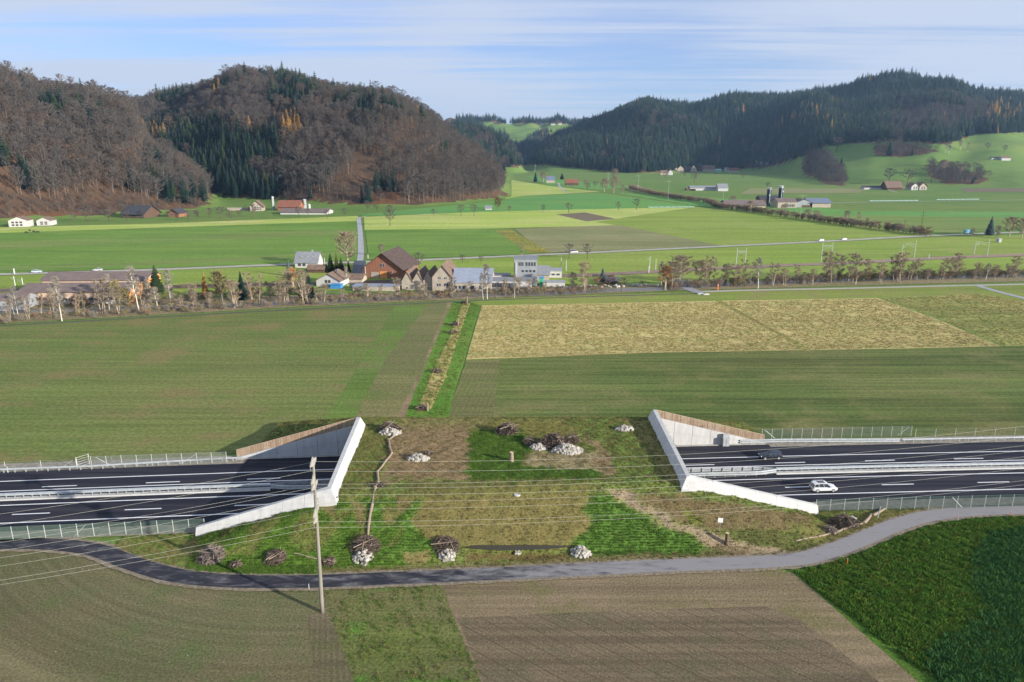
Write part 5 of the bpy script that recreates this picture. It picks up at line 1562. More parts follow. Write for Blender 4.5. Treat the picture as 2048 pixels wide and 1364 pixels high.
pick = np.where(isD & ~scrub, fr.choice([2, 3, 0], len(FX)), pick)
base = keep & ~conifer & ~larch
emit("bare_woodland", "bare grey-brown beech wood on the steep slope behind the white houses", "woodland", base & isA, far_dec, 1.08, pick)
emit("bare_woodland", "bare brown broadleaf wood covering the rounded hill in the middle distance", "woodland", base & isB, far_dec, 1.08, pick)
emit("bare_woodland", "pale bare trees mixed into the dark ridge above the silo farm", "woodland", base & (isD | isC | isE) & ~kn, far_dec, 1.3, pick)
emit("bare_woodland", "grey copses standing on the open green hillside", "woodland", base & kn, far_dec, 1.6, pick)
emit("conifer_wood", "dark spruces scattered through the two bare hills", "conifer wood", keep & conifer & ~larch & (isA | isB), far_con, 1.45)
emit("conifer_wood", "dark spruce forest covering the long ridge above the silo farm", "conifer wood", keep & conifer & ~larch & isD, far_con, 1.5)
emit("conifer_wood", "bluish far forest along the lowest skyline between the hills", "conifer wood", keep & conifer & ~larch & (isC | isE), far_con, 1.3)
emit("larch_stand", "orange autumn larches dotted over the wooded hills", "larch trees", larch & ~scrub, far_lar, 1.3)
print("far trees", len(FX))

# ------------------------------------------------------------------ ground clumps
def tuft_mesh(name, n, h, spread, w, mat, rr, flat=.5):
    V, F_ = [], []
    for i in range(n):
        a = rr.uniform(0, 6.283); r_ = spread * math.sqrt(rr.random())
        p = Vector((r_ * math.cos(a), r_ * math.sin(a), 0))
        a2 = rr.uniform(0, 6.283); s = Vector((math.cos(a2), math.sin(a2), 0)) * w / 2
        tip = p + Vector((rr.uniform(-1, 1) * flat * h, rr.uniform(-1, 1) * flat * h, h * rr.uniform(.6, 1.2)))
        b0 = len(V); V += [tuple(p - s), tuple(p + s), tuple(tip)]; F_.append((b0, b0 + 1, b0 + 2))
    return npmesh(name, np.array(V), np.array(F_), [mat])
M_blade = crown_mat("grass_blades", (0.090, 0.158, 0.028), var=.3)
M_bladeo = crown_mat("dry_grass_blades", (0.185, 0.155, 0.065), var=.3)
M_strawb = crown_mat("straw_stalks", (0.40, 0.325, 0.145), var=.3)
M_strawg2 = crown_mat("greenish_stalks", (0.22, 0.24, 0.07), var=.3)
M_leafy = crown_mat("mustard_leaves", (0.078, 0.165, 0.022), var=.35)
M_leafy2 = crown_mat("yellowing_leaves", (0.11, 0.155, 0.025), var=.3)
def tufts(nm, mats, n, h, sp, w, flat=.5):
    return [proto(nm, tuft_mesh(nm, n, h, sp, w, mm, TR, flat)) for mm in mats]
p_straw = tufts("straw_source", (M_strawb, M_strawb, M_strawg2), 26, .55, .45, .11, .6)
p_strawg = tufts("green_straw_source", (M_strawg2, M_strawg2, M_strawb), 26, .50, .45, .11, .6)
p_leaf = tufts("leaf_source", (M_leafy, M_leafy, M_leafy, M_leafy2), 30, .34, .34, .14, .9)
M_leafd = crown_mat('dark_leaves', (0.040, 0.112, 0.030), var=.3)
p_leafd = tufts('dark_leaf_source', (M_leafd, M_leafd), 30, .34, .34, .14, .9)
p_grass = tufts("grass_source", (M_blade, M_blade, M_bladeo), 20, .24, .26, .055, .7)
p_dry = tufts("dry_grass_source", (M_bladeo, M_bladeo, M_blade), 20, .22, .26, .055, .7)
def ground_scatter(name, label, cat, poly, dens, protos, smin, smax, zf=None, clump=None, weights=None, thr=None):
    W_ = [G(*p) for p in poly]
    x0, x1 = min(p[0] for p in W_), max(p[0] for p in W_); y0, y1 = min(p[1] for p in W_), max(p[1] for p in W_)
    x0, x1 = max(x0, -260), min(x1, 330)
    n = int((x1 - x0) * (y1 - y0) * dens)
    x = fr.uniform(x0, x1, n); y = fr.uniform(y0, y1, n)
    k = inpoly(x, y, W_)
    px_, _ = PJ(x, y, 0); k &= (px_ > -60) & (px_ < 2110)
    if clump: k &= sn(x, y, clump, 9) > (thr if thr is not None else -.4) + fr.uniform(-.5, .5, n)
    x, y = x[k], y[k]
    z = zf(x, y) if zf else np.full(len(x), .04)
    n = len(x)
    gn_scatter(name, label, cat, np.stack([x, y, z], 1), fr.uniform(smin, smax, n), fr.uniform(0, 6.28, n), fr.choice(len(protos), n), protos)
    return n
tot = 0
tot += ground_scatter("straw_crop", "golden dry straw crop standing in the big field beyond the motorway", "straw crop", [(964,613),(1437,604),(1760,598),(2003,692),(1612,700),(1300,705),(936,718),(950,664)], 1.9, p_straw, .35, .75, clump=9, thr=-1.1)
tot += ground_scatter("green_straw_crop", "greenish straw crop in the field corner beyond the golden one", "straw crop", [(1766,598),(1960,588),(2060,606),(2200,640),(2200,690),(2006,692)], 1.5, p_strawg, .35, .75, clump=9, thr=-1.1)
tot += ground_scatter("straw_strip_plants", "dry plants in the narrow strip of root heaps", "dry plants", [(926,606),(940,606),(912,690),(889,760),(862,816),(836,820),(868,740),(902,670)], 1.5, [p_straw[0], p_straw[2], p_strawg[0], p_dry[0]], .6, 1.2)
tot += ground_scatter("strip_grass", "lush green grass either side of the straw strip", "grass", [(906,606),(960,606),(944,665),(926,720),(900,800),(888,840),(810,842),(850,745)], 1.2, p_grass, .9, 1.6, clump=5, thr=-.6)
tot += ground_scatter("cover_crop", "dense dark green leafy cover crop in the near field corner", "cover crop", [(1590,1146),(1655,1130),(1735,1103),(1805,1074),(1872,1050),(1950,1037),(2120,1034),(2120,1380),(1895,1380)], 5.2, p_leaf, .7, 1.35)
tot += ground_scatter('cover_crop', 'darker blue-green patch of the leafy cover crop at the east edge', 'cover crop', [(2120,1050),(1985,1068),(1950,1110),(1948,1160),(1972,1215),(1940,1260),(1870,1290),(1850,1325),(1880,1380),(2120,1380)], 4.5, p_leafd, .9, 1.9)
tot += ground_scatter("rough_grass", "rough tufted grass in the strip between the ploughed fields", "grass", [(648,1180),(880,1172),(900,1215),(990,1400),(735,1400),(664,1232)], 2.6, p_grass, .6, 1.2, clump=4, thr=.1)
# turf of the mound, by its painted colour
n = 120000
ip = fr.randint(0, len(Vm), n)
ccol = cc[ip, :3]
greenness = (ccol[:, 1] - ccol[:, 0]) / (ccol[:, 1] + ccol[:, 0])
kk_ = fr.uniform(0, 1, n) < np.where(greenness > .2, .8, np.where(greenness > 0, .36, .14))
dup_ = Vm[ip][kk_] + np.c_[fr.uniform(-.25, .25, kk_.sum()), fr.uniform(-.25, .25, kk_.sum()), np.full(kk_.sum(), -.03)]
gg = greenness[kk_]
pk = np.where(gg > .2, fr.choice([0, 1], kk_.sum()), np.where(gg > 0, fr.choice([0, 2, 3, 4], kk_.sum()), fr.choice([3, 4], kk_.sum())))
gn_scatter("mound_grass", "patchy green and dry tufted grass covering the bridge mound", "grass", dup_, fr.uniform(.45, 1.15, kk_.sum()), fr.uniform(0, 6.28, kk_.sum()), pk, p_grass + p_dry[:2])
sx_ = []
for poly_, n_ in (([(0,1110),(180,1125),(330,1175),(560,1190),(640,1190),(690,1364),(0,1364)], 650), ([(890,1175),(1540,1145),(1850,1364),(990,1364)], 380)):
    W_ = [G(*p) for p in poly_]
    for _ in range(n_):
        for _k in range(40):
            x = fr.uniform(min(p[0] for p in W_), max(p[0] for p in W_)); y = fr.uniform(min(p[1] for p in W_), max(p[1] for p in W_))
            if inpoly(np.array([x]), np.array([y]), W_)[0]: break
        sx_.append((x, y))
mb = MB(); rr_ = random.Random(9)
for x, y in sx_: stone_into(mb, (x, y, .05), rr_.uniform(.02, .042) * (1.6 if rr_.random() < .05 else 1), rr_)
tag(mb.build("field_stones", M_stone), "pale stones scattered over the near ploughed fields", "stones", kind='stuff')
print("clumps", tot + kk_.sum())

# ------------------------------------------------------------------ single trees
def tree_proto(kind, seed):
    rr = random.Random(seed)
    A = None
    if kind == 'birch': A = (tree_arrays(rr, 1.0, .17, .30, 18, 6, 14, .065, .0062, up=.9, trunk_r=.012, droop=.15), M_barkbirch, M_twigbg)
    elif kind == 'slender': A = (tree_arrays(rr, 1.0, .14, .18, 27, 6, 13, .075, .0042, up=1.15, trunk_r=.0075, multi=3), M_barkbeige, M_twigb)
    elif kind == 'round': A = (tree_arrays(rr, 1.0, .37, .20, 28, 8, 15, .06, .0080, up=.72, trunk_r=.020), M_barkbeige, M_twigb)
    elif kind == 'broad': A = (tree_arrays(rr, 1.0, .22, .12, 32, 6, 14, .075, .0042, up=1.0, trunk_r=.0085, multi=4), M_barkbeige, M_twigb)
    elif kind == 'orchard': A = (tree_arrays(rr, 1.0, .46, .28, 13, 6, 9, .10, .012, up=.5, trunk_r=.028), M_barkd, M_twiggrey)
    elif kind == 'leafy': A = (tree_arrays(rr, 1.0, .50, .16, 18, 7, 16, .08, .026, up=.5, trunk_r=.03), M_barkd, M_beech)
    elif kind == 'willow': A = (tree_arrays(rr, 1.0, .30, .2, 20, 6, 14, .09, .011, up=.9, trunk_r=.02, droop=.3, multi=2), M_barkbeige, M_twigor)
    elif kind == 'yellow': A = (tree_arrays(rr, 1.0, .26, .2, 20, 6, 12, .08, .013, up=.8, trunk_r=.015), M_barkg, M_twigyel)
    elif kind == 'bush': A = (tree_arrays(rr, 1.0, .62, .05, 24, 6, 12, .14, .016, up=.7, trunk_r=.012, multi=5), M_barkg, M_twigbr)
    elif kind == 'spruce': A = (conifer_arrays(rr, 1.0, .23, 26, 13), M_barkd, M_spruce)
    elif kind == 'bluespruce': A = (conifer_arrays(rr, 1.0, .27, 24, 13), M_barkd, M_bluesp)
    elif kind == 'pine': A = (conifer_arrays(rr, 1.0, .30, 22, 12, gap=.16, lw=.62, up0=.35), M_barkd, M_pine)
    elif kind == 'cypress': A = (conifer_arrays(rr, 1.0, .15, 30, 12, gap=.02, lw=.6, up0=.6), M_barkd, M_cypress)
    elif kind == 'darkcypress': A = (conifer_arrays(rr, 1.0, .22, 26, 12, gap=.02, lw=.6, up0=.5), M_barkd, M_ivy)
    elif kind == 'larch': A = (conifer_arrays(rr, 1.0, .20, 26, 11, lw=.25), M_barkd, M_larch)
    (WV, WF, TV, TF), mw, mt_ = A
    return npmesh("trunk", WV, WF, [mw]), npmesh("crown", TV, TF, [mt_])
PROTO = {}
KINDNAME = dict(birch="birch_tree", slender="bare_tree", round="bare_tree", broad="bare_tree", orchard="fruit_tree", leafy="brown_leaved_tree", willow="willow_tree", yellow="bare_tree", bush="bare_shrub",
                spruce="spruce_tree", bluespruce="blue_spruce_tree", pine="pine_tree", cypress="cypress_tree", darkcypress="cypress_tree", larch="larch_tree")
def tree_at(x, y, z, kind, h, label, group=None, wide=1.0, seed=None):
    rr = random.Random(int(x * 13 + y * 7))
    v = rr.randint(0, 2)
    if (kind, v) not in PROTO: PROTO[(kind, v)] = tree_proto(kind, 100 + v * 17 + len(PROTO))
    tm, cm = PROTO[(kind, v)]
    o = thing(KINDNAME[kind], label, "shrub" if kind == 'bush' else "tree", (x, y, z - .05), rr.uniform(0, 6.28), group)
    o.scale = (h * wide, h * wide, h)
    link("trunk", tm, o); link("crown", cm, o)
    return o
def tree_px(px, py, hp, kind, label, group=None, wide=1.0, onhill=False):
    if onhill: x, y, z = hit(px, py)
    else: x, y = G(px, py); z = 0.0
    d = depth(x, y, z)
    dep = PITCH + math.atan((py - 682) / F)
    h = hp * d / F / max(.8, math.cos(dep))
    return tree_at(x, y, z, kind, h, label, group, wide)
# ------------------------------------------------------------------ the trees one can tell apart
g_hall = "riverside trees before the brown hall"
T_UNIQ = [
 (697,534,70,'round',"largest round-crowned bare tree beside the village crossroads",1.15),
 (764,512,24,'round',"small bare tree peeping over the big brown barn's ridge",1.2),
 (316,596,66,'pine',"broad dark pine standing east of the twin-roofed brown hall",1.0),
 (485,600,58,'spruce',"narrow dark spruce in the riverside scrub west of the village",.95),
 (618,602,66,'spruce',"large dark spruce beside the white cottage with the blue container",1.15),
 (662,545,40,'darkcypress',"dark green cypress touching the golden one near the crossroads",1.0),
 (674,546,42,'cypress',"golden-green cypress in the village garden",1.0),
 (683,546,32,'darkcypress',"low round dark conifer under the large bare tree",1.2),
 (698,546,24,'darkcypress',"small dark conifer beside the wet crossroads tarmac",1.0),
 (1205,566,32,'bluespruce',"blue-grey spruce beside the small garden cabin",1.1),
 (412,598,56,'larch',"tall orange larch in the scrub behind the river track",.9),
 (441,600,50,'yellow',"golden-twigged tree beside the tall orange larch",1.1),
 (586,578,44,'willow',"reddish-orange small tree near the white cottage",1.0),
 (578,552,34,'bluespruce',"frosted silvery conifer beside the grey-roofed house",.8),
 (1330,580,48,'willow',"orange-brown willow on the river bank beside the lane bridge",1.3),
 (1170,584,62,'broad',"large pale branching tree between the white hall and the blue spruce",1.3),
 (1148,582,40,'broad',"reddish-brown bare tree beside the coloured containers",1.3),
 (1043,516,30,'slender',"bare tree rising behind the grey tower block",1.0),
 (838,531,26,'orchard',"knotty orchard tree between the barn and the valley road",1.1),
 (925,527,18,'orchard',"stubby pruned tree by the valley road above the factory",1.0),
 (962,528,15,'orchard',"small pruned tree behind the factory's metal roof",1.0),
 (1138,518,30,'orchard',"bare tree on the near verge where the white van passes",.9),
 (1175,518,30,'orchard',"bare tree on the near verge just past the white van",.9),
 (780,452,32,'orchard',"lone fruit tree standing in the pale grass east of the straight lane",1.0),
 (995,418,22,'leafy',"russet round tree beside the small dark hut",1.0),
 (868,432,14,'orchard',"tiny pruned fruit tree in the pale meadow below the wooded hill",1.2),
 (922,432,22,'orchard',"first of two matching fruit trees near the small dark hut",1.0),
 (948,432,23,'orchard',"second of two matching fruit trees, nearer the dark hut",1.0),
 (1018,425,13,'orchard',"tiny bare tree just past the russet one",1.0),
 (1086,425,15,'orchard',"small fruit tree at the edge of the blue-green field",1.0),
 (1137,426,20,'orchard',"dark fruit tree above the small tilled patch",1.1),
 (1237,421,17,'orchard',"smaller of the two trees near the end of the farm drive",1.1),
 (1273,420,22,'orchard',"larger of the two trees near the end of the farm drive",1.1),
 (655,437,17,'orchard',"fruit tree below the long white farm building",1.1),
 (598,434,20,'orchard',"fruit tree in front of the red-roofed farm's long wing",1.2),
 (617,433,15,'orchard',"smaller fruit tree in front of the long farm wing",1.1),
 (690,434,17,'orchard',"lone fruit tree between the farm and the straight lane",1.1),
 (735,424,22,'orchard',"pale bare tree just beyond the end of the straight lane",1.0),
 (753,424,17,'orchard',"smaller pale bare tree beyond the end of the straight lane",1.0),
 (782,434,24,'orchard',"fruit tree directly behind the lone one in the pale grass",1.0),
 (1979,470,38,'bluespruce',"dark blue spruce in the roadside clump by the blue truck",1.1),
 (1945,474,18,'broad',"brown bare tree beside the blue truck",1.3),
 (2018,474,40,'round',"big brown tree behind the dark blue spruce",1.3),
 (2042,478,42,'round',"biggest brown tree of the roadside clump at the east edge",1.3),
 (1996,476,26,'broad',"low brown tree between the spruce and the big brown one",1.4),
 (1516,577,64,'birch',"white-stemmed birch alone beside the gravel lane",1.2),
 (1322,573,52,'birch',"pale birch by the river lane bridge",1.2),
 (975,598,72,'birch',"tall pale birch in front of the factory windows",1.0),
 (966,599,56,'birch',"leaning birch just beside the tall one at the factory",.9),
 (1029,596,50,'birch',"slim birch in front of the grey tower block",.9),
 (696,572,40,'birch',"white-barked bare tree before the chalet's annexe",1.1),
 (124,642,92,'birch',"tall birch in front of the brown hall's middle bay",1.0),
 (38,640,70,'birch',"birch at the dark shed near the western edge",.9),
 (278,622,92,'birch',"densest tall birch at the hall's orange gable end",1.15),
 (343,614,78,'birch',"tall birch with a slanting stem beside the broad pine",1.0),
 (298,616,62,'birch',"leaning birch between the hall and the broad pine",.9),
 (1227,387,34,'round',"rounded bare tree at the west end of the long hedge",1.1),
 (1208,384,27,'round',"low rounded bare tree beside the hedge's west end",1.3),
 (1246,388,20,'broad',"small brown tree touching the hedge's west end",1.0),
 (1229,364,26,'round',"tall bare tree where the valley road enters the side valley",1.0),
 (1071,364,20,'spruce',"dark tree beside the dark-roofed valley house",1.2),
 (1087,366,22,'round',"pale tree next to the dark-roofed valley house",1.2),
 (1124,359,14,'darkcypress',"round evergreen between the valley house and red-roofed barn",1.5),
 (1388,366,22,'orchard',"bare tree in the meadow below the hamlet",1.1),
 (1536,380,15,'orchard',"orange-brown tree in the field behind the silos",1.0),
 (1485,358,10,'orchard',"small bare tree in the meadow east of the hamlet",1.1),
 (165,330,1,'birch',None,1),
]
for px, py, hp, kind, lab, wd in T_UNIQ:
    if lab: tree_px(px, py, hp, kind, lab, wide=wd, onhill=py < 372)
for px, py, hp, kind, lab, wd in [
 (1778,312,30,'spruce',"dark conifer on the hillside beside the white upper farm",1.1),(1682,333,18,'spruce',"single dark conifer on the slope beside the grey copse",1.2),
 (1673,302,26,'orchard',"grey bare tree on the green slope above the copse",1.4),(1778,366,28,'orchard',"first bare tree on the green slope above the farmstead",1.3),
 (1814,368,28,'orchard',"second bare tree on the green slope above the farmstead",1.3),(1863,366,36,'orchard',"third bare tree on the green slope beside the dark thicket",1.3),
 (1888,350,30,'round',"bare tree above the dark thicket on the green slope",1.3),(1920,352,24,'round',"bare tree at the top edge of the dark thicket",1.3),
 (1975,300,14,'orchard',"bare tree in the upper pasture by the white farm",1.2),(2008,305,14,'orchard',"bare tree beside the white upper farm's barn",1.2)]:
    tree_px(px, py, hp, kind, lab, wide=wd, onhill=True)
# stretches of look-alikes: one label and one group each
ST = random.Random(77)
def stretch(pxs, py_of, kinds, hlo, hhi, label, group, onhill=False, wide=(1.0, 1.4)):
    kw = dict(slender="slim tree", broad="many-stemmed tree", birch="birch", yellow="yellowish tree", round="round-crowned tree", orchard="gnarled tree", bush="bushy shrub")
    for n_, px in enumerate(pxs):
        third = ("western end", "middle", "eastern end")[min(2, n_ * 3 // len(pxs))]
        py = py_of(px) + ST.uniform(-8, 4)
        tree_px(px + ST.uniform(-10, 10), py, hh_ := hlo + (hhi - hlo) * ST.random() ** 1.3, kd_ := ST.choice(kinds), '%s %s, %s of the %s' % ('tall' if hh_ > (hlo * .6 + hhi * .4) else 'low', kw[kd_], third, group), group, ST.uniform(*wide), onhill)
bank = lambda px: np.interp(px, [0, 300, 600, 900, 1100, 1400, 2048], [640, 622, 604, 592, 586, 572, 557])
stretch([-20, 8, 20, 62, 84, 104, 150, 172, 196, 212, 232, 250], bank, ['slender', 'birch', 'slender', 'yellow'], 42, 74, "slim pale bare tree among the scrub in front of the brown hall", g_hall, wide=(.9, 1.4))
stretch([262, 290, 326, 362, 380, 398, 425, 455, 470, 500, 515, 530, 545, 562, 574, 592, 602], bank, ['slender', 'slender', 'birch', 'broad', 'yellow'], 30, 72, "slim bare tree in the riverside thicket between the hall and the village", "bare trees between the hall and the village", wide=(1.2, 1.7))
stretch([632, 648, 676, 706, 735, 758, 790, 835, 862, 905, 935, 1000, 1045, 1068, 1095], bank, ['slender', 'slender', 'broad'], 22, 46, "thin bare tree on the bank in front of the village buildings", "bare trees before the village buildings", wide=(1.2, 1.7))
stretch([1345, 1366, 1395, 1412, 1430, 1452, 1474, 1495], bank, ['broad', 'slender', 'round'], 40, 66, "bare tree on the far bank between the lane bridge and the white-stemmed birch", "bare trees east of the lane bridge", wide=(1.2, 1.6))
stretch([1540, 1560, 1585, 1605, 1628, 1650, 1665, 1680, 1700, 1718, 1738, 1760, 1782, 1800, 1818, 1835, 1852], bank, ['broad', 'slender', 'slender', 'broad'], 26, 64, "bare tree in the riverside row below the railway masts", "bare trees below the railway masts", wide=(1.2, 1.6))
stretch([1885, 1905, 1925, 1945, 1968, 1992, 2014, 2036], bank, ['broad', 'slender', 'birch'], 28, 48, "low bare tree in the thinning riverside row near the east edge", "bare trees of the thinning riverside row", wide=(1.3, 1.7))
stretch([140, 175, 228, 240, 262, 286, 305, 330, 352, 372, 386, 405, 420, 436, 452, 468, 486, 505], lambda px: np.interp(px, [140, 300, 505], [440, 441, 436]), ['orchard'], 12, 25, "small grey fruit tree in the orchard below the dark farmhouse", "orchard trees below the dark farmhouse", wide=(1.0, 1.4))
stretch([1150, 1165, 1180, 1192], lambda px: 378, ['orchard', 'round'], 10, 16, "small tree in the garden beside the red-roofed valley barn", "garden trees by the red-roofed barn", wide=(1.2, 1.6))
stretch([1470, 1510, 1555, 1580, 1605, 1625, 1645, 1690, 1710, 1735], lambda px: np.interp(px, [1420, 1850], [414, 470]) - 2, ['round', 'broad'], 14, 28, "rounded bare tree growing out of the long hedge below the silo farm", "trees in the long hedge", wide=(1.0, 1.4))
stretch([1330, 1345, 1372, 1400, 1440, 1460, 1480, 1508], lambda px: np.interp(px, [1320, 1500], [353, 347]), ['orchard'], 7, 14, "small bare garden tree in front of the hamlet", "garden trees of the hamlet", onhill=True, wide=(1.1, 1.5))
stretch([1890, 1897, 1905, 1915, 1930], lambda px: 305, ['birch'], 18, 22, "slim pale tree in the row on the hillside crest", "pale trees on the hillside crest", onhill=True)
stretch([1205, 1228, 1245, 1290], lambda px: 578, ['bush', 'orchard'], 14, 26, "small garden shrub around the river-side cabin", "garden shrubs by the cabin")

# riverside scrub, hedges: uncountable thickets
def scatter_line(name, label, cat, line, width, n, smin, smax, protos, px=True):
    P_ = smooth_line([G(*p) for p in line] if px else line, 4.0)
    pts = []
    for _ in range(n):
        p = P_[fr.randint(0, len(P_))]
        pts.append((p.x + fr.uniform(-3, 3), p.y + fr.normal(0, width / 2.4), 0))
    pts = np.array(pts)
    gn_scatter(name, label, cat, pts, fr.uniform(smin, smax, n), fr.uniform(0, 6.28, n), fr.choice(len(protos), n), protos, sxy=fr.uniform(.9, 1.5, n))
scatter_line("riverside_scrub", "brown leafless scrub along the near river bank", "scrub", [(-80,652),(0,642),(300,624),(600,608),(900,594),(1060,588),(1150,585),(1200,580)], 8, 480, .8, 2.4, shrubs)
scatter_line("riverside_scrub", "brown leafless scrub on the far river bank west of the village", "scrub", [(-80,625),(0,616),(300,604),(460,594),(620,588)], 10, 240, 1.2, 3.4, shrubs)
scatter_line("riverside_scrub", "reddish brambles and scrub beside the gravel lane", "scrub", [(1330,577),(1460,570),(1650,562),(1850,556),(2100,548)], 7, 520, 1.4, 3.4, shrubs)
scatter_line("riverside_scrub", "dense brambles in front of the factory wall", "scrub", [(640,598),(900,588),(1060,582),(1180,578)], 5, 170, 1.0, 2.0, shrubs)
scatter_line("long_hedge", "long brown hedge running below the silo farm", "hedge", [(1262,378),(1300,388),(1360,399),(1415,407),(1440,416),(1500,424),(1600,438),(1700,452),(1800,464),(1852,471)], 9, 760, 2.6, 6.0, shrubs)
scatter_line("railway_bank_scrub", "low reddish bushes along the railway bank", "scrub", [(330,578),(460,572),(560,570)], 3, 90, 1.0, 2.2, shrubs)

# ------------------------------------------------------------------ buildings
M_roofbrown = plain("brown_roof_tiles", (0.165, 0.112, 0.082), .85, .25, .8, streak=(1, 1, 1))
M_roofred = plain("red_roof_tiles", (0.20, 0.080, 0.050), .85, .2, .8)
M_roofdark = plain("dark_roof_tiles", (0.045, 0.045, 0.052), .7, .25, .8)
M_roofgrey = plain("grey_roof_slate", (0.20, 0.21, 0.225), .7, .12, .8)
M_roofmetal = plain("blue_grey_metal_roof", (0.24, 0.27, 0.33), .5, .08, .5)
M_roofpurple = plain("purple_brown_roofing", (0.155, 0.118, 0.108), .85, .12, .3)
M_wwhite = plain("white_render", (0.46, 0.455, 0.44), .85, .05, .5)
M_wcream = plain("cream_render", (0.36, 0.31, 0.25), .85, .15, .5)
M_wbrown = plain("brown_boarding", (0.26, 0.115, 0.070), .85, .2, .8, streak=(4, 4, .3))
M_wdark = plain("dark_boarding", (0.10, 0.06, 0.042), .85, .25, .8)
M_wgrey = plain("grey_sheet_wall", (0.27, 0.285, 0.30), .7, .1, .6)
M_wbeige = plain("beige_boarding", (0.50, 0.37, 0.28), .85, .12, .6)
M_worange = plain("orange_timber", (0.62, 0.27, 0.08), .8, .15, .6)
M_wblue = plain("blue_sheet", (0.05, 0.22, 0.50), .5, .08, .6)
M_wpane = plain("window_pane", (0.05, 0.06, 0.075), .12, .1, .8, spec=.7)
M_dkblue = plain("silo_enamel", (0.012, 0.035, 0.065), .35, .15, .5)
M_pv = plain("solar_roof", (0.13, 0.16, 0.22), .25, .1, .5)
M_wrap = plain("silage_wrap", (0.24, 0.36, 0.28), .4, .1, .6)
def hx(px, py): return hit(px, py)
def gable(name, label, px, py, wp, hp_e, hp_r, dm, wall, roof, rz=0.0, axis='x', wins=(), cat="house", chimney=False, over=0.5, base=None, ground=None, onhill=False, group=None, doors=(), wcol=None, gcol=None, skyl=0):
    """pitched-roof building: centre of its front foot at a spot of the view; wp/hp in view pixels, depth dm in metres"""
    if onhill: x, y, z = hit(px, py)
    else:
        x, y = G(px, py); z = 0.0
    s = depth(x, y, z) / F
    w, he, hr = wp * s, hp_e * s, hp_r * s
    o = thing(name, label, cat, (x, y + (dm / 2) * math.cos(rz), z - .1), rz, group)
    hw, hd = w / 2, dm / 2
    mb = MB()
    if axis == 'x':      # ridge runs across the view
        sec = [(-hd, 0), (-hd, he), (0, hr), (hd, he), (hd, 0)]
        mb.loft([[(-hw, a, b_) for a, b_ in sec], [(hw, a, b_) for a, b_ in sec]])
    else:                # gable faces the viewer
        sec = [(-hw, 0), (-hw, he), (0, hr), (hw, he), (hw, 0)]
        mb.loft([[(a, -hd, b_) for a, b_ in sec], [(a, hd, b_) for a, b_ in sec]])
    mb.build("wall", wall, o)
    if gcol:
        mb = MB()
        for sgn in (-1, 1):
            mb.loft([[(hw * sgn + sgn * .02, -hd * .96, .3), (hw * sgn + sgn * .02, -hd * .96, he), (hw * sgn + sgn * .02, 0, hr * .97), (hw * sgn + sgn * .02, hd * .96, he), (hw * sgn + sgn * .02, hd * .96, .3)],
                     [(hw * sgn + sgn * .12, -hd * .96, .3), (hw * sgn + sgn * .12, -hd * .96, he), (hw * sgn + sgn * .12, 0, hr * .97), (hw * sgn + sgn * .12, hd * .96, he), (hw * sgn + sgn * .12, hd * .96, .3)]])
        mb.build("gable_cladding", gcol, o)
    rf = None
    t_ = .22
    for sgn in (-1, 1):
        mb = MB()
        if axis == 'x':
            sl = (hr - he) / hd
            e = -sgn * (hd + over); ez = he - sl * over
            P_ = [(0, hr + .04), (e, ez + .04), (e, ez + .04 + t_), (0, hr + .04 + t_)]
            mb.loft([[(-hw - over, a, b_) for a, b_ in P_], [(hw + over, a, b_) for a, b_ in P_]])
        else:
            sl = (hr - he) / hw
            e = sgn * (hw + over); ez = he - sl * over
            P_ = [(0, hr + .04), (e, ez + .04), (e, ez + .04 + t_), (0, hr + .04 + t_)]
            mb.loft([[(a, -hd - over, b_) for a, b_ in P_], [(a, hd + over, b_) for a, b_ in P_]])
        rf = mb.build("roof", roof, o)
    if chimney:
        mb = MB(); mb.box((hw * .3, hd * .25 if axis == 'x' else 0, hr + .3), (.8, .8, 1.6)); mb.build("chimney", M_wgrey, rf)
    for k in range(skyl):
        mb = MB(); u = (k + 1) / (skyl + 1); mb.box((-hw + w * u, -hd * .52, he + (hr - he) * .5 + .32), (1.1, 1.0, .12)); mb.build("skylight", M_wwhite, rf)
    fr_ = -hd
    for (x0, x1, z0, z1, cols, rows) in wins:     # fractions of the front, evenly set
        for i in range(cols):
            for j in range(rows):
                cw = (x1 - x0) / cols * w; ch = (z1 - z0) / rows * he
                cx_ = -hw + w * x0 + cw * (i + .5); cz_ = z0 * he + ch * (j + .5)
                mb = MB(); mb.box((cx_, fr_ - .03, cz_), (cw * .62 + .16, .06, ch * .62 + .16)); f_ = mb.build("window", M_wwhite if wall is not M_wwhite else M_wbrown, o)
                mb = MB(); mb.box((cx_, fr_ - .08, cz_), (cw * .62, .05, ch * .62)); mb.build("pane", M_wpane, f_)
    for (x0, x1, z1, mm) in doors:
        mb = MB(); mb.box((-hw + w * (x0 + x1) / 2, fr_ - .05, z1 * he / 2), ((x1 - x0) * w, .10, z1 * he)); mb.build("door", mm, o)
    if base:
        mb = MB(); mb.box((0, fr_ - .1, base[0] / 2), (w + .1, .2, base[0])); mb.build("plinth", base[1], o)
    return o
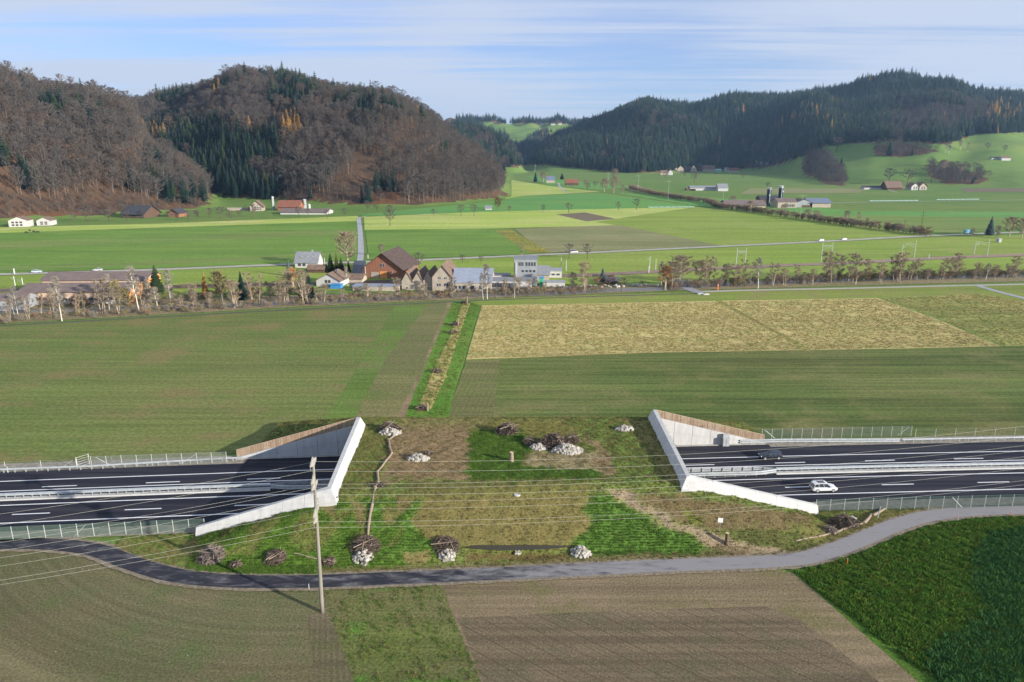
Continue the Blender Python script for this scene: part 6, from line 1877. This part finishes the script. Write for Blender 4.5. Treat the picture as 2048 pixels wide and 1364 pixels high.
# brown twin-roofed hall, front half and rear half are one building
o = gable("village_hall", "long brown hall with twin low roofs behind the birches", 150, 608, 212, 26, 36, 15, M_wbeige, M_roofpurple, R(2), wins=[(.02, .98, .05, .62, 16, 1)], cat="hall", over=.8, gcol=M_worange, base=(1.6, M_wwhite))
o2x, o2y = G(160, 590)
mb = MB()
sc_ = depth(o2x, o2y) / F
hw = 100 * sc_
sec = [(-7, 0), (-7, 7.2), (0, 9.4), (7, 7.2), (7, 0)]
mb.loft([[(-hw, a + 15.2, b_) for a, b_ in sec], [(hw, a + 15.2, b_) for a, b_ in sec]]); mb.build("rear_wall", M_wbeige, o)
for sgn in (-1, 1):
    mb = MB(); P_ = [(0, 9.45), (sgn * 7.8, 7.0), (sgn * 7.8, 7.2), (0, 9.65)]
    mb.loft([[(-hw - .8, a + 15.2, b_) for a, b_ in P_], [(hw + .8, a + 15.2, b_) for a, b_ in P_]]); mb.build("roof", M_roofpurple, o)
mb = MB(); mb.box((hw + .1, 15.2, 3.8), (.2, 13.4, 6.8)); mb.build("gable_cladding", M_worange, o)
gable("workshop", "dark low workshop at the western edge beside the brown hall", 4, 622, 74, 22, 30, 12, M_wgrey, M_roofpurple, R(8), cat="workshop")
gable("white_house", "white house with grey roof and three skylights by the valley road", 614, 536, 46, 12, 30, 9, M_wwhite, M_roofgrey, R(-3), wins=[(.1, .5, .25, .9, 2, 1)], skyl=3, chimney=True)
gable("garden_shed", "brown-roofed shed in front of the grey-roofed house", 632, 546, 34, 8, 15, 6, M_wdark, M_roofbrown, R(-4), cat="shed")
gable("chalet", "white gabled cottage with dark eaves beside the dark spruce", 661, 574, 50, 13, 27, 13, M_wwhite, M_roofbrown, R(-8), axis='y', wins=[(.35, .62, .55, 1.25, 2, 1), (.5, .75, .1, .5, 2, 1)], chimney=True, cat="cottage")
gable("cottage_annexe", "low brown-roofed annexe behind the white gabled cottage", 706, 566, 40, 9, 16, 8, M_wcream, M_roofbrown, R(-4), cat="annexe")
o = gable("big_barn", "big dark-brown boarded barn with orange doors at the crossroads", 775, 557, 84, 20, 51, 24, M_wbrown, plain('barn_roof_tiles', (0.075, 0.052, 0.045), .85, .3, .8), R(-10), axis='y', over=1.3, cat="barn",
      wins=[(.44, .56, 1.1, 1.6, 2, 1), (.68, .74, .5, .85, 1, 1)], doors=[(.42, .60, .75, M_worange), (.20, .40, .65, M_wcream)])
for i, (px, wv) in enumerate([(817, 24), (838, 24), (859, 24)]):
    gable("factory_unit", ["westernmost of the three small cream gabled workshops", "middle one of the three small cream gabled workshops", "easternmost of the three small cream gabled workshops"][i], px, 580, 21.6, 18, 36, 20, M_wcream, M_roofbrown, R(-3), axis='y', over=.3, wins=[(.35, .65, .15, .4, 1, 1)], cat="workshop", group="small gabled workshops")
gable("factory_house", "taller cream gabled workshop with arched windows at the end of the gable row", 888, 582, 40, 28, 52, 20, M_wcream, M_roofbrown, R(-4), axis='y', over=.5, wins=[(.22, .45, .30, .62, 2, 1), (.58, .82, .30, .62, 2, 1), (.3, .45, .85, 1.05, 2, 1), (.6, .75, .85, 1.05, 2, 1)], cat="workshop")
def block(name, label, px, py, wp, hp, dm, wall, roof, rz=0, wins=(), cat="building", parapet=.3, rows_=None, doors=()):
    x, y = G(px, py); s = depth(x, y) / F; w, h = wp * s, hp * s
    o = thing(name, label, cat, (x, y + dm / 2, 0), rz)
    mb = MB(); mb.box((0, 0, h / 2), (w, dm, h)); mb.build("wall", wall, o)
    mb = MB(); mb.box((0, 0, h + .12), (w + .5, dm + .5, .24)); mb.build("roof", roof, o)
    for (x0, x1, z0, z1, cols, rows) in wins:
        for i in range(cols):
            for j in range(rows):
                cw = (x1 - x0) / cols * w; ch = (z1 - z0) / rows * h
                cx_ = -w / 2 + w * x0 + cw * (i + .5); cz_ = z0 * h + ch * (j + .5)
                mb = MB(); mb.box((cx_, -dm / 2 - .03, cz_), (cw * .66 + .14, .06, ch * .7 + .14)); f_ = mb.build("window", M_wwhite, o)
                mb = MB(); mb.box((cx_, -dm / 2 - .08, cz_), (cw * .66, .05, ch * .7)); mb.build("pane", M_wpane, f_)
    return o
gable("factory_hall", "long cream factory hall with blue-grey metal roof and tall windows", 946, 584, 78, 19, 40, 22, M_wcream, M_roofmetal, R(-2), wins=[(.04, .34, .25, .8, 3, 1), (.44, .58, .2, .85, 1, 1), (.66, .8, .2, .85, 1, 1)], cat="factory", over=.3)
block("factory_wing", "flat-roofed white factory wing with a long band of narrow windows", 1020, 582, 88, 20, 9, M_wwhite, M_roofgrey, R(-2), wins=[(.02, .66, .3, .9, 18, 1)], cat="factory")
block("factory_upper_floor", "small white upper block with square windows behind the window band", 998, 569, 44, 18, 6, M_wwhite, M_roofgrey, R(-2), wins=[(.06, .34, .35, .85, 3, 1), (.62, .96, .35, .85, 3, 1)], cat="building")
o = block("tower_block", "grey concrete tower block rising above the factory", 1052, 572, 46, 54, 9, M_wgrey, M_roofgrey, R(-2), wins=[(.18, .42, .72, .92, 3, 1), (.48, .95, .72, .92, 4, 1), (.3, .95, .5, .62, 4, 1)], cat="tower block")
mb = MB(); mb.box((-4.4, -4.65, 5.4), (.6, .3, 10.8)); mb.build("corner_strip", M_wwhite, o)
mb = MB(); mb.tube((1.0, 0, 10.4), (1.0, 0, 12.6), .35, n=10); mb.build("chimney", M_wwhite, o)
gable("side_wing", "dark-roofed wing attached beside the grey tower block", 1079, 562, 40, 14, 28, 9, M_wcream, M_roofgrey, R(-2), cat="building")
block("white_hall", "low white hall with small square windows east of the tower block", 1102, 556, 44, 14, 9, M_wwhite, M_wgrey, R(-2), wins=[(.05, .95, .35, .7, 4, 1)], cat="hall")
block("shipping_container", "blue container beside the white gabled cottage", 672, 578, 22, 8, 3, M_wblue, M_wblue, R(-8), cat="container")
block("shipping_container", "green and blue container near the white hall", 1083, 572, 8, 16, 3, plain("green_sheet", (0.05, 0.35, 0.22), .5), M_wblue, R(-2), cat="container")
block("low_store", "long pale low store with grey roof before the white hall", 1108, 573, 44, 8, 5, M_wwhite, M_wgrey, R(-2), cat="store")
block("low_store", "long low grey-roofed store between the cottage and the gabled workshops", 752, 582, 92, 9, 6, M_wcream, M_roofmetal, R(-3), cat="store")
gable("garden_cabin", "small dark cabin with pitched roof beside the blue spruce", 1225, 568, 22, 7, 13, 5, M_wdark, M_roofgrey, R(-6), cat="cabin")
# farms below the western hill
gable("white_house", "westernmost white house at the foot of the wooded slope", 34, 454, 34, 13, 20, 12, M_wwhite, M_roofbrown, R(14), axis='y', wins=[(.12, .75, .12, .92, 3, 2)])
gable("pale_house", "smaller pinkish house beside the westernmost white one", 86, 451, 26, 10, 16, 11, M_wwhite, M_roofbrown, R(10), axis='y', wins=[(.2, .8, .15, .85, 2, 2)])
gable("farmhouse", "large dark farmhouse with sweeping roof below the bare wood", 271, 436, 50, 9, 23, 22, M_wdark, M_roofdark, R(-12), cat="farmhouse", over=1.6, wins=[(.6, .95, .2, .8, 4, 1)])
gable("chalet", "small dark timber chalet beside the sweeping-roofed farmhouse", 350, 434, 22, 9, 16, 12, M_wbrown, M_roofdark, R(-10), axis='y', over=1.4, wins=[(.2, .8, .3, .8, 3, 1)], cat="chalet")
gable("chalet", "cream gabled farmhouse in the meadow gap between the two hills", 511, 422, 25, 9, 20, 14, M_wcream, M_roofbrown, R(10), axis='y', over=1.2, wins=[(.1, .9, .15, .95, 4, 2)], cat="farmhouse")
block("retaining_wall", "long beige wall beside the cream gabled farmhouse", 476, 421, 42, 5, 3, M_wcream, M_wcream, 0, cat="wall")
gable("red_barn", "red-roofed barn between the silos below the rounded hill", 577, 421, 42, 8, 19, 18, M_wbrown, M_roofred, R(-2), over=1.2, cat="barn", wins=[(.35, .6, .3, .9, 2, 1)])
gable("long_shed", "long low white-sided cattle shed in front of the red-roofed barn", 608, 429, 94, 5, 10, 22, M_wwhite, M_roofpurple, R(-2), cat="shed", over=1.2)
def silo(px, py, hp, wp, label, mat, dome, group=None, rail=False):
    x, y = G(px, py); s = depth(x, y) / F; h, r_ = hp * s, wp * s / 2
    o = thing("silo", label, "silo", (x, y, 0), 0, group); n = 20
    ring = lambda k, z: [(r_ * k * math.cos(6.283 * j / n), r_ * k * math.sin(6.283 * j / n), z) for j in range(n)]
    mb = MB(); mb.loft([ring(1, 0), ring(1, h * .88)]); mb.build("tank", mat, o)
    mb = MB(); mb.loft([ring(1.03, h * .88), ring(1.03, h * .93), ring(.75, h * .97), ring(.2, h)]); mb.build("dome", dome, o)
    mb = MB(); mb.tube((0, -r_ * 1.05, 0), (0, -r_ * 1.05, h * .95), .25, n=5); mb.build("ladder", M_galvd, o)
    if rail:
        mb = MB()
        for j in range(n):
            a, b_ = ring(1.05, h * 1.0)[j], ring(1.05, h * 1.0)[(j + 1) % n]
            mb.tube(a, b_, .12, n=4); mb.tube(ring(1.05, h * .9)[j], a, .08, n=3)
        mb.build("railing", M_galv, o)
    return o
silo(547, 420, 27, 5, "slim grey silo west of the red-roofed barn", M_wgrey, M_wwhite)
silo(610, 418, 20, 7, "stout grey silo behind the long cattle shed", M_wgrey, M_wgrey)
silo(619, 421, 13, 5, "short pale silo in front of the stout one", M_wwhite, M_wwhite)
gable("field_hut", "tiny dark hut with white base beside the russet tree", 977, 420, 13, 4, 8, 6, M_wwhite, M_roofgrey, 0, cat="hut")
# silo farm
silo(1536, 412, 36, 8.5, "shorter dark blue silo with pale dome", M_dkblue, M_wgrey, rail=True)
silo(1559, 412, 40, 8.5, "taller dark blue silo with white dome", M_dkblue, M_wwhite, rail=True)
# round emblems and pale marks on the tanks
for px, hz_ in ((1536, .60), (1562, .80)):
    x, y = G(px, 412); s = depth(x, y) / F
    mb = MB(); mb.tube((x, y - 4.25 * s - .12, 36 * s * hz_), (x, y - 4.25 * s - .22, 36 * s * hz_), .9, n=14)
    tgt = [ob for ob in bpy.data.objects if ob.name.startswith('silo') and abs(ob.location.x - x) < 3 and ob.parent is None]
    e = mb.build("emblem", M_wwhite)
    if tgt:
        e.parent = tgt[0]; e.matrix_parent_inverse = Matrix.Translation(-tgt[0].location)
gable("long_barn", "long dark brown barn with low roof west of the dark silos", 1492, 416, 78, 6, 14, 26, M_wcream, M_roofpurple, 0, cat="barn", over=1.2)
gable("dark_barn", "dark round-shouldered barn behind the shorter dark silo", 1541, 406, 42, 8, 14, 16, M_wdark, M_roofdark, 0, cat="barn")
gable("ribbed_hall", "brown-roofed hall with pale ribbed front beside the taller dark silo", 1574, 416, 38, 12, 18, 20, M_wcream, M_roofpurple, 0, cat="hall", wins=[(.2, .9, .05, .75, 8, 1)])
gable("grey_shed", "open grey shed between the ribbed hall and the blue-roofed hall", 1608, 415, 32, 10, 16, 20, M_wgrey, M_roofpurple, 0, axis='y', cat="shed", doors=[(.35, .9, .5, M_wdark)])
gable("blue_roof_hall", "white hall with blue solar roof at the silo farm's end", 1640, 415, 42, 9.5, 17, 24, M_wcream, M_pv, 0, cat="hall", over=1.2)
gable("white_farm_wing", "long white low farm wing in the valley fields", 1408, 381, 56, 5, 9, 14, M_wwhite, M_roofgrey, 0, cat="farm building")
gable("white_farmhouse", "white farmhouse with steep grey roof joined to the long wing", 1446, 382, 20, 6, 14, 14, M_wwhite, M_roofgrey, 0, cat="farmhouse")
gable("low_shed", "small brown shed at the west end of the white farm", 1382, 381, 18, 3, 6, 10, M_wdark, M_roofbrown, 0, cat="shed")
# farmstead on the east side
gable("thatched_barn", "brown barn with steep hipped roof at the eastern farmstead", 1789, 380, 30, 6, 17, 20, M_wdark, M_roofbrown, 0, cat="barn", over=1.5)
gable("low_stable", "long low pale stable west of the steep-roofed barn", 1746, 379, 36, 4, 7, 12, M_wwhite, M_roofdark, 0, cat="stable")
gable("twin_chalet", "white chalet with brown gable at the eastern farmstead", 1829, 380, 16, 8, 14, 14, M_wwhite, M_roofbrown, R(6), axis='y', over=1.2, wins=[(.2, .8, .1, .9, 2, 2)], cat="chalet")
gable("twin_chalet", "second chalet, with wider eaves, at the farmstead's east end", 1845, 380, 16, 8, 15, 14, M_wcream, M_roofbrown, R(6), axis='y', over=1.2, wins=[(.2, .8, .1, .9, 2, 2)], cat="chalet")
gable("upper_farm", "small white farm high on the eastern pasture", 2012, 321, 18, 5, 9, 12, M_wwhite, M_roofbrown, 0, cat="farmhouse", onhill=True)
gable("upper_shed", "low white shed next to the farm on the eastern pasture", 1990, 319, 14, 3, 5, 8, M_wwhite, M_roofdark, 0, cat="shed", onhill=True)
gable("valley_house", "dark-roofed house with solar panels in the side valley", 1101, 366, 17, 6, 13, 14, M_wcream, M_pv, 0, onhill=True)
gable("valley_barn", "red-roofed barn in the side valley", 1144, 371, 26, 5, 12, 16, M_wdark, M_roofred, 0, cat="barn", onhill=True)
for px, py, w, he, hr, wall, roof, ax, lab in [
 (1328,350,14,5,9,M_wcream,M_roofbrown,'x',"westernmost brown-roofed house of the hamlet"),(1341,350,9,6,10,M_wwhite,M_roofbrown,'y',"small bright white gabled house of the hamlet"),
 (1347,340,13,7,14,M_wwhite,M_roofbrown,'y',"tall white house at the back of the hamlet"),(1361,345,13,7,13,M_wcream,M_roofdark,'y',"cream gabled house with dark roof in the hamlet"),
 (1376,345,11,6,12,M_wdark,M_roofdark,'x',"dark barn in the middle of the hamlet"),(1387,345,12,7,14,M_wcream,M_roofbrown,'y',"half-timbered gable beside the dark barn of the hamlet"),
 (1398,343,12,8,15,M_wdark,M_roofdark,'x',"tall black barn of the hamlet"),(1418,344,24,6,13,M_wcream,M_roofbrown,'x',"long brown-roofed farm building of the hamlet"),
 (1436,344,14,4,6,plain("green_tarpaulin",(0.22,0.5,0.42),.6),M_wrap,'x',"pale green covered shed of the hamlet"),(1454,343,8,4,8,M_wwhite,M_roofmetal,'x',"small grey shed near the hamlet's east end"),
 (1468,344,20,3,8,M_wwhite,M_roofred,'x',"long red-roofed shed at the hamlet's east end"),(1512,330,12,6,9,plain("pink_render",(0.5,0.22,0.17),.8),M_roofred,'y',"reddish house below the dark spruces"),
 (1526,331,22,3,7,M_wgrey,M_roofmetal,'x',"grey-roofed shed beside the reddish house")]:
    gable("hamlet_house", lab, px, py, w, he, hr, 10, wall, roof, 0, axis=ax, onhill=True, cat="barn" if 'barn' in lab else ("shed" if 'shed' in lab else "house"))
for i, (px, lab) in enumerate([(1084, "first tiny white farm house on the far crest"), (1106, "second tiny white house on the far crest"), (1120, "third tiny white house on the far crest")]):
    gable("crest_house", lab, px, 250 + i % 2, 8, 2.5, 4.5, 12, M_wwhite, M_roofbrown, 0, onhill=True)
def bale_row(px0, px1, py, label):
    x0, y0 = G(px0, py); x1, y1 = G(px1, py - 1)
    o = thing("silage_clamp", label, "silage bales", (x0, y0, 0))
    n = max(4, int(math.hypot(x1 - x0, y1 - y0) / 6)); mb = MB()
    for k in range(n):
        a = k / n; cx_ = (x1 - x0) * (a + .5 / n); cy_ = (y1 - y0) * (a + .5 / n)
        m2 = MB(); m2.tube((cx_ - 2.7, cy_, 1.0), (cx_ + 2.7, cy_, 0.7), .8, n=8); m2.build("bale", M_wrap, o)
bale_row(1738, 1836, 403.5, "long row of pale green wrapped silage west of the gap")
bale_row(1872, 1958, 401, "shorter row of pale green wrapped silage towards the east edge")
bale_row(1296, 1388, 416.5, "row of pale green wrapped silage beside the long hedge")

# ------------------------------------------------------------------ masts and poles beyond the river
def rail_mast(px, py, hp, label, group="railway catenary masts", arm=0):
    x, y = G(px, py); s = depth(x, y) / F; h = hp * s
    o = thing("railway_mast", label, "mast", (x, y, 0), 0, group)
    mb = MB(); mb.tube((0, 0, 0), (0, 0, h), .20, .14, n=6); mb.build("shaft", M_post if True else None, o)
    if arm:
        mb = MB(); mb.tube((0, 0, h * .78), (arm * s, 0, h * .86), .08, n=4); mb.tube((0, 0, h * .62), (arm * s, 0, h * .80), .06, n=4); mb.build("arm", M_galvd, o)
    return o
rail_mast(1472, 532, 36, "nearer mast of the catenary pair west of the white-stemmed birch", arm=16)
rail_mast(1490, 530, 34, "farther mast of the catenary pair west of the white-stemmed birch", arm=-16)
rail_mast(1642, 523, 38, "nearer mast of the catenary pair below the white estate car", arm=18)
rail_mast(1662, 521, 36, "farther mast of the catenary pair below the white estate car", arm=-18)
rail_mast(1803, 512, 24, "thin mast behind the tall one beneath the road junction", arm=6)
rail_mast(1828, 516, 35, "tall mast beneath the wooden twin pole", arm=-22)
rail_mast(1948, 509, 26, "thin mast near the roadside clump of trees", arm=8)
rail_mast(1974, 512, 34, "tall mast just before the roadside clump of trees", arm=-24)
rail_mast(1122, 541, 26, "taller white mast east of the tower block")
rail_mast(1132, 542, 22, "shorter white mast east of the tower block")
rail_mast(1299, 536, 24, "thin mast above the garden cabin", arm=-6)
rail_mast(1311, 540, 22, "shorter thin mast above the garden cabin")
rail_mast(48, 582, 27, "white mast behind the workshop near the western edge", arm=-10)
rail_mast(31, 574, 22, "thin white mast near the western edge", arm=-6)
rail_mast(650, 537, 22, "thin pale pole between the grey-roofed house and the golden cypress")
rail_mast(731, 556, 27, "white lamp pole at the west corner of the big brown barn")
def lattice_pole(px, py, hp, label, twin=False, onhill=False):
    if onhill: x, y, z = hit(px, py)
    else: x, y = G(px, py); z = 0
    s = depth(x, y, z) / F; h = hp * s
    o = thing("power_pole", label, "power pole", (x, y, z)); M_ = M_barkd if twin else M_galvd
    th = max(.22, .5 * s)
    for d_ in ((-.028 * h, .028 * h) if twin else (0,)):
        mb = MB(); mb.tube((d_, 0, 0), (d_ * .1, 0, h), th * .55, th * .35, n=6); mb.build("shaft", M_, o)
    for k, wv in ((.93, .10), (.82, .14)) if twin else ((.9, .16),):
        mb = MB(); mb.tube((-wv * h, 0, h * k), (wv * h, 0, h * k), th * .35, n=4); mb.build("crossarm", M_, o)
lattice_pole(1840, 472, 50, "tall dark wooden twin pole at the hedge's east end", twin=True)
lattice_pole(1808, 461, 22, "small dark pole just west of the wooden twin pole", twin=True)
lattice_pole(1600, 441, 54, "tall thin pylon in front of the ribbed hall")
lattice_pole(1336, 400, 40, "thin pylon beside the long hedge's west half")
lattice_pole(1445, 414, 34, "thin pylon in front of the white farmhouse")
lattice_pole(1276, 383, 34, "thin pylon by the tilled patch in the side valley")
lattice_pole(1216, 370, 24, "faint pylon where the side valley opens", onhill=True)
lattice_pole(1070, 345, 16, "faint pylon deep in the side valley", onhill=True)
def small_post(px, py, hp, label, mat, wp=2.0, cat="post", name="roadside_post"):
    x, y = G(px, py); s = depth(x, y) / F
    o = thing(name, label, cat, (x, y, 0)); mb = MB(); mb.tube((0, 0, 0), (0, 0, hp * s), wp * s / 2, wp * s / 2.4, n=8); mb.build("shaft", mat, o)
    mb = MB(); mb.tube((0, 0, hp * s), (0, 0, hp * s + .25), wp * s / 1.7, wp * s / 2, n=8); mb.build("cap", M_wwhite, o)
small_post(29, 548, 10, "white roadside column beside the valley road near the western edge", M_wwhite, 3)
small_post(736, 517, 7, "white post at the foot of the straight lane", M_wwhite, 2)
small_post(1435, 580, 10, "red and white post at the corner of the gravel lane", M_red, 3)
small_post(1857, 517, 7, "white post beside the railway near the thin mast", M_wwhite, 2)
small_post(1297, 546, 12, "white round lamp beside the railway above the cabin garden", M_wwhite, 3)
# truck and parked things by the roadside clump
p, a_ = main_at(1939, 1.4)
o = thing("blue_truck", "small blue truck on the valley road beside the roadside clump", "truck", p, a_)
mb = MB(); mb.box((-1.2, 0, 1.9), (5.2, 2.4, 2.6)); mb.build("cargo_box", plain("truck_blue", (0.2, 0.42, 0.5), .5), o)
mb = MB(); mb.loft([[(1.6, -1.15, .5), (1.6, 1.15, .5), (1.6, 1.15, 2.9), (1.6, -1.15, 2.9)], [(3.5, -1.15, .5), (3.5, 1.15, .5), (3.3, 1.1, 2.7), (3.3, -1.1, 2.7)]]); mb.build("cab", plain("cab_white", (0.7, 0.72, 0.74), .5), o)
mb = MB(); mb.box((3.42, 0, 2.15), (.1, 2.0, .8)); mb.build("windscreen", M_glass, o)
for fx in (-2.6, 2.6):
    for s in (-1, 1):
        w = MB(); w.tube((fx, s * .85, .5), (fx, s * 1.2, .5), .5, n=12); w.build("wheel", M_tyre, o)
block("white_container", "white box container beneath the roadside clump of trees", 2000, 485, 5, 7, 3, M_wwhite, M_wwhite, 0, cat="container")
# bridge rail and riverside boulders
for i, (a, b_) in enumerate((((1350, 556), (1384, 576)), ((1364, 556), (1404, 578)))):
    A, B = G(*a), G(*b_); o = thing("bridge_railing", ["dark railing on the west side of the lane bridge", "dark railing on the east side of the lane bridge"][i], "railing", (A[0], A[1], .2))
    d = Vector((B[0] - A[0], B[1] - A[1], 0))
    mb = MB(); mb.tube((0, 0, 1.1), d + Vector((0, 0, 1.1)), .06, n=4); mb.tube((0, 0, .6), d + Vector((0, 0, .6)), .04, n=4); mb.build("rail", M_galvd, o)
    pm = MB(); pm.tube((0, 0, 0), (0, 0, 1.1), .05, n=5); pm = pm.mesh("post", M_galvd)
    for k in range(9): link("post", pm, o, d * (k / 8))
mb = MB(); rr = random.Random(5)
for k in range(70):
    px = rr.uniform(1100, 1335); x, y = G(px, np.interp(px, [1100, 1335], [577, 571]) + rr.uniform(-2, 2)); stone_into(mb, (x, y, .4), rr.uniform(.4, .9), rr)
tag(mb.build("river_boulders", M_stone), "scatter of pale boulders lining the river bank near the cabin", "boulders", kind='stuff')
# white stacked timber beside the lane
for px, py, lab in ((1401, 589, "white flat slab lying where the lane meets the gravel road"), (1412, 590, "second pale slab lying just past the lane junction")):
    x, y = G(px, py); mb = MB(); mb.box((0, 0, .25), (2.6, 1.2, .4), .1); mb.box((.2, .1, .5), (1.6, .8, .1), .3); tag(mb.build("stone_slab", M_wwhite, loc=(x, y, .1)), lab, "slab")

# ------------------------------------------------------------------ haze
HAZE = True
if HAZE:
    m = bpy.data.materials.new("haze_air"); m.use_nodes = True; t = m.node_tree; t.nodes.clear()
    out = N(t, 'ShaderNodeOutputMaterial'); v = N(t, 'ShaderNodeVolumePrincipled')
    v.inputs['Color'].default_value = (0.45, 0.70, 1.0, 1)
    v.inputs['Density'].default_value = 0.000055
    v.inputs['Anisotropy'].default_value = 0.3
    L(t, v.outputs[0], out.inputs['Volume'])
    mb = MB(); mb.box((0, 4000, 198), (19000, 13000, 406)); o = mb.build("haze", m, kind='stuff')
    tag(o, "thin bluish air filling the whole valley", "haze")

# ------------------------------------------------------------------ cattle grazing by the western houses
M_cow = plain("black_hide", (0.03, 0.026, 0.024), .7)
def cow(px, py, ang, label, head_down=True):
    x, y = G(px, py)
    o = thing("cow", label, "cow", (x, y, 0.05), ang)
    mb = MB(); n = 10
    R_ = [(-1.05, 1.22, .16, .18), (-.95, 1.12, .30, .36), (-.5, 1.02, .36, .42), (0, .98, .38, .44), (.45, 1.0, .35, .46), (.75, 1.1, .26, .38), (1.0, 1.05 if head_down else 1.3, .16, .22), (1.3, .70 if head_down else 1.55, .12, .16), (1.48, .45 if head_down else 1.55, .13, .17), (1.68, .22 if head_down else 1.40, .08, .10)]
    mb.loft([[(a, w * math.cos(6.283 * k / n), z + h * math.sin(6.283 * k / n)) for k in range(n)] for a, z, w, h in R_])
    for s in (-1, 1):
        mb.tube((.68, s * .2, .95), (.70, s * .2, .45), .12, .07); mb.tube((.70, s * .2, .47), (.68, s * .2, 0), .07, .06)
        mb.tube((-.75, s * .2, 1.0), (-.66, s * .2, .72), .17, .11); mb.tube((-.66, s * .2, .74), (-.88, s * .2, .46), .10, .07); mb.tube((-.88, s * .2, .48), (-.84, s * .2, 0), .07, .06)
        hz_ = .62 if head_down else 1.68
        mb.tube((1.38, s * .1, hz_), (1.34, s * .30, hz_ + .05), .05, .02, n=4)
    mb.tube((-1.08, 0, 1.3), (-1.18, 0, .55), .035, .05, n=5)
    mb.build("body", M_cow, o, smooth=True)
cow(53, 467, .3, "black cow grazing farthest west below the white houses")
cow(60, 463, 2.6, "black cow standing behind the grazing pair", False)
cow(68, 465, .1, "black cow grazing in the middle of the small herd")
cow(76, 466, 3.3, "black cow grazing at the eastern end of the small herd")
